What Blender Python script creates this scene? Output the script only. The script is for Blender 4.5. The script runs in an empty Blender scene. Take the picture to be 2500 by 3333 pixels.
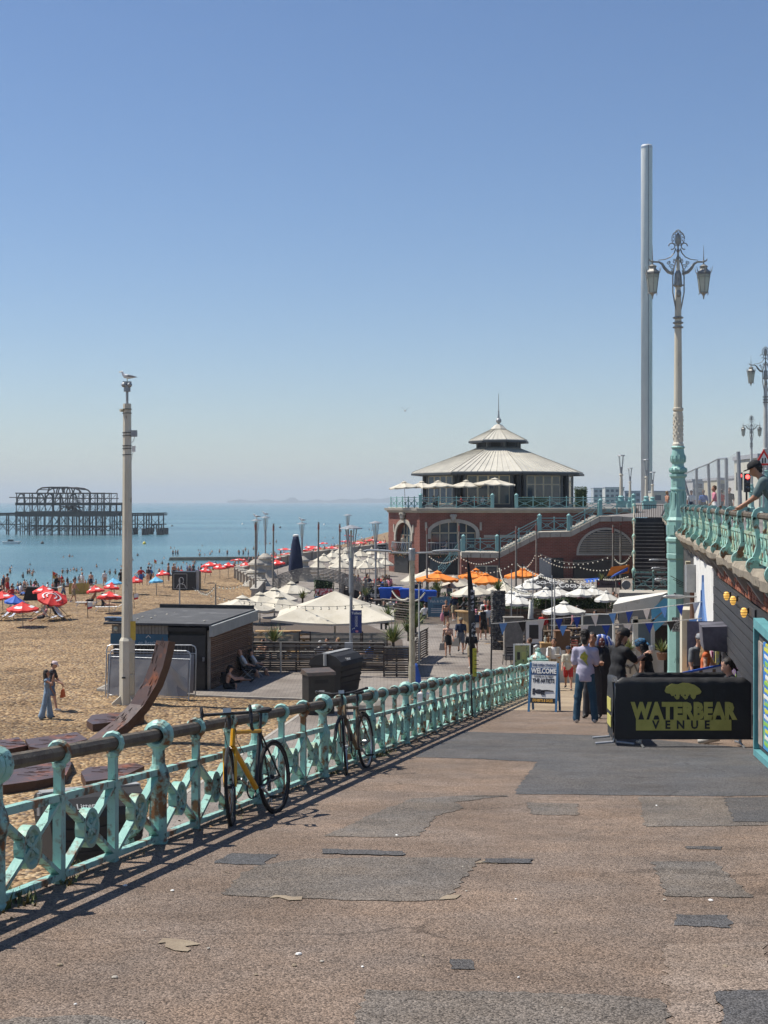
import bpy,math,random
import numpy as np
from mathutils import Vector,Matrix,Euler
# camera, sky, sun, exposure
SC=bpy.context.scene
COL=SC.collection
F=4624.0
R=math.radians
PI=math.pi
_cd=bpy.data.cameras.new('camera');_cam=bpy.data.objects.new('camera',_cd);COL.objects.link(_cam)
_cd.sensor_fit='VERTICAL';_cd.sensor_height=36.0;_cd.lens=36.0*F/3333.0
_cd.shift_y=-34.5/3333.0
_cd.clip_start=0.1;_cd.clip_end=80000
_cam.location=(0,0,0);_cam.rotation_euler=(R(90),0,0)
SC.camera=_cam
SUN_EL,SUN_AZ=59.0,-76.0
_w=bpy.data.worlds.new('World');SC.world=_w;_w.use_nodes=True
_nt=_w.node_tree;_nt.nodes.clear()
_sky=_nt.nodes.new('ShaderNodeTexSky');_sky.sky_type='NISHITA';_sky.sun_disc=False
_sky.sun_elevation=R(SUN_EL);_sky.sun_rotation=R(SUN_AZ)
_sky.air_density=1.0;_sky.dust_density=0.3;_sky.ozone_density=1.5;_sky.altitude=0
_hs=_nt.nodes.new('ShaderNodeHueSaturation');_hs.inputs['Saturation'].default_value=1.06;_hs.inputs['Value'].default_value=1.0
_bg=_nt.nodes.new('ShaderNodeBackground');_bg.inputs['Strength'].default_value=0.082
_wo=_nt.nodes.new('ShaderNodeOutputWorld')
_tn=_nt.nodes.new('ShaderNodeMix');_tn.data_type='RGBA';_tn.blend_type='MULTIPLY';_tn.inputs[0].default_value=1;_tn.inputs[7].default_value=(.92,.96,1.08,1)
_nt.links.new(_sky.outputs[0],_tn.inputs[6]);_nt.links.new(_tn.outputs[2],_hs.inputs['Color']);_nt.links.new(_hs.outputs[0],_bg.inputs[0]);_nt.links.new(_bg.outputs[0],_wo.inputs[0])
_sl=bpy.data.lights.new('sun','SUN');_sl.energy=4.7;_sl.angle=R(0.53);_sl.color=(1.0,0.95,0.86)
_so=bpy.data.objects.new('sun',_sl);COL.objects.link(_so)
_sv=Vector((math.sin(R(SUN_AZ))*math.cos(R(SUN_EL)),math.cos(R(SUN_AZ))*math.cos(R(SUN_EL)),math.sin(R(SUN_EL))))
_so.rotation_euler=_sv.to_track_quat('Z','Y').to_euler()
SC.view_settings.view_transform='Standard';SC.view_settings.look='None'
SC.view_settings.exposure=0.36;SC.view_settings.gamma=1.0
SC.cycles.max_bounces=6;SC.cycles.transparent_max_bounces=8;SC.cycles.volume_bounces=0
SC.cycles.use_denoising=True;SC.cycles.use_adaptive_sampling=True;SC.cycles.adaptive_threshold=0.02
rng=random.Random(7)
SEA=-15.0
LOW=-7.6
def at(px,py,d):
 return Vector(((px-1250)/F*d,d,-(py-1632)/F*d))
def gx(px,d):return(px-1250)/F*d
def ramp_z(y):return-1.6-0.1*y if y<60 else LOW
def rail_x(y):return-1.81+0.19*(y-11.37)
def wall_x(y):return 2.3+0.163*y if y<51 else 2.3+0.163*51+0.187*(y-51)
# mesh builder
class MB:
 def __init__(s):s.v=[];s.f=[];s.m=[]
 def add(s,vs,fs,mi=0):
  o=len(s.v);s.v+=[tuple(v)for v in vs];s.f+=[tuple(i+o for i in f)for f in fs];s.m+=[mi]*len(fs);return s
 def box(s,c,d,rz=0,mi=0,rx=0,ry=0):
  x,y,z=d[0]/2,d[1]/2,d[2]/2
  q=Euler((rx,ry,rz)).to_matrix();c=Vector(c)
  vs=[c+q@Vector(p)for p in((-x,-y,-z),(x,-y,-z),(x,y,-z),(-x,y,-z),(-x,-y,z),(x,-y,z),(x,y,z),(-x,y,z))]
  return s.add(vs,[(0,3,2,1),(4,5,6,7),(0,1,5,4),(1,2,6,5),(2,3,7,6),(3,0,4,7)],mi)
 def bar(s,a,b,w,h,mi=0,up=(0,0,1)):
  a,b,up=Vector(a),Vector(b),Vector(up);d=(b-a).normalized()
  sd=d.cross(up)
  if sd.length<1e-4:sd=d.cross(Vector((1,0,0)))
  sd.normalize();u=sd.cross(d)
  vs=[]
  for p in(a,b):
   for i,j in((-1,-1),(1,-1),(1,1),(-1,1)):vs.append(p+sd*(i*w/2)+u*(j*h/2))
  return s.add(vs,[(0,1,2,3),(7,6,5,4),(0,4,5,1),(1,5,6,2),(2,6,7,3),(3,7,4,0)],mi)
 def tube(s,pts,r,n=6,mi=0,cap=True,closed=False):
  pts=[Vector(p)for p in pts];k=len(pts)
  rr=r if isinstance(r,(list,tuple))else[r]*k
  vs=[];fs=[];u=None
  for i,p in enumerate(pts):
   if closed:t=pts[(i+1)%k]-pts[i-1]
   else:t=pts[min(i+1,k-1)]-pts[max(i-1,0)]
   if t.length<1e-9:t=Vector((0,0,1))
   t.normalize()
   if u is None:
    u=t.cross(Vector((0,0,1)))
    if u.length<1e-3:u=t.cross(Vector((1,0,0)))
   u=(u-t*u.dot(t)).normalized();w=t.cross(u)
   for j in range(n):
    a=2*PI*(j+.5)/n;vs.append(p+(u*math.cos(a)+w*math.sin(a))*rr[i])
  for i in range(k if closed else k-1):
   i2=(i+1)%k
   for j in range(n):fs.append((i*n+j,i*n+(j+1)%n,i2*n+(j+1)%n,i2*n+j))
  if cap and not closed:fs+=[tuple(range(n-1,-1,-1)),tuple(range((k-1)*n,k*n))]
  return s.add(vs,fs,mi)
 def lathe(s,prof,n=12,c=(0,0,0),mi=0,ph=0,sx=1,sy=1):
  vs=[];fs=[];c=Vector(c);k=len(prof)
  for r,z in prof:
   for j in range(n):
    a=2*PI*j/n+ph;vs.append(c+Vector((r*math.cos(a)*sx,r*math.sin(a)*sy,z)))
  for i in range(k-1):
   for j in range(n):fs.append((i*n+j,i*n+(j+1)%n,(i+1)*n+(j+1)%n,(i+1)*n+j))
  fs+=[tuple(range(n-1,-1,-1)),tuple(range((k-1)*n,k*n))]
  return s.add(vs,fs,mi)
 def ball(s,c,r,n=8,m=6,mi=0):
  r=r if isinstance(r,(tuple,list))else(r,r,r)
  c=Vector(c);vs=[c+Vector((0,0,-r[2]))];fs=[]
  for i in range(1,m):
   t=PI*i/m-PI/2
   for j in range(n):
    a=2*PI*j/n;vs.append(c+Vector((r[0]*math.cos(t)*math.cos(a),r[1]*math.cos(t)*math.sin(a),r[2]*math.sin(t))))
  vs.append(c+Vector((0,0,r[2])));e=len(vs)-1
  for j in range(n):
   fs.append((0,1+(j+1)%n,1+j));fs.append((e,e-n+j,e-n+(j+1)%n))
  for i in range(m-2):
   for j in range(n):a=1+i*n;fs.append((a+j,a+(j+1)%n,a+n+(j+1)%n,a+n+j))
  return s.add(vs,fs,mi)
 def prism(s,poly,a,b,ax='z',mi=0):
  k=len(poly)
  def p3(p,h):return(p[0],p[1],h)if ax=='z' else((p[0],h,p[1])if ax=='y' else(h,p[0],p[1]))
  vs=[p3(p,a)for p in poly]+[p3(p,b)for p in poly]
  fs=[tuple(range(k)),tuple(range(2*k-1,k-1,-1))]+[(i,i+k,(i+1)%k+k,(i+1)%k)for i in range(k)]
  return s.add(vs,fs,mi)
 def quad(s,a,b,c,d,mi=0):return s.add([a,b,c,d],[(0,1,2,3)],mi)
 def xf(s,M):s.v=[tuple(M@Vector(v))for v in s.v];return s
 def mesh(s,name,mats,smooth=False,fix=True):
  me=bpy.data.meshes.new(name);me.from_pydata(s.v,[],s.f)
  for m in(mats if isinstance(mats,(list,tuple))else[mats]):me.materials.append(m)
  if any(s.m):me.polygons.foreach_set('material_index',s.m)
  if smooth:me.polygons.foreach_set('use_smooth',[True]*len(s.f))
  me.update()
  return me
 def build(s,name,mats,parent=None,loc=None,smooth=False,rz=0):
  return obj(name,s.mesh(name,mats,smooth),parent,loc,rz)
def obj(name,me,parent=None,loc=None,rz=0):
 o=bpy.data.objects.new(name,me);COL.objects.link(o)
 if parent:o.parent=parent
 if loc is not None:o.location=loc
 if rz:o.rotation_euler.z=rz
 return o
def tag(o,label=None,cat=None,group=None,kind=None):
 if label:o['label']=label
 if cat:o['category']=cat
 if group:o['group']=group
 if kind:o['kind']=kind
 return o
def thing(name,label,cat,loc=(0,0,0),rz=0,group=None):
 o=bpy.data.objects.new(name,None);COL.objects.link(o);o.location=loc;o.rotation_euler.z=rz
 o.empty_display_size=.1
 return tag(o,label,cat,group)
def copy_tree(o,parent=None):
 c=o.copy();COL.objects.link(c);c.parent=parent
 for ch in[x for x in o.children]:copy_tree(ch,c)
 return c
def dup(o,loc,rz,label,sc=None):
 c=copy_tree(o);c.location=loc;c.rotation_euler=(0,0,rz);c['label']=label
 if sc:c.scale=(sc,sc,sc)if isinstance(sc,(int,float))else sc
 return c
def struct(o):o['kind']='structure';return o
# materials
MATS={}
def mat(name,c,c2=None,sc=3.0,rough=.7,bump=0.0,bsc=None,metal=0.0,detail=4,lo=.35,hi=.65,c3=None,sc3=9,lo3=.6,hi3=.68,spec=None,trans=0,alpha=1,em=None,ems=1,coord='Object',stretch=None,c4=None,lo4=.6,hi4=.7,sc4=2):
 if name in MATS:return MATS[name]
 m=bpy.data.materials.new(name);m.use_nodes=True;MATS[name]=m
 t=m.node_tree;b=t.nodes['Principled BSDF']
 b.inputs['Base Color'].default_value=(*c,1);b.inputs['Roughness'].default_value=rough;b.inputs['Metallic'].default_value=metal
 if spec is not None:b.inputs['Specular IOR Level'].default_value=spec
 if trans:b.inputs['Transmission Weight'].default_value=trans
 if alpha<1:b.inputs['Alpha'].default_value=alpha
 if em:b.inputs['Emission Color'].default_value=(*em,1);b.inputs['Emission Strength'].default_value=ems
 if c2 is None and not bump:return m
 vec=t.nodes.new('ShaderNodeNewGeometry').outputs['Position']if coord=='World' else t.nodes.new('ShaderNodeTexCoord').outputs[coord]
 if stretch:
  mp=t.nodes.new('ShaderNodeMapping');mp.inputs['Scale'].default_value=stretch;t.links.new(vec,mp.inputs[0]);vec=mp.outputs[0]
 def noise(s,d=detail):
  n=t.nodes.new('ShaderNodeTexNoise');n.inputs['Scale'].default_value=s;n.inputs['Detail'].default_value=d;n.inputs['Roughness'].default_value=.65
  t.links.new(vec,n.inputs['Vector']);return n.outputs['Fac']
 def mixc(fac,l,h,a,bcol):
  r=t.nodes.new('ShaderNodeMapRange');r.inputs[1].default_value=l;r.inputs[2].default_value=h;t.links.new(fac,r.inputs[0])
  x=t.nodes.new('ShaderNodeMix');x.data_type='RGBA';t.links.new(r.outputs[0],x.inputs[0])
  if isinstance(a,tuple):x.inputs[6].default_value=(*a,1)
  else:t.links.new(a,x.inputs[6])
  x.inputs[7].default_value=(*bcol,1);return x.outputs[2]
 if c2 is not None:
  o=mixc(noise(sc),lo,hi,c,c2)
  if c3 is not None:o=mixc(noise(sc3),lo3,hi3,o,c3)
  if c4 is not None:o=mixc(noise(sc4,6),lo4,hi4,o,c4)
  t.links.new(o,b.inputs['Base Color'])
 if bump:
  bp=t.nodes.new('ShaderNodeBump');bp.inputs['Strength'].default_value=bump;bp.inputs['Distance'].default_value=.02
  t.links.new(noise(bsc or sc*4),bp.inputs['Height']);t.links.new(bp.outputs[0],b.inputs['Normal'])
 return m
def voro(name,cols,sc,rough=.85,bump=.6,dist=.03,big=None,bigsc=.15,coord='Object',stretch=None,detailmix=.25,rand=1.0):
 """cells of random colour out of a ramp, with rounded relief: pebbles, chippings"""
 m=bpy.data.materials.new(name);m.use_nodes=True;MATS[name]=m
 t=m.node_tree;b=t.nodes['Principled BSDF'];b.inputs['Roughness'].default_value=rough;b.inputs['Specular IOR Level'].default_value=.25
 tc=t.nodes.new('ShaderNodeTexCoord');vec=tc.outputs[coord]
 if stretch:
  mp=t.nodes.new('ShaderNodeMapping');mp.inputs['Scale'].default_value=stretch;t.links.new(vec,mp.inputs[0]);vec=mp.outputs[0]
 v=t.nodes.new('ShaderNodeTexVoronoi');v.inputs['Scale'].default_value=sc;v.inputs['Randomness'].default_value=rand;t.links.new(vec,v.inputs['Vector'])
 sx=t.nodes.new('ShaderNodeSeparateColor');t.links.new(v.outputs['Color'],sx.inputs[0])
 cr=t.nodes.new('ShaderNodeValToRGB');e=cr.color_ramp.elements;cr.color_ramp.interpolation='CONSTANT'
 e[0].position=0;e[0].color=(*cols[0],1)
 for i,c in enumerate(cols[1:]):
  x=e[1]if i==0 else e.new(1)
  x.position=(i+1)/len(cols);x.color=(*c,1)
 t.links.new(sx.outputs[0],cr.inputs[0]);out=cr.outputs[0]
 if big:
  n=t.nodes.new('ShaderNodeTexNoise');n.inputs['Scale'].default_value=bigsc;n.inputs['Detail'].default_value=8;n.inputs['Roughness'].default_value=.7;t.links.new(vec,n.inputs['Vector'])
  r=t.nodes.new('ShaderNodeMapRange');r.inputs[1].default_value=.4;r.inputs[2].default_value=.64;t.links.new(n.outputs['Fac'],r.inputs[0])
  x=t.nodes.new('ShaderNodeMix');x.data_type='RGBA';x.blend_type='MULTIPLY';t.links.new(r.outputs[0],x.inputs[0]);t.links.new(out,x.inputs[6]);x.inputs[7].default_value=(*big,1);out=x.outputs[2]
 t.links.new(out,b.inputs['Base Color'])
 bp=t.nodes.new('ShaderNodeBump');bp.inputs['Strength'].default_value=bump;bp.inputs['Distance'].default_value=dist;bp.invert=True
 t.links.new(v.outputs['Distance'],bp.inputs['Height']);t.links.new(bp.outputs[0],b.inputs['Normal'])
 return m
def asph(name,base,sp=.3,sc=105,cr=.72):
 m=bpy.data.materials.new(name);m.use_nodes=True;MATS[name]=m
 t=m.node_tree;b=t.nodes['Principled BSDF'];b.inputs['Roughness'].default_value=.92;b.inputs['Specular IOR Level'].default_value=.2
 N=t.nodes.new;vec=N('ShaderNodeTexCoord').outputs['Object']
 v=N('ShaderNodeTexVoronoi');v.inputs['Scale'].default_value=sc;t.links.new(vec,v.inputs['Vector']);sx=N('ShaderNodeSeparateColor');t.links.new(v.outputs['Color'],sx.inputs[0])
 def rng_(src,a,b_,c,d):
  r=N('ShaderNodeMapRange');r.inputs[1].default_value=a;r.inputs[2].default_value=b_;r.inputs[3].default_value=c;r.inputs[4].default_value=d;t.links.new(src,r.inputs[0]);return r.outputs[0]
 def noi(s,d=6):
  n=N('ShaderNodeTexNoise');n.inputs['Scale'].default_value=s;n.inputs['Detail'].default_value=d;n.inputs['Roughness'].default_value=.65;t.links.new(vec,n.inputs['Vector']);return n.outputs['Fac']
 def mul(a,b_):
  x=N('ShaderNodeMath');x.operation='MULTIPLY';t.links.new(a,x.inputs[0]);t.links.new(b_,x.inputs[1]);return x.outputs[0]
 f=rng_(sx.outputs[0],0,1,1-sp*1.6,1+sp*1.3);f=mul(f,rng_(noi(.7),.3,.7,.74,1.22));f=mul(f,rng_(noi(3.2,8),.35,.68,1.08,.86));f=mul(f,rng_(noi(14,4),.66,.74,1,.62))
 ve=N('ShaderNodeTexVoronoi');ve.feature='DISTANCE_TO_EDGE';ve.inputs['Scale'].default_value=.55
 dn=N('ShaderNodeTexNoise');dn.inputs['Scale'].default_value=2.0;dn.inputs['Detail'].default_value=6;t.links.new(vec,dn.inputs['Vector'])
 mx=N('ShaderNodeMix');mx.data_type='RGBA';mx.inputs[0].default_value=.28;t.links.new(vec,mx.inputs[6]);t.links.new(dn.outputs['Color'],mx.inputs[7]);t.links.new(mx.outputs[2],ve.inputs['Vector'])
 k=rng_(ve.outputs['Distance'],.004,.010,cr,1);g=rng_(noi(.45,3),.55,.6,1,0);x=N('ShaderNodeMath');x.operation='MAXIMUM';t.links.new(k,x.inputs[0]);t.links.new(g,x.inputs[1]);f=mul(f,x.outputs[0])
 h=N('ShaderNodeMix');h.data_type='RGBA';h.inputs[6].default_value=(*base,1);h.inputs[7].default_value=(base[0]*.92,base[1]*1.0,base[2]*1.1,1);t.links.new(rng_(noi(1.1),.35,.65,0,1),h.inputs[0])
 vm=N('ShaderNodeVectorMath');vm.operation='SCALE';t.links.new(h.outputs[2],vm.inputs[0]);t.links.new(f,vm.inputs['Scale']);t.links.new(vm.outputs[0],b.inputs['Base Color'])
 bp=N('ShaderNodeBump');bp.inputs['Strength'].default_value=.7;bp.inputs['Distance'].default_value=.01;bp.invert=True;t.links.new(v.outputs['Distance'],bp.inputs['Height']);t.links.new(bp.outputs[0],b.inputs['Normal']);return m
def brickmat(name,c1,c2,mortar,bw=.225,bh=.075,mw=.01,coord='Object',stretch=None,rot=None,bump=.3,rough=.85,dirt=None):
 m=bpy.data.materials.new(name);m.use_nodes=True;MATS[name]=m
 t=m.node_tree;b=t.nodes['Principled BSDF'];b.inputs['Roughness'].default_value=rough
 tc=t.nodes.new('ShaderNodeTexCoord');mp=t.nodes.new('ShaderNodeMapping');t.links.new(tc.outputs[coord],mp.inputs[0])
 if rot:mp.inputs['Rotation'].default_value=rot
 br=t.nodes.new('ShaderNodeTexBrick');br.inputs['Scale'].default_value=1;br.inputs['Brick Width'].default_value=bw;br.inputs['Row Height'].default_value=bh
 br.inputs['Mortar Size'].default_value=mw;br.inputs['Color1'].default_value=(*c1,1);br.inputs['Color2'].default_value=(*c2,1);br.inputs['Mortar'].default_value=(*mortar,1)
 t.links.new(mp.outputs[0],br.inputs['Vector']);out=br.outputs['Color']
 n=t.nodes.new('ShaderNodeTexNoise');n.inputs['Scale'].default_value=.6;n.inputs['Detail'].default_value=8;t.links.new(tc.outputs[coord],n.inputs['Vector'])
 r=t.nodes.new('ShaderNodeMapRange');r.inputs[1].default_value=.42;r.inputs[2].default_value=.7;t.links.new(n.outputs['Fac'],r.inputs[0])
 x=t.nodes.new('ShaderNodeMix');x.data_type='RGBA';x.blend_type='MULTIPLY';t.links.new(r.outputs[0],x.inputs[0]);t.links.new(out,x.inputs[6]);x.inputs[7].default_value=(*(dirt or(.6,.57,.55)),1)
 t.links.new(x.outputs[2],b.inputs['Base Color'])
 bp=t.nodes.new('ShaderNodeBump');bp.inputs['Strength'].default_value=bump;bp.inputs['Distance'].default_value=.01;bp.invert=True
 t.links.new(br.outputs['Fac'],bp.inputs['Height']);t.links.new(bp.outputs[0],b.inputs['Normal'])
 return m
AQUA=(.20,.50,.45)
aqua=mat('aqua_paint',(.33,.56,.48),(.25,.47,.41),2.2,.45,.35,16,c3=(.20,.085,.03),sc3=4.0,lo3=.535,hi3=.62,c4=(.05,.06,.05),sc4=9,lo4=.565,hi4=.63,coord='World')
aqua2=mat('aqua_paint_weathered',(.28,.52,.44),(.40,.44,.27),3.0,.5,.4,14,lo=.45,hi=.65,c3=(.17,.075,.03),sc3=4.5,lo3=.56,hi3=.64,c4=(.05,.055,.045),sc4=9,lo4=.6,hi4=.67,coord='World')
aqua_l=mat('aqua_paint_lamp',(.27,.47,.42),(.22,.40,.36),2.0,.5,.3,12,c3=(.20,.085,.03),sc3=3.0,lo3=.67,hi3=.73,c4=(.06,.07,.06),sc4=9,lo4=.66,hi4=.72,coord='World')
aqua_far=mat('aqua_paint_far',(.24,.44,.42),(.19,.37,.36),2,.6)
railwood=mat('worn_handrail',(.085,.062,.042),(.14,.115,.08),7,.75,.5,30,c3=(.04,.035,.028),sc3=13,coord='World')
white=mat('white_paint',(.78,.77,.73),(.66,.64,.6),1.5,.6)
creamp=mat('cream_paint',(.60,.56,.46),(.5,.45,.35),2.0,.6,.1,9,c3=(.16,.11,.07),sc3=3.2,lo3=.64,hi3=.72,stretch=(1,1,.35))
concrete=mat('pale_concrete',(.42,.39,.33),(.33,.3,.26),1.4,.85,.2,12,c3=(.2,.18,.15),sc3=5)
stone=mat('pale_stone',(.43,.395,.33),(.34,.305,.255),.8,.85,.2,8,c3=(.24,.21,.18),sc3=2.5,lo3=.6,hi3=.75)
greymetal=mat('grey_galvanised',(.36,.37,.37),(.28,.29,.3),5,.5,metal=.4)
steel=mat('brushed_steel',(.5,.51,.52),(.38,.39,.4),8,.35,metal=.8)
blackm=mat('black_metal',(.016,.016,.017),(.028,.027,.027),6,.5,.1)
blackfab=mat('black_cloth',(.014,.014,.015),(.022,.021,.022),5,.85,.25,9)
canvas=mat('cream_canvas',(.60,.55,.45),(.50,.45,.35),.9,.85,.35,2.2,c3=(.42,.38,.3),sc3=2.2,lo3=.58,hi3=.7,coord='World')
canvasw=mat('white_canvas',(.68,.66,.61),(.57,.55,.49),.9,.85,.35,2.2,c3=(.48,.46,.4),sc3=2.2,lo3=.58,hi3=.7,coord='World')
orangec=mat('orange_canvas',(.80,.24,.025),(.72,.19,.02),1.3,.8,.2,3,coord='World')
redc=mat('red_canvas',(.70,.035,.03),(.60,.03,.025),1.3,.75)
navyc=mat('navy_canvas',(.007,.014,.045),(.01,.02,.06),1.6,.85,.2,4)
bluec=mat('blue_canvas',(.03,.12,.52),(.025,.10,.42),2,.7)
skybluec=mat('pale_blue_canvas',(.14,.45,.68),(.12,.40,.62),1.5,.7)
wood=mat('weathered_wood',(.23,.165,.105),(.15,.105,.065),3,.8,.3,18,stretch=(6,6,1),c3=(.07,.05,.035),sc3=6)
wood_pine=mat('pine_wood',(.44,.28,.12),(.35,.21,.08),2.5,.7,.1,14)
wood_grey=mat('silvered_wood',(.27,.245,.21),(.18,.16,.135),4,.85,.3,20)
wood_dark=mat('dark_stained_wood',(.055,.042,.034),(.09,.065,.05),4,.8,.3,18)
skin_l=mat('skin_light',(.56,.32,.22),(.50,.27,.18),6,.55)
skin_t=mat('skin_tan',(.40,.20,.12),(.35,.17,.10),6,.55)
skin_d=mat('skin_dark',(.16,.08,.05),(.13,.065,.04),6,.55)
hair_d=mat('hair_dark',(.012,.009,.008),(.03,.022,.018),30,.6,.5,60)
hair_b=mat('hair_brown',(.06,.03,.016),(.10,.05,.025),30,.6,.5,60)
hair_bl=mat('hair_blond',(.32,.2,.09),(.24,.14,.06),30,.6,.5,60)
hair_g=mat('hair_grey',(.3,.29,.28),(.4,.39,.37),30,.6,.5,60)
def cloth(name,c,k=.75):return mat('cloth_'+name,c,tuple(x*k for x in c),5,.85,.25,14)
c_black=cloth('black',(.013,.013,.015));c_white=cloth('white',(.72,.72,.70),.9);c_lav=cloth('lavender',(.46,.43,.54),.88)
c_navy=cloth('navy',(.02,.035,.075));c_denim=cloth('denim',(.10,.155,.24));c_red=cloth('red',(.55,.03,.025));c_grey=cloth('grey',(.16,.17,.18))
c_khaki=cloth('khaki',(.34,.27,.17));c_teal=cloth('teal_jeans',(.02,.07,.12));c_pink=cloth('pink',(.6,.22,.28));c_blue=cloth('blue',(.05,.14,.42));c_green=cloth('green',(.16,.2,.16))
c_orange=cloth('orange',(.62,.14,.04));c_cream=cloth('cream',(.6,.54,.42));c_char=cloth('charcoal',(.045,.045,.05));c_ltdenim=cloth('pale_denim',(.24,.33,.42))
rubber=mat('black_rubber',(.015,.015,.015),(.025,.024,.023),20,.8)
glass_dark=mat('dark_window_glass',(.02,.03,.04),rough=.05,spec=.8)
glass_pale=mat('pale_lantern_glass',(.50,.52,.44),(.42,.45,.38),3,.25)
bulbm=mat('warm_bulb_glass',(.85,.8,.65),rough=.2)
leaf1=mat('strap_leaf_green',(.10,.14,.035),(.06,.10,.025),4,.5)
leaf2=mat('strap_leaf_yellow',(.26,.25,.07),(.15,.17,.05),4,.5)
leafh=mat('hedge_leaf',(.05,.10,.025),(.03,.065,.018),6,.6)
def text(name,body,size,mt,parent,loc,rot=(R(90),0,0),ext=.002,align='CENTER',sx=1.0,bold=0.0,space=1.0):
 cu=bpy.data.curves.new(name,'FONT');cu.body=body;cu.size=size;cu.align_x=align;cu.align_y='CENTER';cu.extrude=ext;cu.offset=bold;cu.space_character=space
 cu.resolution_u=2
 tmp=bpy.data.objects.new(name,cu);COL.objects.link(tmp)
 me=bpy.data.meshes.new_from_object(tmp);me.name=name
 bpy.data.objects.remove(tmp);bpy.data.curves.remove(cu)
 me.materials.clear();me.materials.append(mt)
 o=obj(name,me,parent,loc);o.rotation_euler=rot;o.scale=(sx,1,1)
 return o
 # ground, beach, sea
def G(px,py):
 d=1.6/((py-1632)/F-0.1);return((px-1250)/F*d,d)
asphalt=asph('asphalt_brown',(.222,.160,.118),.42)
asph_g=asph('asphalt_grey',(.176,.145,.118),.43)
asph_d=asph('asphalt_dark',(.115,.105,.098),.38)
asph_p=asph('asphalt_pink',(.275,.205,.155),.4)
cement=mat('cement_patch',(.30,.24,.165),(.23,.175,.12),6,.9,.5,40)
def sheet(name,pts,zf,mt,dz=0.0,grid=None):
 b=MB();k=len(pts);b.add([(p[0],p[1],zf(p[0],p[1])+dz)for p in pts],[tuple(range(k))]);o=b.build(name,mt);return struct(o)
rz_=lambda x,y:ramp_z(y)
ys=[-3,2,6,10,14,18,22,26,30,34.3]
sheet('ramp',[(rail_x(y)-.22,y)for y in ys]+[(wall_x(y)+.1,y)for y in reversed([-3,2,6,10,14,18,22,26,30,33.2])],rz_,asphalt)
def patch(pts,mt,dz=.004,j=.022):
 g=[G(*p)for p in pts];out=[]
 for i,a in enumerate(g):
  b=g[(i+1)%len(g)];L=math.dist(a,b);n=max(1,min(40,int(L/.06)))
  nx,ny=-(b[1]-a[1])/(L+1e-6),(b[0]-a[0])/(L+1e-6)
  for t in range(n):
   u=t/n;w=rng.uniform(-j,j);out.append((a[0]+(b[0]-a[0])*u+nx*w,a[1]+(b[1]-a[1])*u+ny*w))
 return sheet('asphalt_patch',out,rz_,mt,dz)
def br(*p):return[(1250+.7535*x,2300+.7535*y)for x,y in p]
def bl(*p):return[(.7535*x,2500+.7535*y)for x,y in p]
patch(br((335,108),(700,118),(1000,128),(1350,160),(1640,185),(1700,385),(1470,388),(1100,384),(562,378),(600,320),(662,240),(400,226),(135,219)),asph_d)
patch(br((1100,390),(1470,394),(1700,392),(1720,512),(1510,516),(1125,520)),asph_g)
patch(br((1470,396),(1700,394),(1720,500),(1512,500),(1485,440)),asph_d,.008)
patch(br((610,415),(835,420),(845,470),(640,468)),asph_g)
patch([(1060,2722),(1130,2690),(1200,2655),(1340,2600),(1545,2588),(1660,2594),(1655,2590),(1480,2612),(1510,2632),(1425,2655),(1362,2722),(1250,2727)],asph_g)
patch([(723,2914),(785,2845),(850,2815),(1000,2797),(1250,2790),(1560,2794),(1545,2820),(1485,2893),(1446,2932),(1250,2934),(980,2925)],asph_g)
patch(br((430,659),(645,660),(641,681),(430,676)),asph_d,.008)
patch(bl((915,412),(1000,370),(1205,374),(1130,420)),asph_d)
patch(bl((1385,352),(1659,360),(1750,362),(1740,380),(1390,372)),asph_d,.008)
patch(br((1160,670),(1430,670),(1500,735),(1590,828),(1215,820)),asph_g)
patch(br((1310,603),(1452,606),(1455,619),(1305,615)),asph_d)
patch(br((1262,900),(1490,902),(1502,957),(1255,947)),asph_d)
patch(br((1210,1030),(1640,1018),(1720,1225),(1432,1232),(1462,1420),(1252,1420),(1215,1250)),asph_p,.004,.03)
patch(br((-80,1228),(200,1232),(600,1235),(1210,1262),(1245,1420),(-140,1420)),asph_g)
patch(br((1437,1232),(1720,1229),(1740,1420),(1466,1420)),asph_d,.008)
patch(br((285,1095),(385,1095),(392,1135),(288,1135)),asph_d,.004,.02)
patch(bl((-40,1090),(300,1068),(640,1100),(600,1160),(-60,1160)),asph_g,.004,.03)
for pl in(bl((1150,560),(1250,550),(1325,561),(1240,576)),bl((650,757),(700,742),(780,745),(850,764),(800,798),(735,770)),br((412,678),(430,668),(520,676),(480,685)),br((262,838),(275,818),(310,815),(315,835)),bl((965,446),(985,444),(990,455),(968,457))):
 patch(pl,cement,.006,.05)
for i in range(34):
 x0,y0=rng.uniform(1,2400),rng.uniform(2560,3300);g=G(x0,y0)
 if g[0]<rail_x(g[1])+.3 or g[0]>wall_x(g[1])-.3:continue
 s=rng.uniform(.008,.022);b=MB();b.ball((0,0,0),(s,s*rng.uniform(.5,1),s*.35),6,4)
 o=b.build('pebble',[cement,stone,white][i%3],None,(g[0],g[1],ramp_z(g[1])+.006));o.rotation_euler.z=i
 tag(o,'tiny pale pebble or scrap lying on the asphalt ramp','pebble','loose bits on the ramp')
pav_y=brickmat('yellow_pavers',(.42,.32,.20),(.34,.26,.17),(.2,.15,.1),.21,.105,.008,bump=.3)
pav_g=brickmat('grey_pavers',(.29,.25,.21),(.235,.205,.175),(.14,.12,.105),.3,.15,.012,bump=.3)
sheet('brick_pavement',[(rail_x(y)-.22,y)for y in(34.3,40,48,54,60)]+[(wall_x(y)+.1,y)for y in(60,54,51,46,40,33.2)],rz_,pav_y)
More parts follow.
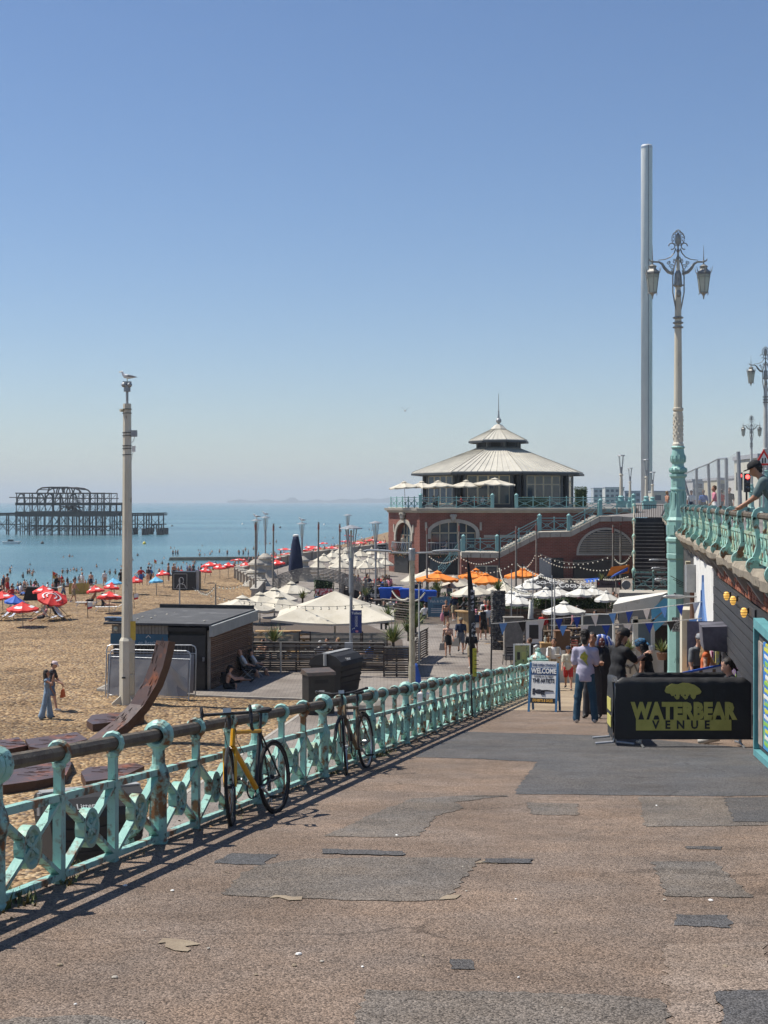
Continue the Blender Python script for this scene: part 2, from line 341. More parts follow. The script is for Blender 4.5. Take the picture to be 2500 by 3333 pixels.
prom=[(-11,-10),(-9.6,8),(-5.15,37.2),(-2.4,54.6),(-8.2,55.9),(-11.6,57.6),(-11.2,63),(-10.2,66),(-10.4,90),(-9.6,104),(-10.2,118),(-14.5,141),(-11.5,178),(2,230),(90,300),(90,61),(24,61),(7,59.9),(3.0,48),(1.5,30),(-3,10),(-7,-10)]
sheet('lower_promenade',prom,lambda x,y:LOW,pav_g)
b=MB()
for(p,q)in zip(prom[:14],prom[1:14]):b.bar((*p,LOW-.12),(*q,LOW-.12),.12,.26)
struct(b.build('kerb',concrete))
SHORE=np.array([(-150,36),(-100,149),(-63,233),(-51.5,259),(-44.7,291),(-35.9,332),(-27.6,425),(-15.7,485),(0,673),(60,1300)],float)
def shore_s(X,Y):
 X=np.asarray(X,float);Y=np.asarray(Y,float);best=np.full(X.shape,1e9);sg=np.ones(X.shape)
 for a,c in zip(SHORE[:-1],SHORE[1:]):
  d=c-a;L2=(d**2).sum();t=np.clip(((X-a[0])*d[0]+(Y-a[1])*d[1])/L2,0,1)
  dx=X-(a[0]+t*d[0]);dy=Y-(a[1]+t*d[1]);ds=np.hypot(dx,dy);cr=d[0]*dy-d[1]*dx
  m=ds<best;best=np.where(m,ds,best);sg=np.where(m,np.where(cr<0,1,-1),sg)
 return best*sg
def beach_z(X,Y):
 s=shore_s(X,Y);z=SEA+.096*s
 top=-7.66+.05*np.sin(np.asarray(X)*.55+np.asarray(Y)*.21)*np.clip((np.asarray(Y)-20)/60,0,1)*0.6-.02
 k=40.0;h=np.clip(.5+.5*(top-z)/1.2,0,1)
 return top*(1-h)+z*h-1.2*h*(1-h)*.5
def bz(x,y):return float(beach_z(np.array(x),np.array(y)))
xs=np.concatenate([np.arange(-160,-40,3.0),np.arange(-40,12,1.2),np.arange(12,60,6)]);yy=np.concatenate([np.arange(-12,160,1.6),np.arange(160,800,5)])
XX,YY=np.meshgrid(xs,yy);ZZ=beach_z(XX,YY)
nr=np.random.RandomState(3);ZZ=ZZ+nr.normal(0,.032,ZZ.shape)
b=MB();b.v=[tuple(p)for p in np.stack([XX.ravel(),YY.ravel(),ZZ.ravel()],1).tolist()]
nx=len(xs);b.f=[(r*nx+c,r*nx+c+1,(r+1)*nx+c+1,(r+1)*nx+c)for r in range(len(yy)-1)for c in range(nx-1)if ZZ[r,c]>SEA-3];b.m=[0]*len(b.f)
shingle=voro('shingle',[(.16,.10,.055),(.34,.22,.115),(.42,.28,.15),(.26,.165,.085),(.50,.37,.22),(.30,.20,.11),(.38,.25,.135),(.20,.15,.11),(.46,.31,.16)],8,.9,1.0,.12,big=(.56,.55,.54),bigsc=.3)
struct(b.build('beach',shingle,smooth=True))
b=MB();b.quad((-24000,-300,SEA),(24000,-300,SEA),(24000,24000,SEA),(-24000,24000,SEA))
m=bpy.data.materials.new('sea_water');m.use_nodes=True;t=m.node_tree;p=t.nodes['Principled BSDF']
p.inputs['Roughness'].default_value=.22;p.inputs['IOR'].default_value=1.33;p.inputs['Specular IOR Level'].default_value=.5
tc=t.nodes.new('ShaderNodeTexCoord');bp=t.nodes.new('ShaderNodeBump');bp.inputs['Strength'].default_value=1.0;bp.inputs['Distance'].default_value=1.0
mp=t.nodes.new('ShaderNodeMapping');mp.inputs['Scale'].default_value=(.5,1.3,1);t.links.new(tc.outputs['Object'],mp.inputs[0])
n1=t.nodes.new('ShaderNodeTexNoise');n1.inputs['Scale'].default_value=.35;n1.inputs['Detail'].default_value=6;n1.inputs['Roughness'].default_value=.6;t.links.new(mp.outputs[0],n1.inputs['Vector'])
t.links.new(n1.outputs['Fac'],bp.inputs['Height']);t.links.new(bp.outputs[0],p.inputs['Normal'])
mp2=t.nodes.new('ShaderNodeMapping');mp2.inputs['Scale'].default_value=(.002,.012,1);t.links.new(tc.outputs['Object'],mp2.inputs[0])
n2=t.nodes.new('ShaderNodeTexNoise');n2.inputs['Scale'].default_value=1.0;n2.inputs['Detail'].default_value=7;t.links.new(mp2.outputs[0],n2.inputs['Vector'])
rp=t.nodes.new('ShaderNodeValToRGB');rp.color_ramp.elements[0].position=.35;rp.color_ramp.elements[0].color=(.065,.15,.18,1);rp.color_ramp.elements[1].position=.68;rp.color_ramp.elements[1].color=(.115,.235,.255,1)
t.links.new(n2.outputs['Fac'],rp.inputs[0]);t.links.new(rp.outputs[0],p.inputs['Base Color'])
struct(b.build('sea',m));MATS['sea']=m;SEA_P=p;SEA_B=bp
b=MB();pts=[]
for i in range(60):
 px=740+i*9.2;h=1+3.2*math.sin(i*.35)**2+rng.uniform(0,1.2)+(5 if 21<i<25 else 0)+max(0,i-34)*.24
 pts.append((gx(px,14000),14000,SEA+h*4+14))
for(p0,p1)in zip(pts,pts[1:]):
 b.add([(p0[0],14000,SEA-5),(p1[0],14000,SEA-5),p1,p0,(p0[0],14900,SEA-5),(p1[0],14900,SEA-5)],[(0,1,2,3),(3,2,5,4)])
struct(b.build('hills',mat('far_hills',(.10,.13,.12),(.14,.16,.13),.01,.9)))
wth=thing('retaining_wall','rendered retaining wall below the turquoise railing, dropping from ramp to beach path','wall',(rail_x(11),11,LOW))
b=MB()
for y0,y1 in zip(range(-3,54,3),range(0,57,3)):
 if y0>52:break
 xa,xb=rail_x(y0)-.22,rail_x(y1)-.22
 b.add([(xa,y0,LOW-.3),(xb,y1,LOW-.3),(xb,y1,ramp_z(y1)-.01),(xa,y0,ramp_z(y0)-.01),(xa+.3,y0,LOW-.3),(xb+.3,y1,LOW-.3),(xb+.3,y1,ramp_z(y1)-.012),(xa+.3,y0,ramp_z(y0)-.012)],[(0,3,2,1),(4,5,6,7),(3,7,6,2)])
b.xf(Matrix.Translation(-wth.location));b.build('wall_face',concrete,wth)
# ruined pier in the sea
D=642.0
iron=mat('rusted_pier_iron',(.06,.052,.047),(.09,.075,.065),.4,.85)
pier=thing('ruined_pier','skeletal rusted iron pier ruin with arched roof frames standing in the sea','pier',(gx(220,D),D,SEA))
def pc(x,y,k=0.0):v=at(.422*x,1550+.4219*y,D);v.y=D+k;return v-Vector(pier.location)
rows=(-14,0,14)
b=MB();b2=MB();r2=random.Random(4)
for k in rows:
 xs_=[185,215,240,292,318,345,410,445,462,512,528,585,612,640,668,700,735,765,795,818,850]
 for x in xs_:
  x+=r2.uniform(-6,6);b.tube([pc(x,440,k)+Vector((0,0,-1.5)),pc(x,292,k)],r2.choice([.15,.22,.42 if k<0 else .2]),6)
 for x in range(190,830,46):
  a,c=(x,x+46)if r2.random()<.5 else(x+46,x);b2.tube([pc(a,425,k),pc(c,385,k)],.14,4);b2.tube([pc(c,425,k),pc(a,385,k)],.14,4)
  if r2.random()<.6:b2.tube([pc(a,375,k),pc(c,305,k)],.16,4)
 b2.tube([pc(185,382,k),pc(860,388,k)],.2,4)
for k in(-7,7):
 for x in[905,925,948,1022,1040,1130,1150,1243]+[98,20,-60,-140]:b.tube([pc(x,440,k)+Vector((0,0,-1.5)),pc(x,288,k)],.3,6)
 for x0,x1 in((860,905),(905,948),(948,1022),(1040,1130),(1150,1243),(98,185),(20,98),(-60,20),(-140,-60)):
  b2.tube([pc(x0,425,k),pc(x1,330,k)],.13,4);b2.tube([pc(x1,425,k),pc(x0,330,k)],.13,4);b2.tube([pc(x0,372,k),pc(x1,372,k)],.15,4)
 for x in(1022,1130,1150,1243,1265):b.tube([pc(x,432,k)+Vector((0,0,-1.5)),pc(x,400,k)],1.0,8)
 b.tube([pc(1168,430,k),pc(1168,368,k)],.3,5);b.tube([pc(1228,430,k),pc(1228,368,k)],.3,5);b2.tube([pc(1168,372,k),pc(1268,372,k)],.3,4)
b.build('piles',iron,pier)['kind']='stuff';b2.build('braces',iron,pier)['kind']='stuff'
b=MB()
for k in(-14,14):b.bar(pc(180,290,k),pc(945,290,k),.8,2.2);b.bar(pc(180,214,k),pc(935,214,k),.5,1.2)
for x in range(180,946,30):b.bar(pc(x,292,-14),pc(x,292,14),.6,1.2)
for k in(-7,7):
 for xa,xb in((-200,185),(940,1268)):
  b.bar(pc(xa,288,k),pc(xb,284,k),.4,.4);b.bar(pc(xa,302,k),pc(xb,300,k),.4,.4)
  for x in range(xa,xb,14):b.tube([pc(x,288,k),pc(x+7,302,k),pc(x+14,288,k)],.16,4)
b.build('deck_girders',iron,pier)
b=MB()
for k in rows:
 for x in(187,250,292,350,408,470,520,560,640,700,735,800,855):
  b.tube([pc(x,288,k),pc(x+r2.uniform(-4,4),132,k)],.22,5)
 for x in range(190,850,60):
  a,c=x,x+60
  if r2.random()<.75:b.tube([pc(a,282,k),pc((a+c)/2,225,k),pc(c,282,k)],.12,4)
  if r2.random()<.6:b.tube([pc(a,205,k),pc(c,140,k)],.1,4)
  if r2.random()<.5:b.tube([pc(c,205,k),pc(a,140,k)],.1,4)
 b.tube([pc(180,132,k),pc(860,132,k)],.25,5);b.tube([pc(135 if k==-14 else 185,164,k),pc(870,172,k)],.2,5);b.tube([pc(185,214,k),pc(935,214,k)],.28,5)
 for x in(895,902):b.tube([pc(x,288,k),pc(x,216,k)],.2,5)
for x in(187,292,408,520,640,735,855):
 for y in(132,172,214):b.tube([pc(x,y,-14),pc(x,y,14)],.22,4)
for i in range(26):
 x=r2.uniform(500,620);b.tube([pc(x,r2.uniform(215,260),r2.uniform(-12,8)),pc(x+r2.uniform(-50,50),r2.uniform(220,285),r2.uniform(-12,8))],r2.uniform(.1,.4),4)
b.build('pavilion_frame',iron,pier)
b=MB()
for k in(-10,10):
 b.tube([pc(322,132,k),pc(335,108,k),pc(365,92,k),pc(420,88,k),pc(560,88,k),pc(615,95,k),pc(645,108,k),pc(663,128,k)],.35,5)
 for c in(435,500,555):b.tube([pc(c+24*math.cos(t*PI/8),128-42*math.sin(t*PI/8),k)for t in range(9)],.3,5)
for c in(225,370,440,510,620):
 b.tube([pc(c+30*math.cos(t*PI/8),205-68*math.sin(t*PI/8),-14)for t in range(9)],.3,5)
for x in(340,420,500,560,640):b.tube([pc(x,104 if x in(340,640)else 90,-10),pc(x,104 if x in(340,640)else 90,10)],.25,4)
b.build('roof_arches',iron,pier)
# observation tower
D=650.0
tw=thing('observation_tower','very tall slim pale grey observation tower rising above the promenade','tower',(gx(2105,D),D,-6))
H_=169
b=MB();b.lathe([(2.55,0),(2.6,H_-2),(2.6,H_-.6),(2.3,H_)],28)
clad=mat('tower_cladding',(.62,.62,.60),(.52,.52,.52),.25,.55,.1,1.2,stretch=(1,1,.3))
b.build('shaft',clad,tw,smooth=True)
b=MB();b.box((.35,-2.52,H_/2),(.34,.4,H_-1));b.build('guide_rail',mat('tower_rail',(.16,.17,.19),rough=.5),tw)
b=MB();b.lathe([(2.68,0),(2.68,.8)],28);o=b.build('top_ring',steel,tw,(0,0,H_-1.6));b=MB();b.lathe([(.08,0),(.04,2.2)],6);b.build('mast',steel,tw,(.6,0,H_))
# far town blocks along the seafront
townm=[mat('far_block_%d'%i,c,tuple(x*.85 for x in c),.2,.8)for i,c in enumerate([(.42,.42,.42),(.5,.48,.44),(.46,.41,.3),(.33,.34,.36),(.52,.5,.42)])]
winm=mat('far_window',(.07,.08,.1),rough=.3)
def block(px0,px1,ytop,d,label,mi,floors,ybase=1650,group='far seafront blocks',bays=None):
 x0,x1=gx(px0,d),gx(px1,d);zt=-(ytop-1632)/F*d;zb=-9.0;w=x1-x0
 o=thing('apartment_block',label,'building',((x0+x1)/2,d,zb),0,group)
 h=zt-zb;b=MB();b.box((0,7,h/2),(w,14,h));b.build('wall',townm[mi],o)
 b=MB();b.box((0,7,h+.3),(w+.5,14.5,.6));b.build('roof',townm[3],o)
 b=MB();nb=bays or max(2,int(w/3.2));me=None
 fh=(h-8 if h>20 else h)/floors
 wb=MB();wb.box((0,0,0),(w/nb*.6,.3,fh*.5));wme=wb.mesh('window',winm)
 sb=MB();sb.box((0,-.3,-fh*.34),(w/nb*.95,.7,fh*.1));sme=sb.mesh('balcony',townm[1])
 for f in range(floors):
  for i in range(nb):
   wd=obj('window',wme,o,((i+.5)/nb*w-w/2,-.02,h-fh*(f+.55)))
   if(mi+i)%2==0:obj('balcony',sme,wd)
block(1960,1985,1606,1300,'low grey block furthest left of the far seafront, beside the hall roof',3,3)
block(1932,1965,1590,1150,'pale stepped block rising right of the hall roof',0,5)
block(1970,2032,1588,1050,'long pale block left of the cream lamp columns',1,5)
block(2034,2085,1600,1000,'dark grey long low block left of the tower',3,4)
block(2126,2190,1602,620,'cream classical low block right of the tower foot',4,3)
block(2255,2330,1566,420,'pale many-windowed apartment block behind the mesh fence',0,6)
block(2335,2425,1563,330,'cream terrace block behind the leaning fence posts',2,5)
block(2425,2520,1555,290,'grey and cream block behind the traffic lights',1,5)
block(2470,2560,1490,200,'tall pale stepped hotel block at the right edge',4,8)
shade_m=mat('dark_shade_boards',(.115,.085,.06),(.075,.055,.04),2,.85,.3,14,stretch=(1,7,1),c3=(.05,.04,.03),sc3=1.2)  # added dark board sheets stand in for shadow and clutter over pale paving
for nm,P in(('garden_shade_sheet',[(-5.8,63.7),(.95,63.5),(1.0,78),(-2,92),(-9.6,92),(-9.3,68)]),('bar_shade_sheet',[(5.9,66),(7.0,59.9),(11.6,59.9),(17.5,84),(7.0,84)]),('pub_shade_sheet',[(-.5,88),(4.6,88),(9.5,86.5),(16,92),(16,118),(-.6,118)])):
 sheet(nm,P,lambda x,y:LOW,shade_m,.008 if nm!='garden_shade_sheet' else .012)
 # lattice railings (turquoise cast iron)
def lattice_panel(w,h,ring=True,slope=0.0,t=.05,mt=None,n=10):
 """cross bars with a ring in the middle, between x=0 and x=w; slope = rise over the panel"""
 b=MB();c=(w/2,0,h/2+slope/2);r=min(w,h)*.2
 for(x0,z0,x1,z1)in((0,0,w,h+slope),(0,h,w,slope)):b.bar((x0,0,z0),(x1,0,z1),t,t)
 if ring:b.tube([(c[0]+r*math.cos(2*PI*i/n),0,c[2]+r*math.sin(2*PI*i/n))for i in range(n)],t*.6,4,closed=True)
 return b
def lattice_rail(name,label,p0,p1,h=1.05,bay=1.5,mt=None,post=.14,posts=True,group=None,railm=None,newel=True):
 p0,p1=Vector(p0),Vector(p1);d=p1-p0;L=Vector((d.x,d.y,0)).length;n=max(1,round(L/bay));w=L/n
 o=thing(name,label,'railing',p0,math.atan2(d.y,d.x),group);sl=d.z
 mt=mt or aqua_far
 b=MB();b.bar((0,0,h),(L,0,h+sl),.08,.07);b.build('top_rail',railm or mt,o)
 b=MB();b.bar((0,0,h*.78),(L,0,h*.78+sl),.05,.05);b.bar((0,0,.1),(L,0,.1+sl),.06,.06);b.build('lower_rails',mt,o)
 me=lattice_panel(w,h*.78-.1,True,sl/n).mesh('cross_panel',mt)
 pb=MB();pb.box((0,0,(h+.04)/2),(post*.7,post*.7,h+.04));pb.ball((0,0,h+.07),post*.5,6,4);pm=pb.mesh('post',mt)
 nb=MB();nb.box((0,0,(h+.2)/2),(.34,.34,h+.2));nb.box((0,0,h+.24),(.42,.42,.08));nb.lathe([(.2,0),(.1,.12),(.01,.18)],8,(0,0,h+.28));nm=nb.mesh('newel_post',mt)
 for i in range(n):obj('cross_panel',me,o,(i*w,0,.1+sl*i/n))
 for i in range(n+1):
  e=newel and i in(0,n);obj('newel_post' if e else 'post',nm if e else pm,o,(i*w,0,sl*i/n))
 return o
 # the round-roofed hall
hb=brickmat('hall_brick_x',(.23,.062,.040),(.17,.045,.030),(.22,.13,.10),.45,.15,.02,rot=(R(90),0,0),bump=.2,dirt=(.75,.72,.7))
zinc=mat('zinc_roof',(.58,.545,.455),(.47,.44,.37),.7,.55,.1,3,metal=0.0,stretch=(1,1,.3))
darkcol=mat('dark_painted_column',(.045,.05,.055),(.06,.065,.07),1,.5)
creamf=mat('cream_window_frame',(.50,.45,.33),(.43,.39,.28),1,.6)
paneblue=mat('window_pane',(.035,.06,.085),rough=.06,spec=.7)
hall=thing('seafront_hall','red brick seafront hall with round metal roof, cupola and roof terrace','building',(13.07,162,LOW))
HO=Vector(hall.location)
def hbuild(b,name,mt,parent=None,smooth=False):
 b.xf(Matrix.Translation(-HO));o=b.build(name,mt,hall if parent is None else parent,smooth=smooth);return o
TF=-.70
ph=R(10)
def octv(r,k):return Vector((HO.x+r*math.cos(ph-k*PI/4),HO.y+r*math.sin(ph-k*PI/4),0))
def facet_roof(r0,z0,r1,z1,nrib,name,fas=.25):
 for k in range(8):
  a,c=octv(r0,k),octv(r0,k+1);e,f=octv(r1,k),octv(r1,k+1)
  A,C,E,G_=a+Vector((0,0,z0)),c+Vector((0,0,z0)),e+Vector((0,0,z1)),f+Vector((0,0,z1))
  b=MB();dz=Vector((0,0,-.22));b.add([A,C,G_,E,A+dz,C+dz,G_+dz,E+dz],[(3,2,1,0),(4,5,6,7),(0,1,5,4)])
  o=hbuild(b,name,zinc)
  b=MB()
  for i in range(nrib+1):
   u=i/nrib;p,q=A.lerp(C,u),E.lerp(G_,u if nrib<3 else u)
   b.bar(p+Vector((0,0,.03)),q+Vector((0,0,.03)),.04,.05)
  b.xf(Matrix.Translation(-HO));rb=b.build('seam_ribs',zinc,o)
  b=MB();b.bar(A+dz,C+dz,.25,.22);b.xf(Matrix.Translation(-HO));b.build('gutter',darkcol,o)
facet_roof(10.05,3.25,2.5,6.05,11,'roof_panel')
facet_roof(3.4,6.95,.75,8.25,5,'cupola_roof_panel')
b=MB();b.lathe([(.75,8.2),(.95,8.25),(.45,8.7),(.12,8.85),(.1,8.95)],8,(HO.x,HO.y,0),ph=ph);hbuild(b,'cupola_cap',zinc)
b=MB();b.ball((HO.x,HO.y,9.2),.32,10,8);b.lathe([(.14,9.5),(.07,10.2),(.11,10.3),(.05,10.4),(.03,12.3)],6,(HO.x,HO.y,0));hbuild(b,'finial',greymetal)
b=MB()
for k in range(8):
 a,c=octv(2.45,k),octv(2.45,k+1)
 b.add([a+Vector((0,0,5.9)),c+Vector((0,0,5.9)),c+Vector((0,0,7)),a+Vector((0,0,7))],[(0,1,2,3)])
hbuild(b,'cupola_wall',darkcol)
lb=MB();lb.box((0,0,0),(1.1,.1,.62));lm=lb.mesh('louvre',mat('cupola_louvre',(.012,.012,.013),rough=.6));pb=MB();pb.box((0,0,0),(.22,.2,.95));pm_=pb.mesh('cupola_post',mat('zinc_post',(.12,.12,.12),rough=.5))
for k in range(8):
 a=(octv(2.45,k)+octv(2.45,k+1))/2;ang=math.atan2(a.y-HO.y,a.x-HO.x)+PI/2
 o=obj('louvre',lm,hall,Vector((a.x,a.y,6.5))-HO+(a-HO).normalized()*0);o.rotation_euler.z=ang
 q=octv(2.5,k);o=obj('cupola_post',pm_,hall,Vector((q.x,q.y,6.5))-HO);o.rotation_euler.z=ang
for k in range(8):
 a,c=octv(8.6,k),octv(8.6,k+1);u=(c-a);L=u.length;u.normalize();ang=math.atan2(u.y,u.x)
 wl=bpy.data.objects.new('glazed_wall',None);COL.objects.link(wl);wl.parent=hall;wl.location=Vector((a.x,a.y,TF))-HO;wl.rotation_euler.z=ang
 b=MB();b.box((L/2,.12,.2),(L,.1,.4));b.box((L/2,.12,3.7),(L,.3,.35));b.build('sill_and_head',darkcol,wl)
 for x in(0.0,.75,L-.75,L):b=MB();b.lathe([(.26,0),(.26,3.8)],8,(x,0,0));b.build('column',darkcol,wl)
 nb=4;w=(L-1.9)/nb
 for i in range(nb):
  x0=.95+i*w
  b=MB()
  for xx in(x0+.05,x0+w-.05):b.box((xx,.1,1.95),(.1,.12,3.2))
  for zz in(.42,2.55,3.5):b.box((x0+w/2,.1,zz),(w-.2,.12,.1))
  if i in(1,2):b.box((x0+w/2,.1,1.45),(.06,.1,2.1))
  fr=b.build('window',creamf,wl)
  b=MB();b.box((x0+w/2,.14,1.95),(w-.1,.03,3.2));b.build('pane',paneblue,fr)
b=MB();b.lathe([(7.2,TF),(7.2,3.2)],8,(HO.x,HO.y,0),ph=ph);hbuild(b,'inner_core',mat('dim_interior',(.10,.085,.07),(.05,.045,.04),.5,.8))
def arch_wall(o,W,z0,z1,uc,a,zs,rise,mt,depth=.6,N=14,stone_w=.38,sill=None,name='brick_wall'):
 zb=z0 if sill is None else sill
 pts=[(uc-a*math.cos(PI*i/N),zs+rise*math.sin(PI*i/N))for i in range(N+1)]
 b=MB()
 b.quad((0,0,z0),(uc-a,0,z0),(uc-a,0,z1),(0,0,z1));b.quad((uc+a,0,z0),(W,0,z0),(W,0,z1),(uc+a,0,z1))
 b.quad((uc-a,0,z0),(uc+a,0,z0),(uc+a,0,zb),(uc-a,0,zb))if zb>z0 else None
 for p,q in zip(pts,pts[1:]):b.quad((p[0],0,p[1]),(q[0],0,q[1]),(q[0],0,z1),(p[0],0,z1))
 ring=[(uc-a,zb)]+pts+[(uc+a,zb)]
 for p,q in zip(ring,ring[1:]):b.quad((p[0],0,p[1]),(p[0],depth,p[1]),(q[0],depth,q[1]),(q[0],0,q[1]))
 w=b.build(name,mt,o)
 b=MB();k=stone_w
 out=[(uc-(a+k)*math.cos(PI*i/N),zs+(rise+k)*math.sin(PI*i/N))for i in range(N+1)]
 for i in range(N):
  p,q,r_,s=pts[i],pts[i+1],out[i+1],out[i]
  b.add([(p[0],-.12,p[1]),(q[0],-.12,q[1]),(r_[0],-.12,r_[1]),(s[0],-.12,s[1]),(p[0],.1,p[1]),(q[0],.1,q[1]),(r_[0],.01,r_[1]),(s[0],.01,s[1])],[(0,1,2,3),(0,4,5,1),(3,2,6,7)])
 for sx in(-1,1):b.box((uc+sx*(a+k/2),-.06,zs-.3),(k,.16,.6));b.box((uc+sx*(a+k+.12),-.05,zs+.7),(.22,.14,.85))
 b.build('arch_surround',stone,o)
 g=MB();g.quad((uc-a,depth,zb),(uc+a,depth,zb),(uc+a,depth,zs+rise),(uc-a,depth,zs+rise));gl=g.build('arch_window',paneblue,o)
 b=MB();nm=5
 for i in range(nm+1):
  u=-a+2*a*i/nm;zz=zs+rise*math.sqrt(max(0,1-(u/a)**2));b.box((uc+u*.98,depth-.04,(zb+zz)/2),(.12,.08,zz-zb))
 b.box((uc,depth-.04,zs),(2*a,.08,.12));b.build('mullions',creamf,gl)
 return w
def basket(o,u0,u1,z,parent_label=None):
 b=MB();n=18;mid=(u0+u1)/2;hw=(u1-u0)/2
 top=[(mid+hw*math.cos(PI*i/n)*-1,-.15-.75*math.sin(PI*i/n),z+1.05)for i in range(n+1)]
 b.tube(top,.05,5);b.tube([(p[0],p[1]*.9,z)for p in top],.05,5)
 for p in top:b.tube([p,(p[0],p[1]*1.15,z+.5),(p[0],p[1]*.8,z-.05)],.025,4)
 b.build('balcony_railing',greymetal,o)
 b=MB();b.box((mid,-.35,z-.1),(2*hw,.8,.12));b.build('balcony_floor',stone,o)
 b=MB()
 for i in range(220):
  x=mid+rng.uniform(-hw,hw);y=-.6+rng.uniform(-.3,.25);zz=z-.15+rng.gauss(0,.18);s=rng.uniform(.06,.13)
  v=[Vector((x,y,zz))+Vector((rng.uniform(-1,1),rng.uniform(-1,1),rng.uniform(-1,1)))*s for _ in range(3)];b.add(v,[(0,1,2)],0 if rng.random()<.7 else 1)
 b.build('planter_foliage',[leafh,mat('flower_mix',(.5,.3,.06),(.5,.1,.12),3,.7)],o)
ZC=-1.18
bay_o=bpy.data.objects.new('canted_bay',None);COL.objects.link(bay_o);bay_o.parent=hall
p0,p1=Vector((.55,155,0)),Vector((3.72,148,0));W=(p1-p0).length
bay_o.location=Vector((p0.x,p0.y,0))-Vector((HO.x,HO.y,HO.z));bay_o.rotation_euler.z=math.atan2(p1.y-p0.y,p1.x-p0.x)
arch_wall(bay_o,W,LOW,ZC,W*.5,1.9,-3.6,1.35,hb,sill=-5.6);basket(bay_o,W*.5-2.2,W*.5+2.2,-5.4)
fr_o=bpy.data.objects.new('front_wall',None);COL.objects.link(fr_o);fr_o.parent=hall;fr_o.location=Vector((3.72,148,0))-HO
WF=22.5
arch_wall(fr_o,WF,LOW,ZC,3.5,2.35,-3.3,1.1,hb,sill=-5.6);basket(fr_o,.8,4.6,-5.35)
b=MB();b.quad((0.55,155,LOW),(0.55,175,LOW),(0.55,175,ZC),(0.55,155,ZC));b.quad((26.2,148,LOW),(26.2,175,LOW),(26.2,175,ZC),(26.2,148,ZC));hbuild(b,'side_walls',hb)
b=MB();fl=[(.55,155),(3.72,148),(26.2,148),(26.2,176),(.55,176)];b.prism(fl,TF-.06,TF);hbuild(b,'terrace_floor',concrete)
b=MB()
prof=[(-.05,ZC-.03),(-.15,ZC+.02),(-.18,ZC+.18),(-.45,ZC+.22),(-.5,TF-.02),(.3,TF+.02),(.3,ZC-.03)]
for(q0,q1)in zip(fl,fl[1:3]):
 d=Vector((q1[0]-q0[0],q1[1]-q0[1],0)).normalized();nrm=Vector((d.y,-d.x,0))
 A=[Vector((q0[0],q0[1],0))+nrm*-u+Vector((0,0,z))-d*.2 for u,z in prof];C=[Vector((q1[0],q1[1],0))+nrm*-u+Vector((0,0,z))+d*.2 for u,z in prof]
 k=len(prof);b.add(A+C,[(i,(i+1)%k,k+(i+1)%k,k+i)for i in range(k)]+[tuple(range(k)),tuple(range(2*k-1,k-1,-1))])
hbuild(b,'cornice',stone)
b=MB();b.box((18.2,147.93,-3.65),(15.6,.14,.3));hbuild(b,'string_course',stone)
for x,yy_,zz in((7.22,147.8,-1.75),(1.95,151.2,-1.6)):
 b=MB();b.ball((x,yy_,zz),(.28,.25,.45),8,6);b.ball((x-.2,yy_-.05,zz+.25),.18,6,5);b.ball((x+.2,yy_-.05,zz+.25),.18,6,5);b.ball((x,yy_-.15,zz-.15),.15,6,5);hbuild(b,'keystone_carving',concrete)
b=MB();b.box((9.4-2.2,147.8,-6.5),(7.2,.2,2.2));b.box((1.9,151.3,-6.6),(3.4,.2,2.0),rz=math.atan2(-7,3.17));hbuild(b,'shop_front',blackm)
b=MB();b.box((5.6,147.66,-6.7),(1.6,.06,1.6));b.box((8.6,147.66,-6.7),(1.9,.06,1.6));hbuild(b,'shop_window',paneblue)
SD=141.0
stair=thing('hall_stair','brick stair block with stone sloping coping climbing the front of the hall','staircase',(gx(1500,SD),SD,LOW))
SO=Vector(stair.location)
def s5(x,y):v=at(1200+.4822*x,1250+.4822*y,SD);return(v.x,v.z)
prof=[s5(625,1135),s5(885,1138),s5(1155,1000),s5(1365,995),s5(1560,893),s5(1790,890)]
xr=prof[-1][0]
b=MB();b.prism([(prof[0][0],LOW-.1)]+[(p[0],p[1]-.5)for p in prof]+[(xr,LOW-.1)],SD,SD+4.2,'y');b.xf(Matrix.Translation(-SO));b.build('brick_wall',hb,stair)
b=MB()
for p,q in zip(prof,prof[1:]):
 L=math.dist(p,q);n=max(1,int(L/.9))
 for i in range(n):
  u0,u1=i/n+.008,(i+1)/n-.008
  a=(p[0]+(q[0]-p[0])*u0,p[1]+(q[1]-p[1])*u0);c=(p[0]+(q[0]-p[0])*u1,p[1]+(q[1]-p[1])*u1)
  bb=MB();bb.prism([(a[0],a[1]-.52),(c[0],c[1]-.52),c,a],SD-.12,SD+4.3,'y');bb.xf(Matrix.Translation(-SO));bb.build('coping_stone',stone,stair)
def flights(p,q,n):
 b=MB()
 for i in range(n):
  x0=p[0]+(q[0]-p[0])*i/n;x1=p[0]+(q[0]-p[0])*(i+1)/n;z=p[1]+(q[1]-p[1])*(i+1)/n
  b.box(((x0+x1)/2,SD+2.1,z-.05),(x1-x0,3.4,.2))
 b.xf(Matrix.Translation(-SO));b.build('steps',concrete,stair)
flights(prof[1],prof[2],12);flights(prof[3],prof[4],9)
lx,lz=gx(1972,SD),-(1801-1632)/F*SD;a,hgt=2.7,2.35;N=16
b=MB();pts=[(lx-a*math.cos(PI*i/N),lz+hgt*math.sin(PI*i/N))for i in range(N+1)];out=[(lx-(a+.22)*math.cos(PI*i/N),lz+(hgt+.22)*math.sin(PI*i/N))for i in range(N+1)]
for i in range(N):b.prism([pts[i],pts[i+1],out[i+1],out[i]],SD-.16,SD+.05,'y')
b.box((lx,SD-.06,lz-.1),(2*a+.44,.2,.2));b.xf(Matrix.Translation(-SO));lun=b.build('lunette_frame',stone,stair)
b=MB();b.prism([(p[0],p[1])for p in pts],SD-.03,SD+.02,'y');b.xf(Matrix.Translation(-SO));b.build('lunette_backing',blackm,lun)
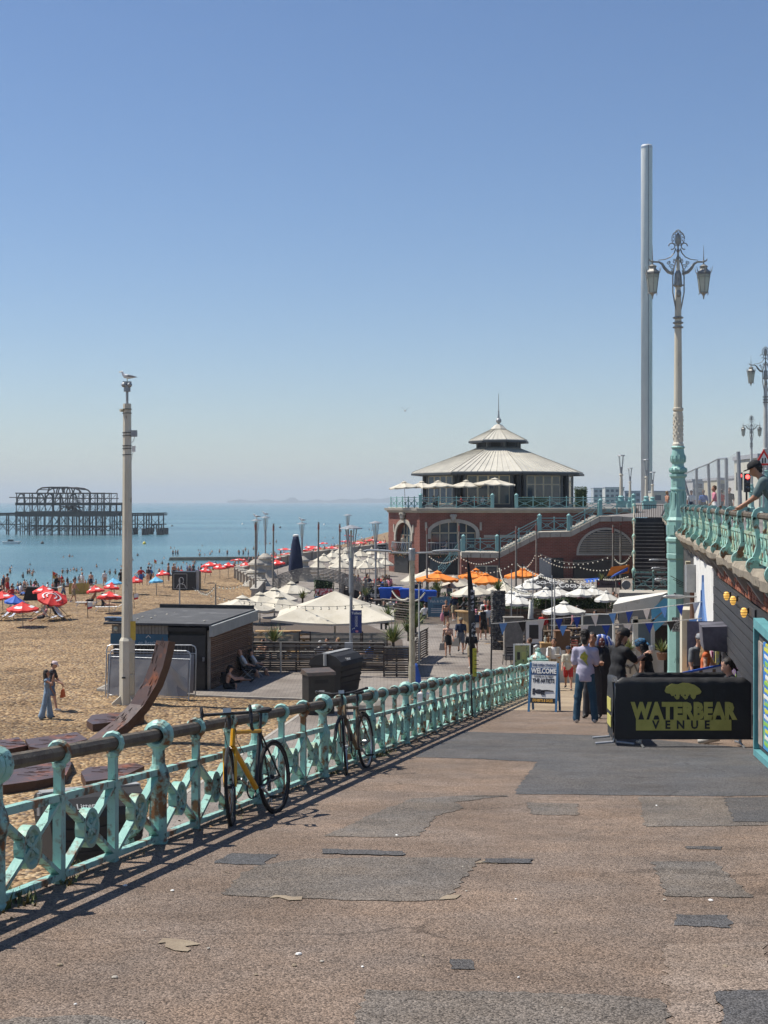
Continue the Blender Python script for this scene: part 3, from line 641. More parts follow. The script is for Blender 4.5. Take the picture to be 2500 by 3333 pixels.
for i in range(13):
 z=lz+.08+i*.172;hw=a*math.sqrt(max(0,1-((z-lz+.08)/hgt)**2))
 if hw>.2:b=MB();b.box((0,0,0),(2*hw,.14,.05),rx=R(-35));b.build('louvre_slat',concrete,lun,(lx-SO.x,SD-.1-SO.y,z-SO.z))
b=MB();b.box((gx(1583,SD),SD-.05,at(0,1862,SD).z),(2.3,.14,1.3));b.xf(Matrix.Translation(-SO));w_=b.build('window',creamf,stair)
for dx in(-.55,.55):b=MB();b.box((gx(1583,SD)+dx,SD-.13,at(0,1862,SD).z),(.95,.05,1.1));b.xf(Matrix.Translation(-SO));b.build('pane',glass_dark,w_)
b=MB();b.box((gx(1775,SD),SD-.05,-6.6),(1.2,.1,2.0));b.xf(Matrix.Translation(-SO));b.build('grey_door',greymetal,stair)
b=MB();b.box((gx(1815,SD),SD-.05,-6.6),(1.15,.1,2.0));b.box((gx(1950,SD),SD-.4,-6.7),(5.2,.8,1.8));b.xf(Matrix.Translation(-SO));b.build('dark_shopfront',blackm,stair)
RH=1.1
nx3=lambda x,y:Vector((s5(x,y)[0],SD+.1,s5(x,y)[1]))
lattice_rail('terrace_railing','turquoise lattice railing along the front of the roof terrace',(.75,154.6,TF),(3.8,148.1,TF),1.1,1.5,newel=False)
lattice_rail('terrace_railing','long turquoise railing across the hall terrace above the brick front',(3.8,148.1,TF),(11.3,148.1,TF),1.1,1.8)
lattice_rail('terrace_railing','turquoise terrace railing in front of the hall doors and green hedge',(13.8,148.1,TF),(26.0,148.1,TF),1.1,1.75)
lattice_rail('stair_railing','short turquoise railing on the lowest stair landing of the hall',nx3(640,1130),nx3(868,1130),1.25,1.8)
lattice_rail('stair_railing','sloping turquoise railing on the lower hall stair flight',nx3(890,1130),nx3(1140,1000),1.25,1.9,newel=False)
lattice_rail('stair_railing','level turquoise railing on the middle stair landing of the hall',nx3(1155,990),nx3(1352,990),1.25,1.6)
lattice_rail('stair_railing','sloping turquoise railing on the upper hall stair flight',nx3(1372,985),nx3(1548,895),1.25,1.4,newel=False)
lattice_rail('stair_railing','turquoise railing at the top of the hall stair by the promenade',nx3(1565,888),nx3(1790,888),1.25,1.5)
lattice_rail('stair_railing','turquoise stair railing dropping to the ground behind the orange parasols',(gx(1428,140),140,LOW),(gx(1500,140),140,-4.97),1.1,1.3,newel=False)
b=MB();b.box((0,0,1.0),(1.5,1.2,2.0));rr=random.Random(2)
def hedge(name,label,loc,dims,n=900,mt=None,rz=0,leaf=.07):
 o=thing(name,label,'hedge',loc,rz);b=MB();b.box((0,0,dims[2]/2),(dims[0]*.86,dims[1]*.8,dims[2]*.9));b.build('core',mat('hedge_core',(.015,.03,.01),rough=.9),o)
 b=MB()
 for i in range(n):
  p=Vector((rr.uniform(-.5,.5)*dims[0],rr.uniform(-.5,.5)*dims[1],rr.uniform(0,1)*dims[2]))
  ax=rr.randrange(3)
  if ax==0:p.y=-dims[1]/2*rr.uniform(.8,1.1)
  elif ax==1:p.z=dims[2]*rr.uniform(.9,1.08)
  else:p.x=rr.choice((-1,1))*dims[0]/2*rr.uniform(.85,1.05)
  b.add([p+Vector((rr.uniform(-1,1),rr.uniform(-1,1),rr.uniform(-1,1)))*leaf for _ in range(4)],[(0,1,2),(0,2,3)],rr.randrange(2))
 b.build('leaves',[leafh,leaf1]if mt is None else mt,o);return o
hedge('clipped_hedge','tall dark clipped hedge at the right end of the hall terrace',(gx(1890,152),152,TF),(1.3,1.2,2.1),700)
hedge('clipped_hedge','low green hedge behind the terrace railing under the hall windows',(gx(1730,149.5),149.5,TF),(3.4,.6,1.1),700)
# upper promenade and its wall
UP=-1.05
upm=mat('promenade_tarmac',(.21,.19,.17),(.17,.15,.135),.6,.9,.2,20)
E=[(wall_x(y),y)for y in(6,30,51,70,93.9)]+[(16.45,94),(16.9,108),(18.8,114),(26.2,141)]
sheet('upper_promenade',E+[(26.2,330),(120,900),(160,900),(40,6)],lambda x,y:UP,upm)
b=MB();b.quad((gx(2000,400),330,UP),(gx(2190,900),900,UP),(40,900,UP-6),(20,330,UP-6));struct(b.build('far_promenade',upm))
arcade=thing('promenade_wall','old arched retaining wall of brick and painted shopfronts below the upper promenade','wall',(wall_x(36),36,LOW))
AO=Vector(arcade.location)
def wp(y,z,out=0.0):return Vector((wall_x(y)+.12-out,y,z))
def wpan(b,y0,y1,z0,z1,out,back=.0,mi=0,zb0=None,zb1=None):
 za,zc=(z0,z0)if z0 is not None else(ramp_z(y0)-.05,ramp_z(y1)-.05)
 P=[wp(y0,za,out),wp(y1,zc,out),wp(y1,z1,out),wp(y0,z1,out),wp(y0,za,-.25),wp(y1,zc,-.25),wp(y1,z1,-.25),wp(y0,z1,-.25)]
 b.add(P,[(0,1,2,3),(4,7,6,5),(0,4,5,1),(1,5,6,2),(2,6,7,3),(3,7,4,0)],mi)
def wbuild(b,name,mt,parent=None):b.xf(Matrix.Translation(-AO));return b.build(name,mt,parent or arcade)
rbrick=brickmat('wall_brick',(.30,.10,.05),(.22,.07,.04),(.2,.15,.12),.225,.075,.01,rot=(R(90),0,R(90)),bump=.4)
b=MB();wpan(b,6,51,None,UP-.28,0);wpan(b,51,96,None,UP-.28,0);wbuild(b,'back_wall',rbrick)
bm_=MB();bm_.box((0,0,0),(.06,.215,.068));bmes=[bm_.mesh('brick',mat('brick_face_%d'%i,c,tuple(x*.8 for x in c),14,.9,.3,40))for i,c in enumerate([(.36,.12,.06),(.28,.085,.045),(.42,.16,.085),(.22,.08,.05)])]
for(ya,yb,za,zb)in((18.4,32.3,-1.70,-1.40),):
 row=0;z=za
 while z<zb:
  y=ya+(row%2)*.113
  while y<yb:
   o=obj('brick',bmes[rr.randrange(4)],arcade,wp(y,z,.02+rr.uniform(-.008,.012))-AO);o.rotation_euler.z=-math.atan(.163);y+=.2255
  z+=.078;row+=1
rub=mat('rough_ledge',(.33,.28,.21),(.22,.185,.14),3,.95,.8,9,c3=(.12,.1,.075),sc3=6)
b=MB();n=130;prev=None
for i in range(n+1):
 y=6+(96-6)*(i/n)**1.6;dz=rr.uniform(-.05,.04);o1=.34+rr.uniform(-.07,.06);o2=.22+rr.uniform(-.08,.06)
 ring=[wp(y,UP+.006,-.3),wp(y,UP+.004,o1-.04),wp(y,UP-.07,o1),wp(y,UP-.19+dz,o1-.02),wp(y,UP-.27+dz,o2),wp(y,UP-.36+dz,.02),wp(y,UP-.36,-.2)]
 if prev:b.add(prev+ring,[(k,k+1,7+k+1,7+k)for k in range(6)])
 prev=ring
wbuild(b,'stone_ledge',rub)
b=MB()
for y in np.arange(20,50,2.75):b.add([wp(y,-1.3,.3),wp(y+.3,-1.3,.3),wp(y+.3,-1.7,.02),wp(y,-1.7,.02),wp(y,-1.3,0),wp(y+.3,-1.3,0)],[(0,1,2,3),(0,3,4),(1,5,2)])
wbuild(b,'stone_brackets',concrete)
wrender=mat('white_render',(.74,.73,.70),(.62,.61,.58),1.2,.8,.3,12)
bd=mat('door_blue',(.035,.10,.27),(.03,.085,.22),2,.5);bdp=mat('arch_blue',(.10,.20,.42),(.09,.17,.36),2,.6)
u=thing('arch_unit','white rendered arch front with a pointed blue door surround in the promenade wall','shopfront',wp(36.5,ramp_z(36.5),0));UO=Vector(u.location)
def ub(b,name,mt,parent):b.xf(Matrix.Translation(-Vector(u.location)));return b.build(name,mt,parent)
b=MB();wpan(b,34.0,42.5,None,-1.62,.08);ub(b,'white_wall',wrender,u)
def pointed(b,yc,hw,zb,zs,zt,o1,o2,N=8):
 pts=[(yc-hw,zb),(yc-hw,zs)]+[(yc-hw+hw*math.sin(i/N*PI/2)**1.2,zs+(zt-zs)*(1-math.cos(i/N*PI/2))**.75)for i in range(1,N+1)]
 pts=pts+[(2*yc-p[0],p[1])for p in reversed(pts[:-1])]
 k=len(pts);b.add([wp(p[0],p[1],o1)for p in pts]+[wp(p[0],p[1],o2)for p in pts],[tuple(range(k))]+[(i,i+k,(i+1)%k+k,(i+1)%k)for i in range(k)])
b=MB();pointed(b,37.6,1.75,-5.35,-3.2,-1.95,.14,0);ub(b,'blue_surround',bdp,u)
b=MB();pointed(b,37.6,1.25,-5.35,-3.4,-2.35,.17,0);d_=ub(b,'blue_door',bd,u)
b=MB();wpan(b,36.0,36.45,-5.2,-3.6,.2);ub(b,'pink_poster',mat('pink_poster',(.72,.10,.30),(.4,.2,.5),2.2,.6),u)
u=thing('music_venue_front','black timber-clad venue front under the ledge with jutting dark sign box','shopfront',wp(28.5,ramp_z(28.5),0))
b=MB();wpan(b,18.2,33.9,None,-1.76,.06);ub(b,'dark_wall',blackm,u)
for i in range(14):
 z=-1.82-i*.2;b=MB();wpan(b,23.8,33.8,z-.17,z,.09+.01*(i%2));ub(b,'dark_board',mat('black_boards',(.03,.03,.033),(.045,.045,.05),3,.6,.2,20),u)
b=MB();b.add([wp(29.6,-2.62,.62),wp(30.8,-2.62,.62),wp(30.8,-3.1,.58),wp(29.6,-3.1,.58),wp(29.6,-2.6,0),wp(30.8,-2.6,0),wp(30.8,-3.15,0),wp(29.6,-3.15,0)],[(0,1,2,3),(0,4,5,1),(3,2,6,7),(0,3,7,4),(1,5,6,2)]);ub(b,'sign_box',mat('sign_box_grey',(.05,.05,.06),(.16,.15,.18),1.6,.6),u)
b=MB();b.add([wp(33.2,-2.8,.75),wp(33.2,-3.9,.75),wp(33.2,-2.8,.1)],[(0,1,2)]);ub(b,'angled_panel',mat('angled_panel',(.22,.2,.26),(.1,.1,.14),2,.6),u)
b=MB();wpan(b,27.2,28.6,-4.4,-3.2,.12);ub(b,'graffiti_shutter',mat('graffiti',(.05,.06,.10),(.35,.12,.35),5,.5,c3=(.35,.5,.12),sc3=7,lo3=.55,hi3=.6,c4=(.5,.55,.65),sc4=12),u)
lampm=mat('lit_amber_glass',(.8,.45,.1),em=(1,.55,.12),ems=.55,rough=.4)
for i,(y,z)in enumerate(((28.7,-1.9),(27.1,-1.88),(24.8,-1.93))):
 o=thing('wall_lamp',['amber ribbed bulkhead wall lamp, nearest the white arch','amber ribbed wall lamp, middle of the three on black boards','amber ribbed wall lamp, lowest and nearest the noticeboard'][i],'lamp',wp(y,z,.12),0,'amber wall lamps')
 o.scale=(.6,.6,.6);b=MB();b.box((.04,0,.04),(.08,.12,.16));b.build('bracket',blackm,o)
 b=MB();b.lathe([(.04,-.16),(.085,-.1),(.1,0),(.085,.08),(.04,.12)],10,(-.1,0,0));b.build('shade',lampm,o,smooth=True)
 for k in range(3):b=MB();b.lathe([(.107-abs(k-1)*.012,0),(.107-abs(k-1)*.012,.015)],10,(-.1,0,-.1+k*.08));b.build('guard_ring',blackm,o)
u=thing('notice_board','large turquoise framed notice board with blue and yellow posters on the right wall','notice board',wp(18,ramp_z(18),.45));NB=Vector(u.location)
o_=.42
def nb(b,name,mt,parent):b.xf(Matrix.Translation(-NB));return b.build(name,mt,parent)
def npan(b,y0,y1,z0,z1,a,c):
 s=lambda y,z:-.09*(y-20)*(z+1.85)/-1.75
 P=[wp(y0,z0+s(y0,z0),a),wp(y1,z0+s(y1,z0),a),wp(y1,z1+s(y1,z1),a),wp(y0,z1+s(y0,z1),a),wp(y0,z0+s(y0,z0),c),wp(y1,z0+s(y1,z0),c),wp(y1,z1+s(y1,z1),c),wp(y0,z1+s(y0,z1),c)]
 b.add(P,[(0,1,2,3),(4,7,6,5),(0,4,5,1),(1,5,6,2),(2,6,7,3),(3,7,4,0)])
tf=mat('board_frame_turquoise',(.13,.36,.38),(.10,.29,.31),3,.5,.2,20)
b=MB();npan(b,8,20.12,-3.58,-3.49,o_+.05,o_-.1);nb(b,'frame_bottom',tf,u)
b=MB();npan(b,8,20.12,-1.78,-1.65,o_+.05,o_-.1);nb(b,'frame_top',tf,u)
b=MB();npan(b,20.0,20.12,-3.48,-1.79,o_+.05,o_-.1);nb(b,'frame_side',tf,u)
b=MB();npan(b,8,20.0,-3.46,-1.79,o_-.02,o_-.08);nb(b,'backing',mat('board_backing',(.05,.05,.05),rough=.8),u)
pal=[(.55,.52,.46),(.03,.12,.5),(.05,.2,.6)]
posters=[(19.35,19.92,-3.4,-1.95,mat('poster_photo',(.42,.38,.33),(.16,.13,.11),2.2,.6,c3=(.6,.25,.2),sc3=4)),(17.2,19.25,-3.4,-1.9,mat('poster_blue',(.03,.13,.52),(.05,.3,.62),1.2,.5,c3=(.55,.55,.05),sc3=4,lo3=.56,hi3=.58,c4=(.15,.45,.1),sc4=.9,lo4=.58,hi4=.64,stretch=(1,1,2.2)))]
for(y0,y1,z0,z1,mt)in posters:b=MB();npan(b,y0,y1,z0,z1,o_+.0,o_-.03);nb(b,'poster',mt,u)
b=MB()
for y0,y1 in((19.4,20.1),(18,19.4),(16,18)):b.add([wp(y0,ramp_z(y0),o_-.04),wp(y1,ramp_z(y1),o_-.04),wp(y1,-3.45-.085*(y1-20),o_-.04),wp(y0,-3.45-.085*(y0-20),o_-.04)],[(0,1,2,3)])
b.add([wp(20.1,ramp_z(20.1),o_-.04),wp(20.1,ramp_z(20.1),0),wp(20.1,-1.7,0),wp(20.1,-1.7,o_-.04)],[(0,1,2,3)]);nb(b,'plinth',blackm,u)
ylw=mat('poster_yellow',(.6,.58,.06),rough=.6);grn=mat('poster_green',(.25,.5,.08),rough=.6)
for i in range(15):
 z=-1.98-i*.095;b=MB();y1=19.15-rr.uniform(0,.2);npan(b,y1-rr.uniform(.5,1.4),y1,z-.03,z+.02,o_+.004,o_-.01);nb(b,'poster_line',[ylw,white,grn][i%3],u)
b=MB();wpan(b,42.6,50.5,None,-1.6,.05);
u=thing('dark_arch_unit','dark recessed arch unit between the white arch and the big lamp column','shopfront',wp(46,ramp_z(46),0));ub(b,'dark_wall',mat('dark_unit',(.035,.033,.032),(.06,.055,.05),1.5,.7),u)
b=MB();wpan(b,43.2,44.6,-6.1,-3.3,.4);ub(b,'cream_awning_side',canvas,u)
b=MB();wpan(b,44.8,45.3,-2.6,-1.9,.2);ub(b,'meter_box',creamf,u)
b=MB();b.tube([wp(41.5,-6,.18),wp(41.5,-2.3,.18)],.07,8);o=b.build('drain_pipe',mat('rust_pipe',(.16,.07,.045),(.1,.06,.04),5,.8));tag(o,'rust brown drainpipe beside the white arch front','pipe')
b=MB();b.box(tuple(wp(41.5,-2.25,.2)),(.34,.3,.8));o=b.build('junction_box',greymetal);tag(o,'grey metal box on the drainpipe above the arch','box')
u=thing('shop_units','dark shopfronts in the promenade wall beyond the big lamp column','shopfront',wp(65,LOW,0));b=MB();wpan(b,51.2,84,LOW,-1.6,.06);ub(b,'dark_wall',MATS['dark_unit'],u)
# upper promenade balustrade: scrolled iron standards
def scroll_post():
 b=MB();sw=.065
 def strip(pts,w0,w1=None):
  n=len(pts);vs=[]
  for i,(x,z,h)in enumerate(pts):
   p,q=pts[max(0,i-1)],pts[min(n-1,i+1)];t=Vector((q[0]-p[0],0,q[1]-p[1])).normalized();nn=Vector((-t.z,0,t.x))
   c=Vector((x,0,z));
   for s_,yv in((-1,-sw),(1,-sw),(1,sw),(-1,sw)):vs.append(c+nn*(s_*h)+Vector((0,yv,0)))
  fs=[(i*4+k,i*4+(k+1)%4,(i+1)*4+(k+1)%4,(i+1)*4+k)for i in range(n-1)for k in range(4)]+[(3,2,1,0),(4*n-4,4*n-3,4*n-2,4*n-1)]
  b.add(vs,fs)
 strip([(.11*math.cos(a),.82+.11*math.sin(a),.035)for a in[R(x)for x in(-60,-20,20,60,100,140,180,210)]],1)
 strip([(-.11,.8,.03),(-.10,.70,.04),(-.06,.58,.035),(-.04,.46,.038),(-.04,.34,.04),(-.06,.24,.045),(-.10,.15,.045),(-.12,.08,.04)],1)
 strip([(.1,.76,.03),(.06,.6,.03),(.04,.3,.035),(.04,.02,.04)],1)
 c=(-.10,.04);rr_=.135
 for yv,s_ in((-sw-.012,rr_),):
  b.prism([(c[0]+s_*math.cos(2*PI*i/16),c[1]+s_*math.sin(2*PI*i/16))for i in range(16)],-sw-.015,sw+.015,'y')
 b.tube([(c[0]+(.10-.08*i/14)*math.cos(i*.75),-sw-.02,c[1]+(.10-.08*i/14)*math.sin(i*.75))for i in range(15)],.014,4)
 return b.mesh('scroll_standard',aqua,smooth=False)
spm=scroll_post()
def balustrade(label,ys,group=None,mt=None):
 y0=ys[0];o=thing('balustrade',label,'railing',(wall_x(y0)-.02,y0,UP),0,group)
 for y in ys:p=obj('scroll_standard',spm,o,(wall_x(y)-wall_x(y0),y-y0,.0));p.rotation_euler.z=-.16
 P=lambda y,z,dx=0:(wall_x(y)-wall_x(y0)+dx,y-y0,z)
 b=MB();b.tube([P(y,.82)for y in ys],.055,8);b.build('handrail',railwood,o)
 b=MB();b.bar(P(ys[0],.52),P(ys[-1],.52),.06,.05);b.bar(P(ys[0],.1),P(ys[-1],.1),.06,.05);b.build('lower_rails',aqua2,o)
 sb=MB();sb.box((0,0,.31),(.04,.03,.42),ry=0);sb.lathe([(.02,.54),(.035,.6),(.02,.66),(.03,.72),(.02,.8)],6);sbm=sb.mesh('spindle',aqua2)
 db=MB();db.bar((0,-.22,.1),(0,.22,.52),.03,.05,up=(1,0,0));db.bar((0,.22,.1),(0,-.22,.52),.025,.05,up=(1,0,0));db.tube([(0,.09*math.cos(i*PI/4),.31+.12*math.sin(i*PI/4))for i in range(8)],.02,4,closed=True);dbm=db.mesh('pierced_panel',aqua2)
 for ya,yb in zip(ys,ys[1:]):
  n=max(2,round((yb-ya)/.55))
  for i in range(1,n):y=ya+(yb-ya)*i/n;obj('spindle',sbm,o,P(y,0))
  for i in range(n):y=ya+(yb-ya)*(i+.5)/n;obj('pierced_panel',dbm,o,P(y,0)).rotation_euler.z=-.16
 return o
yl=[41.5-2.75*i for i in range(10)]
balustrade('scrolled turquoise balustrade of the upper promenade with rusty worn paint, right of the lamp column',sorted([y for y in yl])+[44.2,47])
balustrade('scrolled turquoise balustrade of the upper promenade left of the lamp column by the metal steps',[53+2.75*i for i in range(15)])
# ornate twin-lantern lamp columns
def ornate_lamp(label,loc,full=True,dark=False):
 o=thing('ornate_lamp',label,'street lamp',loc)
 body=creamp;k8=R(22.5)
 gold=mat('lamp_dark_bronze',(.22,.215,.20),(.34,.33,.30),7,.45,.2,20,metal=.4)
 if full:
  b=MB();b.lathe([(.40,ramp_z(loc[1])-.1),(.40,-6.1),(.37,-5.95),(.37,-2.05),(.41,-2.0),(.41,-1.85),(.38,-1.8)],8,ph=k8);b.build('plinth',aqua_l,o)
 b=MB();b.lathe([(.40,-1.8),(.40,-1.45),(.43,-1.4),(.43,-1.3),(.39,-1.25),(.39,-.72),(.41,-.66),(.33,-.55),(.27,-.1),(.25,.35),(.28,.42),(.25,.5),(.25,.82),(.31,.88),(.31,.96)],8,ph=k8);ba=b.build('base',aqua_l,o)
 b=MB()
 for j in range(8):
  a=j*PI/4;b.box((.375*math.cos(a),.375*math.sin(a),-1.0),(.03,.2,.34),rz=a);b.tube([(.372*math.cos(a)+.03*math.cos(a),.38*math.sin(a),-1.16)]*2,.01,3)
  b.box((.265*math.cos(a),.265*math.sin(a),.02),(.03,.09,.62),rz=a,ry=0)
 b.build('raised_panels',aqua_l,ba)
 b=MB();b.lathe([(.2,.96),(.29,1.04),(.30,1.12),(.22,1.22),(.2,1.3),(.24,1.38),(.26,1.5),(.22,1.72),(.2,1.84),(.25,1.9),(.2,1.95)],16);cp=b.build('capital',aqua_l,o,smooth=False)
 b=MB()
 for j in range(12):a=j*PI/6;b.ball((.28*math.cos(a),.28*math.sin(a),1.1),(.05,.05,.09),6,4);b.ball((.25*math.cos(a),.25*math.sin(a),1.5),(.035,.035,.14),5,4)
 b.build('leaf_ornament',aqua_l,cp)
 b=MB();b.lathe([(.2,1.95),(.2,2.02),(.165,2.08),(.17,3.1),(.15,3.16),(.19,3.22),(.19,3.28),(.15,3.3),(.125,6.05),(.11,7.2),(.075,7.9),(.05,8.5)],14);b.build('column',creamp if not dark else mat('lamp_grey_white',(.5,.5,.48),(.4,.4,.38),3,.6),o,smooth=False)
 b=MB();rs=random.Random(5)
 for j in range(60):a=j*2.4;z=2.15+.9*j/60;b.ball((.165*math.cos(a),.165*math.sin(a),z),(.03,.03,.05),5,4)
 b.build('relief_ornament',creamp,o)
 for j,z in enumerate((6.08,6.24,6.42)):b=MB();b.lathe([(.12,0),(.19,.03),(.19,.06),(.12,.09)],12,(0,0,z));b.build('ring',gold,o)
 b=MB()
 for sx in(-1,1):b.tube([(.03*sx,-.05,6.5),(.12*sx,-.06,6.9),(.2*sx,-.06,7.35),(.2*sx,-.06,7.9),(.16*sx,-.06,8.2),(.05*sx,-.06,8.6)],.025,5)
 b.tube([(-.2,-.06,7.6),(.2,-.06,7.6)],.03,5);b.lathe([(.13,7.55),(.15,7.6),(.12,8.0),(.06,8.15)],10);b.ball((0,-.1,7.3),(.1,.08,.14),7,5);b.build('strap_cage',gold,o)
 b=MB()
 for sx in(-1,1):
  b.tube([(.15*sx,0,8.0),(.35*sx,0,8.08),(.48*sx,0,8.22),(.56*sx,0,8.36),(.68*sx,0,8.43),(.9*sx,0,8.43),(1.0*sx,0,8.48),(1.02*sx,0,8.54)],[.05,.06,.055,.045,.035,.03,.025,.02],6)
  b.tube([(.08*sx,0,8.9),(.14*sx,0,8.74),(.26*sx,0,8.6),(.45*sx,0,8.52),(.7*sx,0,8.49)],[.025,.022,.02,.018,.012],5)
  for(cx,cz,r0,t0)in((.22,8.25,.1,0),(.13,8.45,.08,1),(.34,8.4,.07,2),(.2,8.12,.06,3)):
   b.tube([(sx*(cx+(r0-r0*.75*i/14)*math.cos(t0+i*.62)),0,cz+(r0-r0*.75*i/14)*math.sin(t0+i*.62))for i in range(15)],.018,4)
  b.tube([(sx*(.22+.11*math.cos(t)),0,8.98+.11*math.sin(t))for t in[i*.5 for i in range(11)]],.022,5)
 b.lathe([(.03,8.4),(.05,8.6),(.03,8.75),(.07,8.82),(.03,8.9),(.03,9.0)],8);b.build('scroll_bracket',gold,o)
 b=MB()
 b.lathe([(.02,9.0),(.07,9.05),(.1,9.15),(.105,9.28),(.06,9.4),(.02,9.46)],10,sy=.35)
 for j in range(10):
  a=j*2*PI/10;b.tube([(.17*math.cos(a)+.045*math.cos(a+q*.8),0,9.24+.19*math.sin(a)+.05*math.sin(a+q*.8))for q in range(8)],.013,4)
 for j in range(26):a=j*2*PI/26;b.ball((.225*math.cos(a),.0,9.25+.25*math.sin(a)),rs.uniform(.015,.034),5,4)
 for sx in(-1,0,1):b.ball((.06*sx,0,9.53+.02*(sx==0)),.03,5,4)
 b.build('crest',gold,o)
 lan=MB();lan.lathe([(.02,-1.28),(.035,-1.17),(.06,-1.12),(.15,-1.04)],6,ph=PI/6);lan.lathe([(.26,-.38),(.25,-.33),(.13,-.22),(.14,-.16),(.16,-.13),(.1,-.09),(.03,-.05),(.02,.06)],6,ph=PI/6)
 lan.lathe([(.045,.04),(.02,.1),(.004,.62)],6)
 for j in range(6):
  a=PI/6+j*PI/3;lan.bar((.15*math.cos(a),.15*math.sin(a),-1.06),(.235*math.cos(a),.235*math.sin(a),-.38),.022,.022)
  lan.tube([(.25*math.cos(a),.25*math.sin(a),-.38),(.29*math.cos(a),.29*math.sin(a),-.28),(.32*math.cos(a),.32*math.sin(a),-.15)],[.018,.014,.005],4)
  lan.tube([(.15*math.cos(a),.15*math.sin(a),-1.04),(.19*math.cos(a),.19*math.sin(a),-1.14)],[.015,.005],4)
 for z,r0 in((-1.05,.155),(-.42,.245),(-.5,.235)):lan.tube([(r0*math.cos(PI/6+j*PI/3),r0*math.sin(PI/6+j*PI/3),z)for j in range(6)],.018,4,closed=True)
 lme=lan.mesh('lantern',gold);gb=MB();gb.lathe([(.14,-1.05),(.225,-.4)],6,ph=PI/6);gme=gb.mesh('lantern_glass',glass_pale)
 for sx in(-1,1):l=obj('lantern',lme,o,(.9*sx,0,8.40));obj('lantern_glass',gme,l)
 return o
lx0=10.35
ornate_lamp('tall ornate twin-lantern lamp with cream column and turquoise base, nearest on the right',(lx0,50,0))
ornate_lamp('ornate twin-lantern lamp cut by the right edge of the photo',(gx(2492,87.6),87.6,-.02),False,True)
ornate_lamp('small distant ornate twin-lantern lamp behind the traffic lights',(gx(2446,157),157,-.05),False,True)
gl=thing('plinth_stickers','black graffiti tag and stickers stuck on the turquoise lamp plinth','sticker',(lx0,49.6,-4.5))
b=MB();b.box((-.12,-.005,-.02),(.34,.01,.5));b.build('printed_notice',mat('notice_print',(.05,.05,.05),(.5,.5,.48),22,.7,lo=.45,hi=.52),gl,(0,-.352+.38,-.9+.9+.22))
b=MB();g0=Vector((0,.02,-.95));rs=random.Random(9)
b.tube([g0+Vector((.12+.09*math.cos(t*.5),0,.3+.11*math.sin(t*.5)))for t in range(13)],.008,4);b.tube([g0+Vector((.08,0,.27)),g0+Vector((.12,0,.24)),g0+Vector((.17,0,.28))],.008,4)
b.tube([g0+Vector((-.2+.036*i,0,-.12+(.11 if i%2 else-.06)+rs.uniform(-.03,.03)))for i in range(12)],.01,4);b.build('tag',blackm,gl)
# metal steps up to the promenade
st=thing('promenade_steps','dark steps with pale worn nosings climbing to the upper promenade','staircase',(15.17,86,LOW),-.176);S0=Vector(st.location)
dk=mat('dark_step',(.03,.03,.032),(.05,.05,.05),3,.8);nz=mat('worn_nosing',(.28,.27,.25),(.15,.145,.14),6,.8)
N=18
for i in range(N):
 y=86+8*i/N;z=-5.3+3.9*(i+1)/N;b=MB();b.box((.95,y+.22-86,z-.11-LOW),(1.9,.44,.2));s_=b.build('step',dk,st);b=MB();b.box((.95,y-.03-86,z-.025-LOW),(1.86,.06,.03));b.build('nosing',nz,s_)
b=MB();b.prism([(-.02,2.3-.1),(8.0,6.2-.1),(8.0,0),(-.02,0)],0,.1,'x');b.prism([(-.02,2.3-.1),(8.0,6.2-.1),(8.0,0),(-.02,0)],1.9,2.0,'x');b.build('stringers',dk,st)
b=MB();b.box((.6,-1.5,1.1),(3.0,3.0,2.3));b.build('landing',concrete,st)
b=MB();b.box((.95,8.25,3.25),(2.1,.4,6.5));b.build('top_riser',dk,st)
lattice_rail('step_railing','turquoise lattice railing at the foot of the dark promenade steps',(14.6,83.2,-5.25),(16.9,83.0,-5.25),1.1,1.3,mt=aqua,newel=False)
rl=thing('step_handrail','weathered turquoise sloping handrail on the left of the dark steps','railing',(15.12,86,-5.25),-.176)
b=MB();b.tube([(0,0,1.05),(0,8,4.95)],.045,8);b.tube([(0,0,.55),(0,8,4.45)],.035,6);b.build('rails',mat('pale_rail',(.4,.38,.3),(.2,.12,.07),3,.7),rl)
for i in range(5):b=MB();b.lathe([(.09,0),(.07,.1),(.05,.4),(.07,.8),(.12,.95),(.13,1.1),(.09,1.2),(.02,1.24)],8,(0,8*i/4,3.9*i/4));b.build('standard',aqua2,rl)
ft=thing('iron_gate_fence','black vertical bar fence at the top of the dark promenade steps','fence',(16.6,94.3,UP-.3))
b=MB();b.bar((0,0,1.1),(1.95,0,1.1),.05,.05);b.bar((0,0,.15),(1.95,0,.15),.05,.05);b.build('rails',blackm,ft)
bb=MB();bb.box((0,0,.62),(.03,.03,1.0));bm2=bb.mesh('bar',mat('rusty_black_bar',(.04,.035,.03),(.12,.07,.04),4,.7))
for i in range(16):obj('bar',bm2,ft,(.05+i*.123,0,0))
def cream_lamp(label,px,d,ytop,ybase):
 o=thing('promenade_lamp',label,'street lamp',(gx(px,d),d,UP),0,'cream promenade lamps');h=-(ytop-1632)/F*d-UP
 b=MB();b.box((0,0,.5),(1.0,1.0,1.0));b.box((0,0,1.05),(1.2,1.2,.1));b.lathe([(.4,1.1),(.3,1.5),(.42,1.6),(.25,1.75)],10);b.build('base',aqua_far,o)
 b=MB();b.lathe([(.24,1.75),(.17,h*.62),(.26,h*.63),(.2,h*.66)],10);b.build('column',creamp,o)
 b=MB();z0=h*.66
 for a in range(4):t=a*PI/2+.4;b.bar((.1*math.cos(t),.1*math.sin(t),z0),(.34*math.cos(t),.34*math.sin(t),h-.15),.05,.05)
 b.lathe([(.5,h-.15),(.45,h-.05),(.05,h)],10);b.lathe([(.15,z0),(.2,z0+(h-z0)*.35)],8);b.build('lantern',greymetal,o);return o
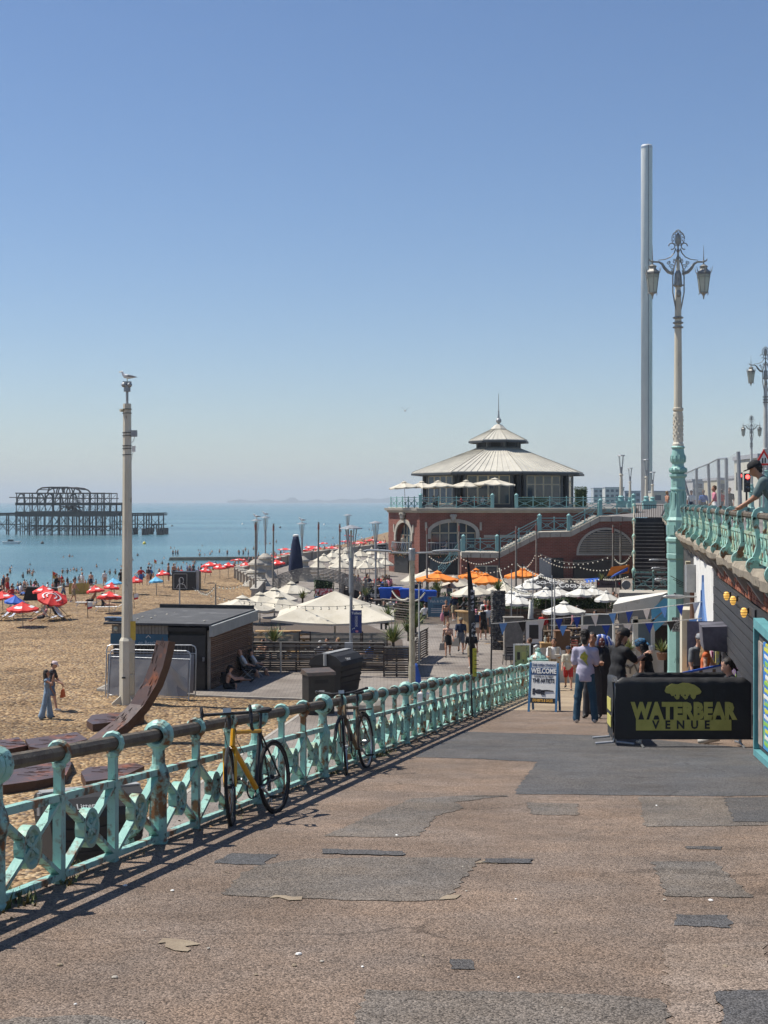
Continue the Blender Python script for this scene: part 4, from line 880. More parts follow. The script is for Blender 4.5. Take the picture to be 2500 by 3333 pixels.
cream_lamp('cream column lamp with cone lantern, tallest right of the hall roof',2022,172,1480,1640)
cream_lamp('second smaller cream column lamp right of the hall roof',2051,235,1522,1640)
cream_lamp('cream column lamp overlapping the tower foot',2104,190,1494,1640)
cream_lamp('slim cream column lamp right of the tower foot',2124,215,1535,1640)
fe=thing('mesh_fence','temporary mesh fence on tall leaning grey posts along the upper promenade','fence',(gx(2330,60),60,UP));FO=Vector(fe.location)
tops=[(2215,1552,92,2250),(2222,1545,90,2262),(2267,1525,84,2270),(2305,1510,78,2313),(2338,1493,72,2343),(2364,1492,68,2366),(2403,1470,62,2412)]
top_pts=[]
for(px,py,d,pb)in tops:
 t_=at(px,py,d);bs=Vector((gx(pb,d),d,UP));b=MB();b.tube([bs-FO,t_-FO],.085,8);b.build('post',greymetal,fe);top_pts.append((t_-FO,bs-FO))
b=MB();b.tube([p[0]for p in top_pts[1:6]],.04,6);b.build('top_tube',steel,fe)
meshm=mat('debris_mesh',(.3,.3,.3),rough=.8,alpha=.22)
for i in range(1,6):p,q=top_pts[i],top_pts[i+1];b=MB();b.quad(p[1]+Vector((0,0,.3)),q[1]+Vector((0,0,.3)),q[0],p[0]);b.build('mesh_panel',meshm,fe)
redlit=mat('red_signal',(.6,.02,.02),em=(1,.06,.05),ems=5)
for(px,py,d,lb)in((2405,1558,75,'traffic light showing red, left of the two on the promenade road'),(2430,1562,72,'traffic light showing red, right beside the man in the cap')):
 p=at(px,py,d);o=thing('traffic_light',lb,'traffic light',(p.x,p.y,UP))
 h=p.z-UP;b=MB();b.tube([(0,0,0),(0,0,h+.1)],.05,8);b.build('pole',blackm,o)
 b=MB();b.box((0,-.1,h-.15),(.3,.2,.95));b.build('signal_head',blackm,o)
 b=MB();b.ball((0,-.22,h+.15),(.11,.05,.11),10,6);b.build('red_lamp',redlit,o)
 b=MB();b.ball((0,-.22,h-.13),(.1,.03,.1),8,6);b.ball((0,-.22,h-.41),(.1,.03,.1),8,6);b.build('unlit_lamps',glass_dark,o)
p=at(2486,1497,55);o=thing('warning_sign','red bordered triangular warning sign at the right edge of the photo','road sign',(p.x,p.y,UP))
tri=lambda r_:[(r_*math.sin(a),p.z-UP+r_*math.cos(a))for a in(0,2*PI/3,4*PI/3)]
b=MB();b.prism(tri(.42),-.02,.02,'y');b.build('red_border',redc,o);b=MB();b.prism(tri(.27),-.03,-.021,'y');b.build('white_field',white,o)
b=MB();b.box((-.05,-.036,p.z-UP-.03),(.05,.01,.2));b.box((.05,-.036,p.z-UP-.02),(.05,.01,.2));b.build('symbol',blackm,o);b=MB();b.tube([(0,.04,0),(0,.04,p.z-UP)],.04,8);b.build('pole',greymetal,o)
for(x0,x1,y,d,lb)in((2282,2157,1942,41.0,'grey lamp head on a long arm from the drainpipe, nearest'),(2176,2130,1886,58,'grey lamp head on a long arm in front of the dark steps, lowest'),(2172,2120,1850,66,'grey lamp head on a long arm in front of the dark steps, middle'),(2170,2112,1823,74,'grey lamp head on a long arm in front of the dark steps, highest')):
 p,q=at(x0,y,d),at(x1,y,d);o=thing('arm_lamp',lb,'street lamp',p,0,'lamp heads along the wall');v=q-p
 b=MB();b.tube([(0,0,0),v*.5],.025,6);b.tube([(0,0,0),Vector((wall_x(d)+.1-p.x,0,0))],.03,6);b.build('arm',greymetal,o)
 b=MB();b.tube([v*.42,v*.5,v*.7,v*.92,v],[.03,.06,.075,.05,.012],8);b.build('lamp_head',greymetal,o);b=MB();b.ball(v*.68+Vector((0,0,.08)),.035,6,5);b.build('light_sensor',blackm,o)
o=thing('loose_cables','black cables looping from the lamp plinth to the wall','cable',(lx0,49.5,-2.3))
for k in range(4):b=MB();b.tube([(-.35+.1*k,.1,-.3-.12*k),(.1,.0,-.55-.05*k),(.45,-.3,-.2+.1*k),(.75,-1.2,.0+.05*k)],.012,5);b.build('cable',blackm,o)
BM=[mat('board_%d'%i,c_,c2_,3,.6,lo=.45,hi=.55)for i,(c_,c2_)in enumerate([((.55,.5,.1),(.1,.2,.4)),((.5,.08,.2),(.6,.5,.5)),((.1,.35,.45),(.5,.5,.45)),((.6,.3,.08),(.15,.1,.1)),((.05,.05,.06),(.5,.5,.5))])]
for i,(y,z0,z1,w)in enumerate(((34.6,-4.6,-3.6,.5),(35.3,-4.9,-4.0,.45),(40.6,-5.2,-4.2,.6),(42.9,-5.6,-4.5,.5),(47.5,-5.2,-3.6,.9),(31.6,-4.2,-3.3,.6),(33.3,-4.4,-3.5,.4))):
 o=thing('wall_poster',['yellow and blue','pink','teal','orange','black and white','yellow and blue upper','pink lower'][i]+' poster board on the shopfront wall right of the lamp column','poster',wp(y,z0,.14));b=MB();b.box((-.02,0,(z1-z0)/2),(.04,w,z1-z0),rz=-.16);b.build('board',BM[i%5],o)
 # turquoise railing along the left of the ramp
RY0,BAY=11.37,2.83
rail=thing('ramp_railing','turquoise cast iron railing with round medallions and brown handrail beside the ramp','railing',(rail_x(RY0),RY0,ramp_z(RY0)))
RO=Vector(rail.location);DX=.19;RS=-.1
def rp(t,z,x=0.0):return Vector((DX*t+x,t,RS*t+z))
def big_post():
 b=MB()
 b.lathe([(.085,-.12),(.085,.02),(.075,.04),(.07,.35),(.075,.42),(.09,.47),(.095,.53),(.08,.58),(.056,.64),(.05,.74),(.058,.78)],12,ph=R(22.5),sx=1.0,sy=.8)
 n=16;c=.87
 for r0,w in((.085,.085),):
  b.tube([(r0*math.sin(2*PI*i/n),0,c+r0*math.cos(2*PI*i/n))for i in range(n)],.042,8,closed=True)
 b.tube([(.078*math.sin(2*PI*i/n),-.05,c+.078*math.cos(2*PI*i/n))for i in range(n)],.022,6,closed=True);b.tube([(.078*math.sin(2*PI*i/n),.05,c+.078*math.cos(2*PI*i/n))for i in range(n)],.022,6,closed=True)
 b.tube([(-.05,0,.45),(-.12,0,.34),(-.15,0,.2),(-.2,0,.1),(-.28,0,.03),(-.33,0,-.04)],[.045,.05,.05,.05,.045,.04],6)
 b.prism([(-.3+.09*math.cos(i*PI/6),-.03+.09*math.sin(i*PI/6))for i in range(12)],-.05,.05,'y')
 return b.mesh('main_post',aqua)
def small_post():
 b=MB();b.box((0,0,.28),(.06,.075,.56));b.box((0,0,.66),(.055,.065,.22));b.box((0,0,.57),(.075,.09,.05));b.box((0,0,-.05),(.05,.06,.14));b.lathe([(.03,.76),(.05,.78),(.05,.81)],8)
 n=12;b.tube([(.068*math.sin(2*PI*i/n),0,.87+.068*math.cos(2*PI*i/n))for i in range(n)],.024,6,closed=True);b.box((0,-.0,.795),(.05,.05,.03));return b.mesh('small_post',aqua)
PW=BAY/3
def x_panel():
 b=MB();c=rp(PW/2,.31);r=.135
 for t0,z0,t1,z1 in((0.03,.07,PW-.03,.55),(.03,.55,PW-.03,.07)):
  A,B_=rp(t0,z0),rp(t1,z1);M_=(A+B_)/2;d=(B_-A).normalized()
  b.bar(A,B_,.035 if z0<z1 else .031,.06,up=(1,0,0))
 return b.mesh('cross_bars',aqua)
def medallion():
 b=MB();n=20;c=rp(PW/2,.31);ax=Vector((1,-DX,0)).normalized();u=Vector((DX,1,RS)).normalized();w=Vector((0,0,1))
 for(r,o,k)in((.14,.035,0),):
  pts=[(u*math.cos(2*PI*i/n)+w*math.sin(2*PI*i/n))for i in range(n)]
  for s in(-1,1):
   rim=[c+p*.14+ax*(s*.035)for p in pts];inn=[c+p*.112+ax*(s*.035)for p in pts];dn=[c+p*.10+ax*(s*.014)for p in pts]
   o0=len(b.v);b.add(rim+inn+dn,[(i,(i+1)%n,n+(i+1)%n,n+i)for i in range(n)]+[(n+i,n+(i+1)%n,2*n+(i+1)%n,2*n+i)for i in range(n)]+[tuple(range(2*n,3*n))])
   b.tube([c+p*.075+ax*(s*.016)for p in pts[::2]],.008,4,closed=True)
   for j in range(5):a=j*2*PI/5;b.ball(c+(u*math.cos(a)+w*math.sin(a))*.045+ax*(s*.014),(.022,.022,.022),6,4)
   b.ball(c+ax*(s*.014),.024,6,4)
  b.add([c+p*.14+ax*-.035 for p in pts]+[c+p*.14+ax*.035 for p in pts],[(i,(i+1)%n,n+(i+1)%n,n+i)for i in range(n)])
 return b.mesh('medallion',aqua2)
bpm,smm,xpm,mdm=big_post(),small_post(),x_panel(),medallion()
K0,K1=-3,13
rot=-math.atan(DX)
for k in range(K0,K1+1):
 o=obj('main_post',bpm,rail,rp(k*BAY,0));o.rotation_euler=(rng.uniform(-.012,.012),rng.uniform(-.015,.015),rot+rng.uniform(-.06,.06))
 if k==K1:break
 for j in(1,2):o=obj('small_post',smm,rail,rp(k*BAY+j*PW,0));o.rotation_euler.z=rot
 for j in range(3):p=obj('cross_bars',xpm,rail,rp(k*BAY+j*PW,0));obj('medallion',mdm,p)
b=MB()
for k in range(K0,K1):b.tube([rp(k*BAY,.87),rp((k+1)*BAY,.87)],.052,10)
b.build('handrail',railwood,rail)
b=MB();b.bar(rp(K0*BAY,.575),rp(K1*BAY,.575),.06,.05);b.build('middle_rail',aqua,rail)
b=MB();b.bar(rp(K0*BAY,.05),rp(K1*BAY,.05),.06,.04);b.build('bottom_rail',aqua,rail)
nwl=thing('newel_pier','square turquoise newel pier with domed cap ending the ramp railing','post',(rail_x(48.6),48.6,ramp_z(48.6)))
nwl.scale=(.82,.82,.95);b=MB();b.box((0,0,.45),(.5,.5,1.1));b.box((0,0,1.02),(.72,.72,.08));b.box((0,0,1.1),(.8,.8,.07));b.build('shaft',aqua,nwl)
b=MB();b.lathe([(.36,1.13),(.33,1.2),(.22,1.3),(.12,1.38),(.09,1.4),(.12,1.44),(.1,1.5),(.02,1.53)],10);b.build('cap',aqua,nwl,smooth=False)
wd=mat('weed_leaf',(.09,.13,.03),(.16,.13,.05),4,.7)
for i in range(26):
 y=rng.choice([8.6,9.0,9.6,10.4,13.2,15.9,17.5,20.2])+rng.gauss(0,.35);b=MB()
 for j in range(rng.randint(8,22)):
  a,l,s=rng.uniform(0,6.28),rng.uniform(.03,.12),rng.uniform(.006,.014);d=Vector((math.cos(a)*.6,math.sin(a)*.6,rng.uniform(.3,1)))*l;q=Vector((-math.sin(a),math.cos(a),0))*s;o_=Vector((rng.gauss(0,.04),rng.gauss(0,.06),0));b.add([o_-q,o_+q,o_+d],[(0,1,2)])
 o=b.build('weed_tuft',wd,None,(rail_x(y)+rng.uniform(-.12,.1),y,ramp_z(y)));tag(o,'small dry weed tuft growing at the foot of the ramp railing','weed','weeds along the railing')
grit=MB()
for i in range(900):
 y=rng.uniform(7.5,34);s=rng.uniform(.005,.022);p=Vector((rail_x(y)+rng.gauss(.0,.13),y,0));p.z=ramp_z(y)+s*.3;grit.add([p+Vector((rng.uniform(-1,1),rng.uniform(-1,1),rng.uniform(-.2,1)))*s for _ in range(4)],[(0,1,2),(0,2,3),(0,3,1),(1,3,2)])
o=grit.build('grit',shingle);tag(o,'loose grit and pebbles along the railing foot',kind='stuff')
# bicycles leaning on the railing
def bicycle(label,front,rear,frame_m,steer=0.0,drop=True,lean=.0,mud=False,scl=1.0):
 """local: x forwards, z up, wheel contact at z=0"""
 f_,r_=Vector((*front,ramp_z(front[1]))),Vector((*rear,ramp_z(rear[1])));d=f_-r_;ang=math.atan2(d.y,d.x)
 o=thing('bicycle',label,'bicycle',r_,0);o.rotation_euler=(lean,-math.asin(d.z/d.length),ang);o.rotation_mode='XYZ'
 wb,wr=1.0,.335
 def wheel(parent,loc,rz=0):
  w=obj('wheel',None,parent,loc);w.rotation_euler.z=rz
  b=MB();b.tube([(wr*math.cos(2*PI*i/28),0,wr*math.sin(2*PI*i/28))for i in range(28)],.017,6,closed=True);b.build('tyre',rubber,w)
  b=MB();b.tube([((wr-.028)*math.cos(2*PI*i/28),0,(wr-.028)*math.sin(2*PI*i/28))for i in range(28)],.013,5,closed=True);b.tube([(0,-.04,0),(0,.04,0)],.022,8);b.build('rim',blackm if drop else steel,w)
  b=MB()
  for i in range(20):a=2*PI*i/20;b.tube([(.02*math.cos(a+.5),.03*(1 if i%2 else-1),.02*math.sin(a+.5)),((wr-.03)*math.cos(a),0,(wr-.03)*math.sin(a))],.0016,3)
  b.build('spokes',steel,w)
 wheel(o,(0,0,wr));fk=obj('fork_group',None,o,(wb-.06,0,0));fk.name='front_assembly';fk.rotation_euler.z=steer
 wheel(fk,(.06,0,wr))
 hub,bb,st,ht,hb=Vector((0,0,wr)),Vector((.42,0,.27)),Vector((.27,0,.78)),Vector((.83,0,.83)),Vector((.87,0,.68))
 b=MB();b.tube([ht,hb],.024,8);b.tube([hb,bb],.026,8,mi=0);b.tube([st,ht-Vector((0,0,.03))],.02,8);b.build('main_frame',frame_m,o)
 b=MB();b.tube([bb,st],.02,8)
 for s in(-1,1):b.tube([bb+Vector((0,s*.03,0)),hub+Vector((0,s*.06,0))],.011,6);b.tube([st,hub+Vector((0,s*.06,0))],.009,6)
 b.build('rear_triangle',blackm if drop else frame_m,o)
 for s in(-1,1):
  b=MB();b.tube([(-.08,s*.05,.66),(-.06,s*.05,.6),(.0,s*.05,.45),(.06,s*.05,wr)],[.018,.017,.014,.01],6);b.build('fork_blade',frame_m,fk)
 b=MB();b.tube([(-.11,0,.83),(-.13,0,.95)],.018,8);b.tube([(-.13,0,.94),(-.03,0,.97)],.018,6);b.build('stem',blackm,fk)
 b=MB()
 if drop:
  b.tube([(-.03,-.21,.97),(-.03,.21,.97)],.015,6)
  for s in(-1,1):b.tube([(-.03,s*.21,.97),(.04,s*.215,.975),(.1,s*.22,.95),(.12,s*.22,.88),(.08,s*.22,.83),(.0,s*.22,.82)],.016,6);b.tube([(.07,s*.215,.97),(.12,s*.215,1.03),(.13,s*.215,.99),(.14,s*.21,.9)],[.018,.016,.01,.006],6)
 else:
  b.tube([(-.12,-.3,1.02),(-.02,-.12,.98),(-.02,.12,.98),(-.12,.3,1.02)],.014,6);b.tube([(-.12,-.3,1.02),(-.2,-.32,1.02)],.018,6);b.tube([(-.12,.3,1.02),(-.2,.32,1.02)],.018,6)
 b.build('handlebar',blackm,fk)
 b=MB();b.box((-.0,0,1.0),(.05,.07,.04));b.build('lamp',steel,fk)
 b=MB();b.tube([st,st+Vector((-.05,0,.17))],.014,6);b.build('seat_post',blackm,o)
 sd=MB();q=st+Vector((-.05,0,.18));sd.tube([q+Vector((-.13,0,.005)),q+Vector((-.1,0,.02)),q+Vector((-.02,0,.015)),q+Vector((.08,0,.01)),q+Vector((.16,0,.0))],[.03,.07,.055,.028,.016],8);sd.xf(Matrix.Translation(q)@Matrix.Diagonal((1,1,.45,1))@Matrix.Translation(-q));sd.build('saddle',rubber,o)
 b=MB();b.tube([bb+Vector((.095*math.cos(2*PI*i/18),-.045,.095*math.sin(2*PI*i/18)))for i in range(18)],.008,4,closed=True);b.build('chainring',blackm,o)
 for s,a in((-1,.6),(1,.6+PI)):
  c=MB();e=bb+Vector((.17*math.cos(a),s*.08,.17*math.sin(a)));c.tube([bb+Vector((0,s*.06,0)),e],.012,6);ck=c.build('crank',steel,o);c=MB();c.box(e+Vector((0,s*.05,0)),(.09,.09,.02));c.build('pedal',rubber,ck)
 b=MB();b.tube([bb+Vector((0,-.045,.095)),hub+Vector((0,-.045,.04))],.004,3);b.tube([bb+Vector((0,-.045,-.095)),hub+Vector((.03,-.045,-.09))],.004,3);b.box(hub+Vector((.02,-.05,-.07)),(.04,.02,.12));b.build('chain',blackm,o)
 b=MB();b.tube([(.82,.02,.95),(.9,.05,.86),(.85,.04,.72),(.7,.03,.6)],.004,4);b.tube([(.9,-.03,.95),(.98,-.02,.8),(.93,0,.6)],.004,4);b.build('cables',blackm,o)
 if mud:
  for off in((0,0,wr),(wb,0,wr)):b=MB();b.tube([(off[0]+.365*math.cos(a),0,off[2]+.365*math.sin(a))for a in[R(x)for x in range(20,190,17)]],.022,5);b.build('mudguard',blackm,o)
  b=MB();b.box((-.05,0,.74),(.3,.14,.02));b.build('carrier',blackm,o)
 return o
yel=mat('yellow_enamel',(.72,.36,.015),(.66,.31,.012),4,.3)
bicycle('yellow and black drop-handlebar bicycle leaning on the ramp railing, nearest the camera',(-1.36,12.5),(-1.02,13.44),yel,.35,True,.1)
bicycle('old dark bicycle with curved handlebars leaning further down the ramp railing',(-.47,17.35),(-.22,18.32),mat('worn_bronze_enamel',(.12,.07,.04),(.22,.17,.1),6,.5),.25,False,.1,True)
# wheeled litter bins on the beach path
def litter_bin(label,loc,rz):
 o=thing('communal_bin',label,'bin',loc,rz);o.scale=(1.05,1.1,1.12);bk=mat('bin_black',(.014,.014,.015),(.022,.021,.022),4,.7,.1,20)
 b=MB();b.add([(-.8,-.5,.12),(.8,-.5,.12),(.8,.5,.12),(-.8,.5,.12),(-.95,-.6,1.1),(.95,-.6,1.1),(.95,.6,1.1),(-.95,.6,1.1)],[(0,3,2,1),(0,1,5,4),(1,2,6,5),(2,3,7,6),(3,0,4,7)]);b.build('body',bk,o)
 b=MB();pr=[(-.66,1.1),(-.6,1.25),(-.4,1.42),(-.12,1.5),(.12,1.5),(.4,1.42),(.6,1.25),(.66,1.1)];b.prism(pr,-.97,.97,'x');ld=b.build('lid',bk,o)
 for i in range(6):t=-.55+i*.17;b=MB();b.bar((-.9,-.665+.0,0),(.9,-.665,0),.02,.03);
 for i in range(5):
  t=(i+1)/6;z=1.13+.34*t;y=-(.65-.27*t-.2*t*t);b=MB();b.bar((-.86,y,z),(.86,y,z),.03,.03);b.build('lid_rib',bk,ld)
 b=MB();b.box((0,0,1.515),(1.95,.26,.03));b.build('lid_ridge',mat('bin_ridge_grey',(.34,.34,.33),(.26,.26,.25),4,.6),ld)
 for sx in(-.97,.97):b=MB();b.tube([(sx,0,1.1),(sx,0,1.5)],.07,6);b.build('pivot',greymetal,o)
 text('lettering','Litter',.16,white,o,(-.25,-.575,1.30),(R(52),0,0),.004)
 for sx in(-.7,.7):
  for sy in(-.4,.4):b=MB();b.tube([(sx-.03,sy,.08),(sx+.03,sy,.08)],.08,10);b.build('wheel',rubber,o)
 for i in range(3):b=MB();b.bar((-.88,-.545-.03*i,.45+.22*i),(.88,-.545-.03*i,.45+.22*i),.03,.05);b.build('body_rib',bk,o)
 return o
litter_bin('large black dome-lidded litter bin on the path below the near railing',(gx(250,29)+.2,29.3,LOW),R(28))
litter_bin('large black dome-lidded litter bin beside the smaller square bin',(gx(1096,56),56,LOW),R(66))
o=thing('street_bin','black square metal street bin with sloped lid in front of the dome bin','bin',(gx(1036,51),51,LOW),R(22))
b=MB();o.scale=(1.25,1.15,1.12);b.box((0,0,.62),(.78,.62,1.24));b.build('body',blackm,o);b=MB();b.add([(-.43,-.35,1.24),(.43,-.35,1.24),(.43,.35,1.24),(-.43,.35,1.24),(-.43,-.3,1.34),(.43,-.3,1.34),(.43,.3,1.42),(-.43,.3,1.42)],[(4,5,6,7),(0,1,5,4),(1,2,6,5),(2,3,7,6),(3,0,4,7)]);b.build('lid',mat('bin_lid_rusty',(.05,.05,.045),(.12,.08,.06),5,.6),o)
b=MB();b.box((0,-.316,1.05),(.4,.01,.12));b.build('slot',rubber,o);b=MB();b.box((0,-.318,.72),(.16,.01,.1));b.build('sticker',white,o);text('number','B',.2,white,o,(.05,-.32,.2))
# sandwich board with its lettering
o=thing('sandwich_board','blue framed white sandwich board reading THE OPEN STUDIOS WELCOME on the ramp','sign',(gx(1772,33.5),33.5,ramp_z(33.5)),R(-16))
fb=mat('blue_sign_frame',(.05,.17,.33),(.04,.13,.27),3,.5)
def tilt(b,s):b.xf(Matrix.Translation((0,s*.3,0))@Matrix.Rotation(R(s*14),4,'X'));return b
for s in(-1,1):
 for sx in(-.32,.32):b=MB();b.box((sx,0,.58),(.05,.035,1.18));tilt(b,s).build('leg',fb,o)
 b=MB();b.box((0,0,.72),(.6,.02,.98));pn=tilt(b,s).build('panel',white,o)
fm=Matrix.Translation((0,-.3,0))@Matrix.Rotation(R(-14),4,'X')
def on(z,x=0,yo=-.016):return fm@Vector((x,yo,z))
tr=(R(90-14),0,0)
b=MB();b.box((0,-.012,.98),(.585,.006,.165));b.xf(fm);b.build('welcome_band',mat('sign_blue_band',(.02,.06,.16),rough=.6),o)
b=MB();b.box((0,-.012,.29),(.585,.006,.12));b.xf(fm);b.build('bottom_band',blackm,o)
ink=mat('sign_ink',(.02,.02,.03),rough=.6);yw=mat('sign_yellow',(.75,.42,.08),rough=.6)
text('lettering','THE OPEN STUDIOS',.085,mat('sign_navy',(.03,.06,.15),rough=.6),o,on(1.12),tr,.002,sx=.72,bold=.002);text('lettering','WELCOME',.17,white,o,on(.98,0,-.02),tr,.002,sx=.72,bold=.006)
text('lettering','COME IN & MEET',.07,ink,o,on(.855),tr,.002,sx=.85);text('lettering','THE ARTISTS',.125,ink,o,on(.755),tr,.002,sx=.72,bold=.004);text('lettering','EXHIBITS & SALES',.09,yw,o,on(.29,0,-.02),tr,.002,sx=.68,bold=.002)
b=MB()
b.ball((-.1,0,0),(.1,.004,.055),10,6);b.tube([(-.05,0,.02),(.1,0,.03),(.24,0,.02)],[.02,.018,.012],6)
for i in range(3):b.tube([(-.05,0,.0-.03*i),(.03,0,-.0-.03*i),(.03,0,-.02-.03*i)],.014,5)
b.box((-.22,0,0),(.06,.006,.14));b.xf(fm@Matrix.Translation((0,-.014,.5)));b.build('pointing_hand',ink,o)
# crowd barriers with printed covers
olive=mat('olive_yellow_print',(.52,.47,.12),(.43,.38,.09),5,.8)
covm=mat('barrier_cover',(.016,.016,.017),(.026,.025,.026),2.5,.6,.5,5)
def barrier(label,p,q,W=None,prints=True,side=False):
 p,q=Vector((*p,ramp_z(p[1]))),Vector((*q,ramp_z(q[1])));d=q-p;L=d.length
 o=thing('crowd_barrier',label,'barrier',p);o.rotation_euler=(0,-math.asin(d.z/L),math.atan2(d.y,d.x))
 r=.09;zt,zb=1.04,.2
 b=MB();b.tube([(r,0,zb),(.02,0,zb+r),(0,0,zt-.12),(.03,0,zt-.03),(.12,0,zt),(L-.12,0,zt),(L-.03,0,zt-.03),(L,0,zt-.12),(L-.02,0,zb+r),(L-r,0,zb)],.021,8,closed=True);b.build('frame',steel,o)
 n=16;bb=MB();bb.tube([(0,0,zb),(0,0,zt)],.008,6);m_=bb.mesh('bar',steel)
 for i in range(1,n):obj('bar',m_,o,(L*i/n,0,0))
 for x in(L*.18,L*.93):
  b=MB();b.tube([(x,0,zb),(x,-.02,.06),(x,-.3,.03)],.02,8);b.tube([(x,0,zb),(x,.02,.06),(x,.3,.03)],.02,8);b.build('foot',steel,o)
 nx_,nz_=40,8;b=MB();vs=[];cr=random.Random(int(L*100))
 ph_=[cr.uniform(0,6)for _ in range(4)]
 for s in(-1,1):
  for j in range(nz_+1):
   for i in range(nx_+1):
    u,v=i/nx_,j/nz_;x=-.02+(L+.04)*u;z=.12+(zt+.03-.12)*v
    cx=min(u,1-u)*L
    if v>.9 and cx<.1:z-=(.1-cx)*.8
    y=s*(.036+.007*abs(math.sin(u*8*PI))*(1-v*.3)+.006*math.sin(u*21+v*7+ph_[1])+.004*math.sin(u*47+v*11+ph_[0]));vs.append((x,y,z))
 k=(nx_+1)*(nz_+1);fs=[]
 for s in(0,1):
  for j in range(nz_):
   for i in range(nx_):a=s*k+j*(nx_+1)+i;fs.append((a,a+1,a+nx_+2,a+nx_+1))
 for i in range(nx_):a=nz_*(nx_+1)+i;fs.append((a,a+1,k+a+1,k+a))
 b.add(vs,fs);cv=b.build('cover',covm,o,smooth=True)
 if prints:
  w=L;f=-.052
  text('lettering','WATERBEAR',w*.165,olive,o,(w*.5,f,.55),(R(90),0,0),.004,sx=.78,bold=.022,space=1.06)
  b=MB();b.box((w*.5,f+.002,.345),(w*.715,.012,.165));b.build('band',olive,o)
  text('lettering','V  E  N  U  E',w*.085,blackm,o,(w*.48,f-.006,.345),(R(90),0,0),.004,sx=.95,bold=.006)
  b=MB();c=(w*.495,.785);out=[(c[0]+x*.285,c[1]+z*.21)for x,z in((-1,.42),(-.9,.72),(-.62,.95),(-.3,.9),(-.05,1.0),(.3,.98),(.62,.86),(.88,.62),(1,.36),(.92,.2),(.72,.12),(.66,-.12),(.56,-.2),(.46,-.1),(.4,.06),(.28,.06),(.24,-.14),(.12,-.22),(.02,-.1),(-.06,.04),(-.18,.04),(-.22,-.16),(-.34,-.22),(-.44,-.1),(-.5,.06),(-.62,.04),(-.7,.22),(-.92,.26))]
  b.prism(out,f-.006,f+.004,'y')
  b.build('emblem',olive,o)
  b=MB()
  for i in range(4):b.prism([(c[0]-.12+i*.075+.012*math.cos(t*PI/4),c[1]+.02+.016*math.sin(t*PI/4))for t in range(8)],f-.009,f-.007,'y')
  b.build('emblem_eyes',blackm,o)
 if side:
  for zz,hh in((.62,.2),(.36,.17)):b=MB();b.box((L*.5,-.05,zz),(L*.7,.012,hh));b.build('band',olive,o)
 return o
barrier('black covered crowd barrier printed WATERBEAR VENUE facing down the ramp',(3.60,22.0),(5.66,22.0))
barrier('black covered crowd barrier standing side-on at the left of the venue queue',(3.80,23.9),(3.60,22.12),prints=False,side=True)
barrier('black covered crowd barrier behind the two queueing people',(4.46,25.6),(6.3,26.0),prints=False)
o=MB();
for i in range(1):o.lathe([(.09,-.01),(.13,0),(.13,.0)],10)
# feather flag, bunting, double-arm lamp
o=thing('feather_flag','tall black feather flag with white and yellow lettering fixed to the railing','flag',(rail_x(30.4)+.08,30.4,ramp_z(30.4)))
bt,tp=Vector((0,0,.05)),at(1521,1806,30.4)-Vector(o.location)
b=MB();b.tube([bt,bt.lerp(tp,.6),tp],[.022,.016,.006],6);b.build('pole',blackm,o)
b=MB();N=14;L_=[];R_=[]
for i in range(N+1):
 t=i/N;z=.95+(tp.z-.98)*t;x=bt.x+(tp.x-bt.x)*(z/tp.z);w=.16*(1-t**4)*(.5+.5*min(1,t*1.6));L_.append(Vector((x-.06*w,-.02,z)));R_.append(Vector((x+w*.9,-.05+.05*math.sin(t*9),z)))
b.add(L_+R_,[(i,i+1,N+1+i+1,N+1+i)for i in range(N)]);sl_=b.build('sail',blackfab,o)
b=MB()
for i in range(5,10):z=i/N;
for k_,(za,zb_,mt)in enumerate(((.9,1.5,olive),(1.75,2.05,white),(2.3,2.75,white))):
 b=MB();xx=bt.x+(tp.x-bt.x)*((za+zb_)/2/tp.z);b.box((xx+.085,-.075,(za+zb_)/2),(.085,.008,zb_-za));pp=b.build('print_block',mat('flag_yellow',(.55,.5,.06),rough=.8)if mt is olive else mat('flag_grey_print',(.45,.45,.45),(.02,.02,.02),14,.8,lo=.48,hi=.52),o)
b=MB()
for i in range(6):b.box((bt.x+.09,-.083,.98+i*.09),(.09,.004,.012))
b.build('print_lines',blackm,o)
b=MB();b.add([(-.02,-.03,.62),(-.02,-.03,.95),(-.16,-.05,.5),(-.05,-.04,.48)],[(0,1,2,3)]);b.build('tail',canvasw,o)
def bunting(label,pts,n,sag,cols,start=0,size=.26,drop=.34):
 p,q=Vector(pts[0]),Vector(pts[1]);o=thing('bunting',label,'bunting',p);L=q-p
 f=lambda t:L*t+Vector((0,0,-sag*4*t*(1-t)))
 b=MB();b.tube([f(i/16)for i in range(17)],.012,4);b.build('cord',canvasw,o)
 for i in range(n):
  t=(i+.6)/n;c=f(t);dd=(f(t+.01)-f(t-.01)).normalized()*size/2;tip=c+Vector((rng.uniform(-.04,.04),rng.uniform(-.05,.05),-drop))
  b=MB();th=Vector((0,.004,0));b.add([c-dd,c+dd,tip,c-dd+th,c+dd+th,tip+th],[(0,1,2),(5,4,3),(0,2,5,3),(1,4,5,2)]);b.build('pennant',cols[(i+start)%len(cols)],o)
 return o
p_blue,p_navy,p_blk,p_wht=mat('pennant_blue',(.12,.28,.6),rough=.8),mat('pennant_navy',(.012,.045,.28),rough=.8),mat('pennant_black',(.02,.018,.018),rough=.8),mat('pennant_white',(.62,.58,.55),rough=.8)
o=thing('bunting_pole','thin black leaning pole holding the bunting at the ramp railing','pole',(rail_x(34.5),34.5,ramp_z(34.5)));b=MB();tpp=at(1601,2030,34.5);b.tube([(0,0,0),tpp-Vector(o.location)],.02,6);b.build('shaft',blackm,o)
wa,wb_=at(2288,1958,37.5),at(2285,2012,36.5)
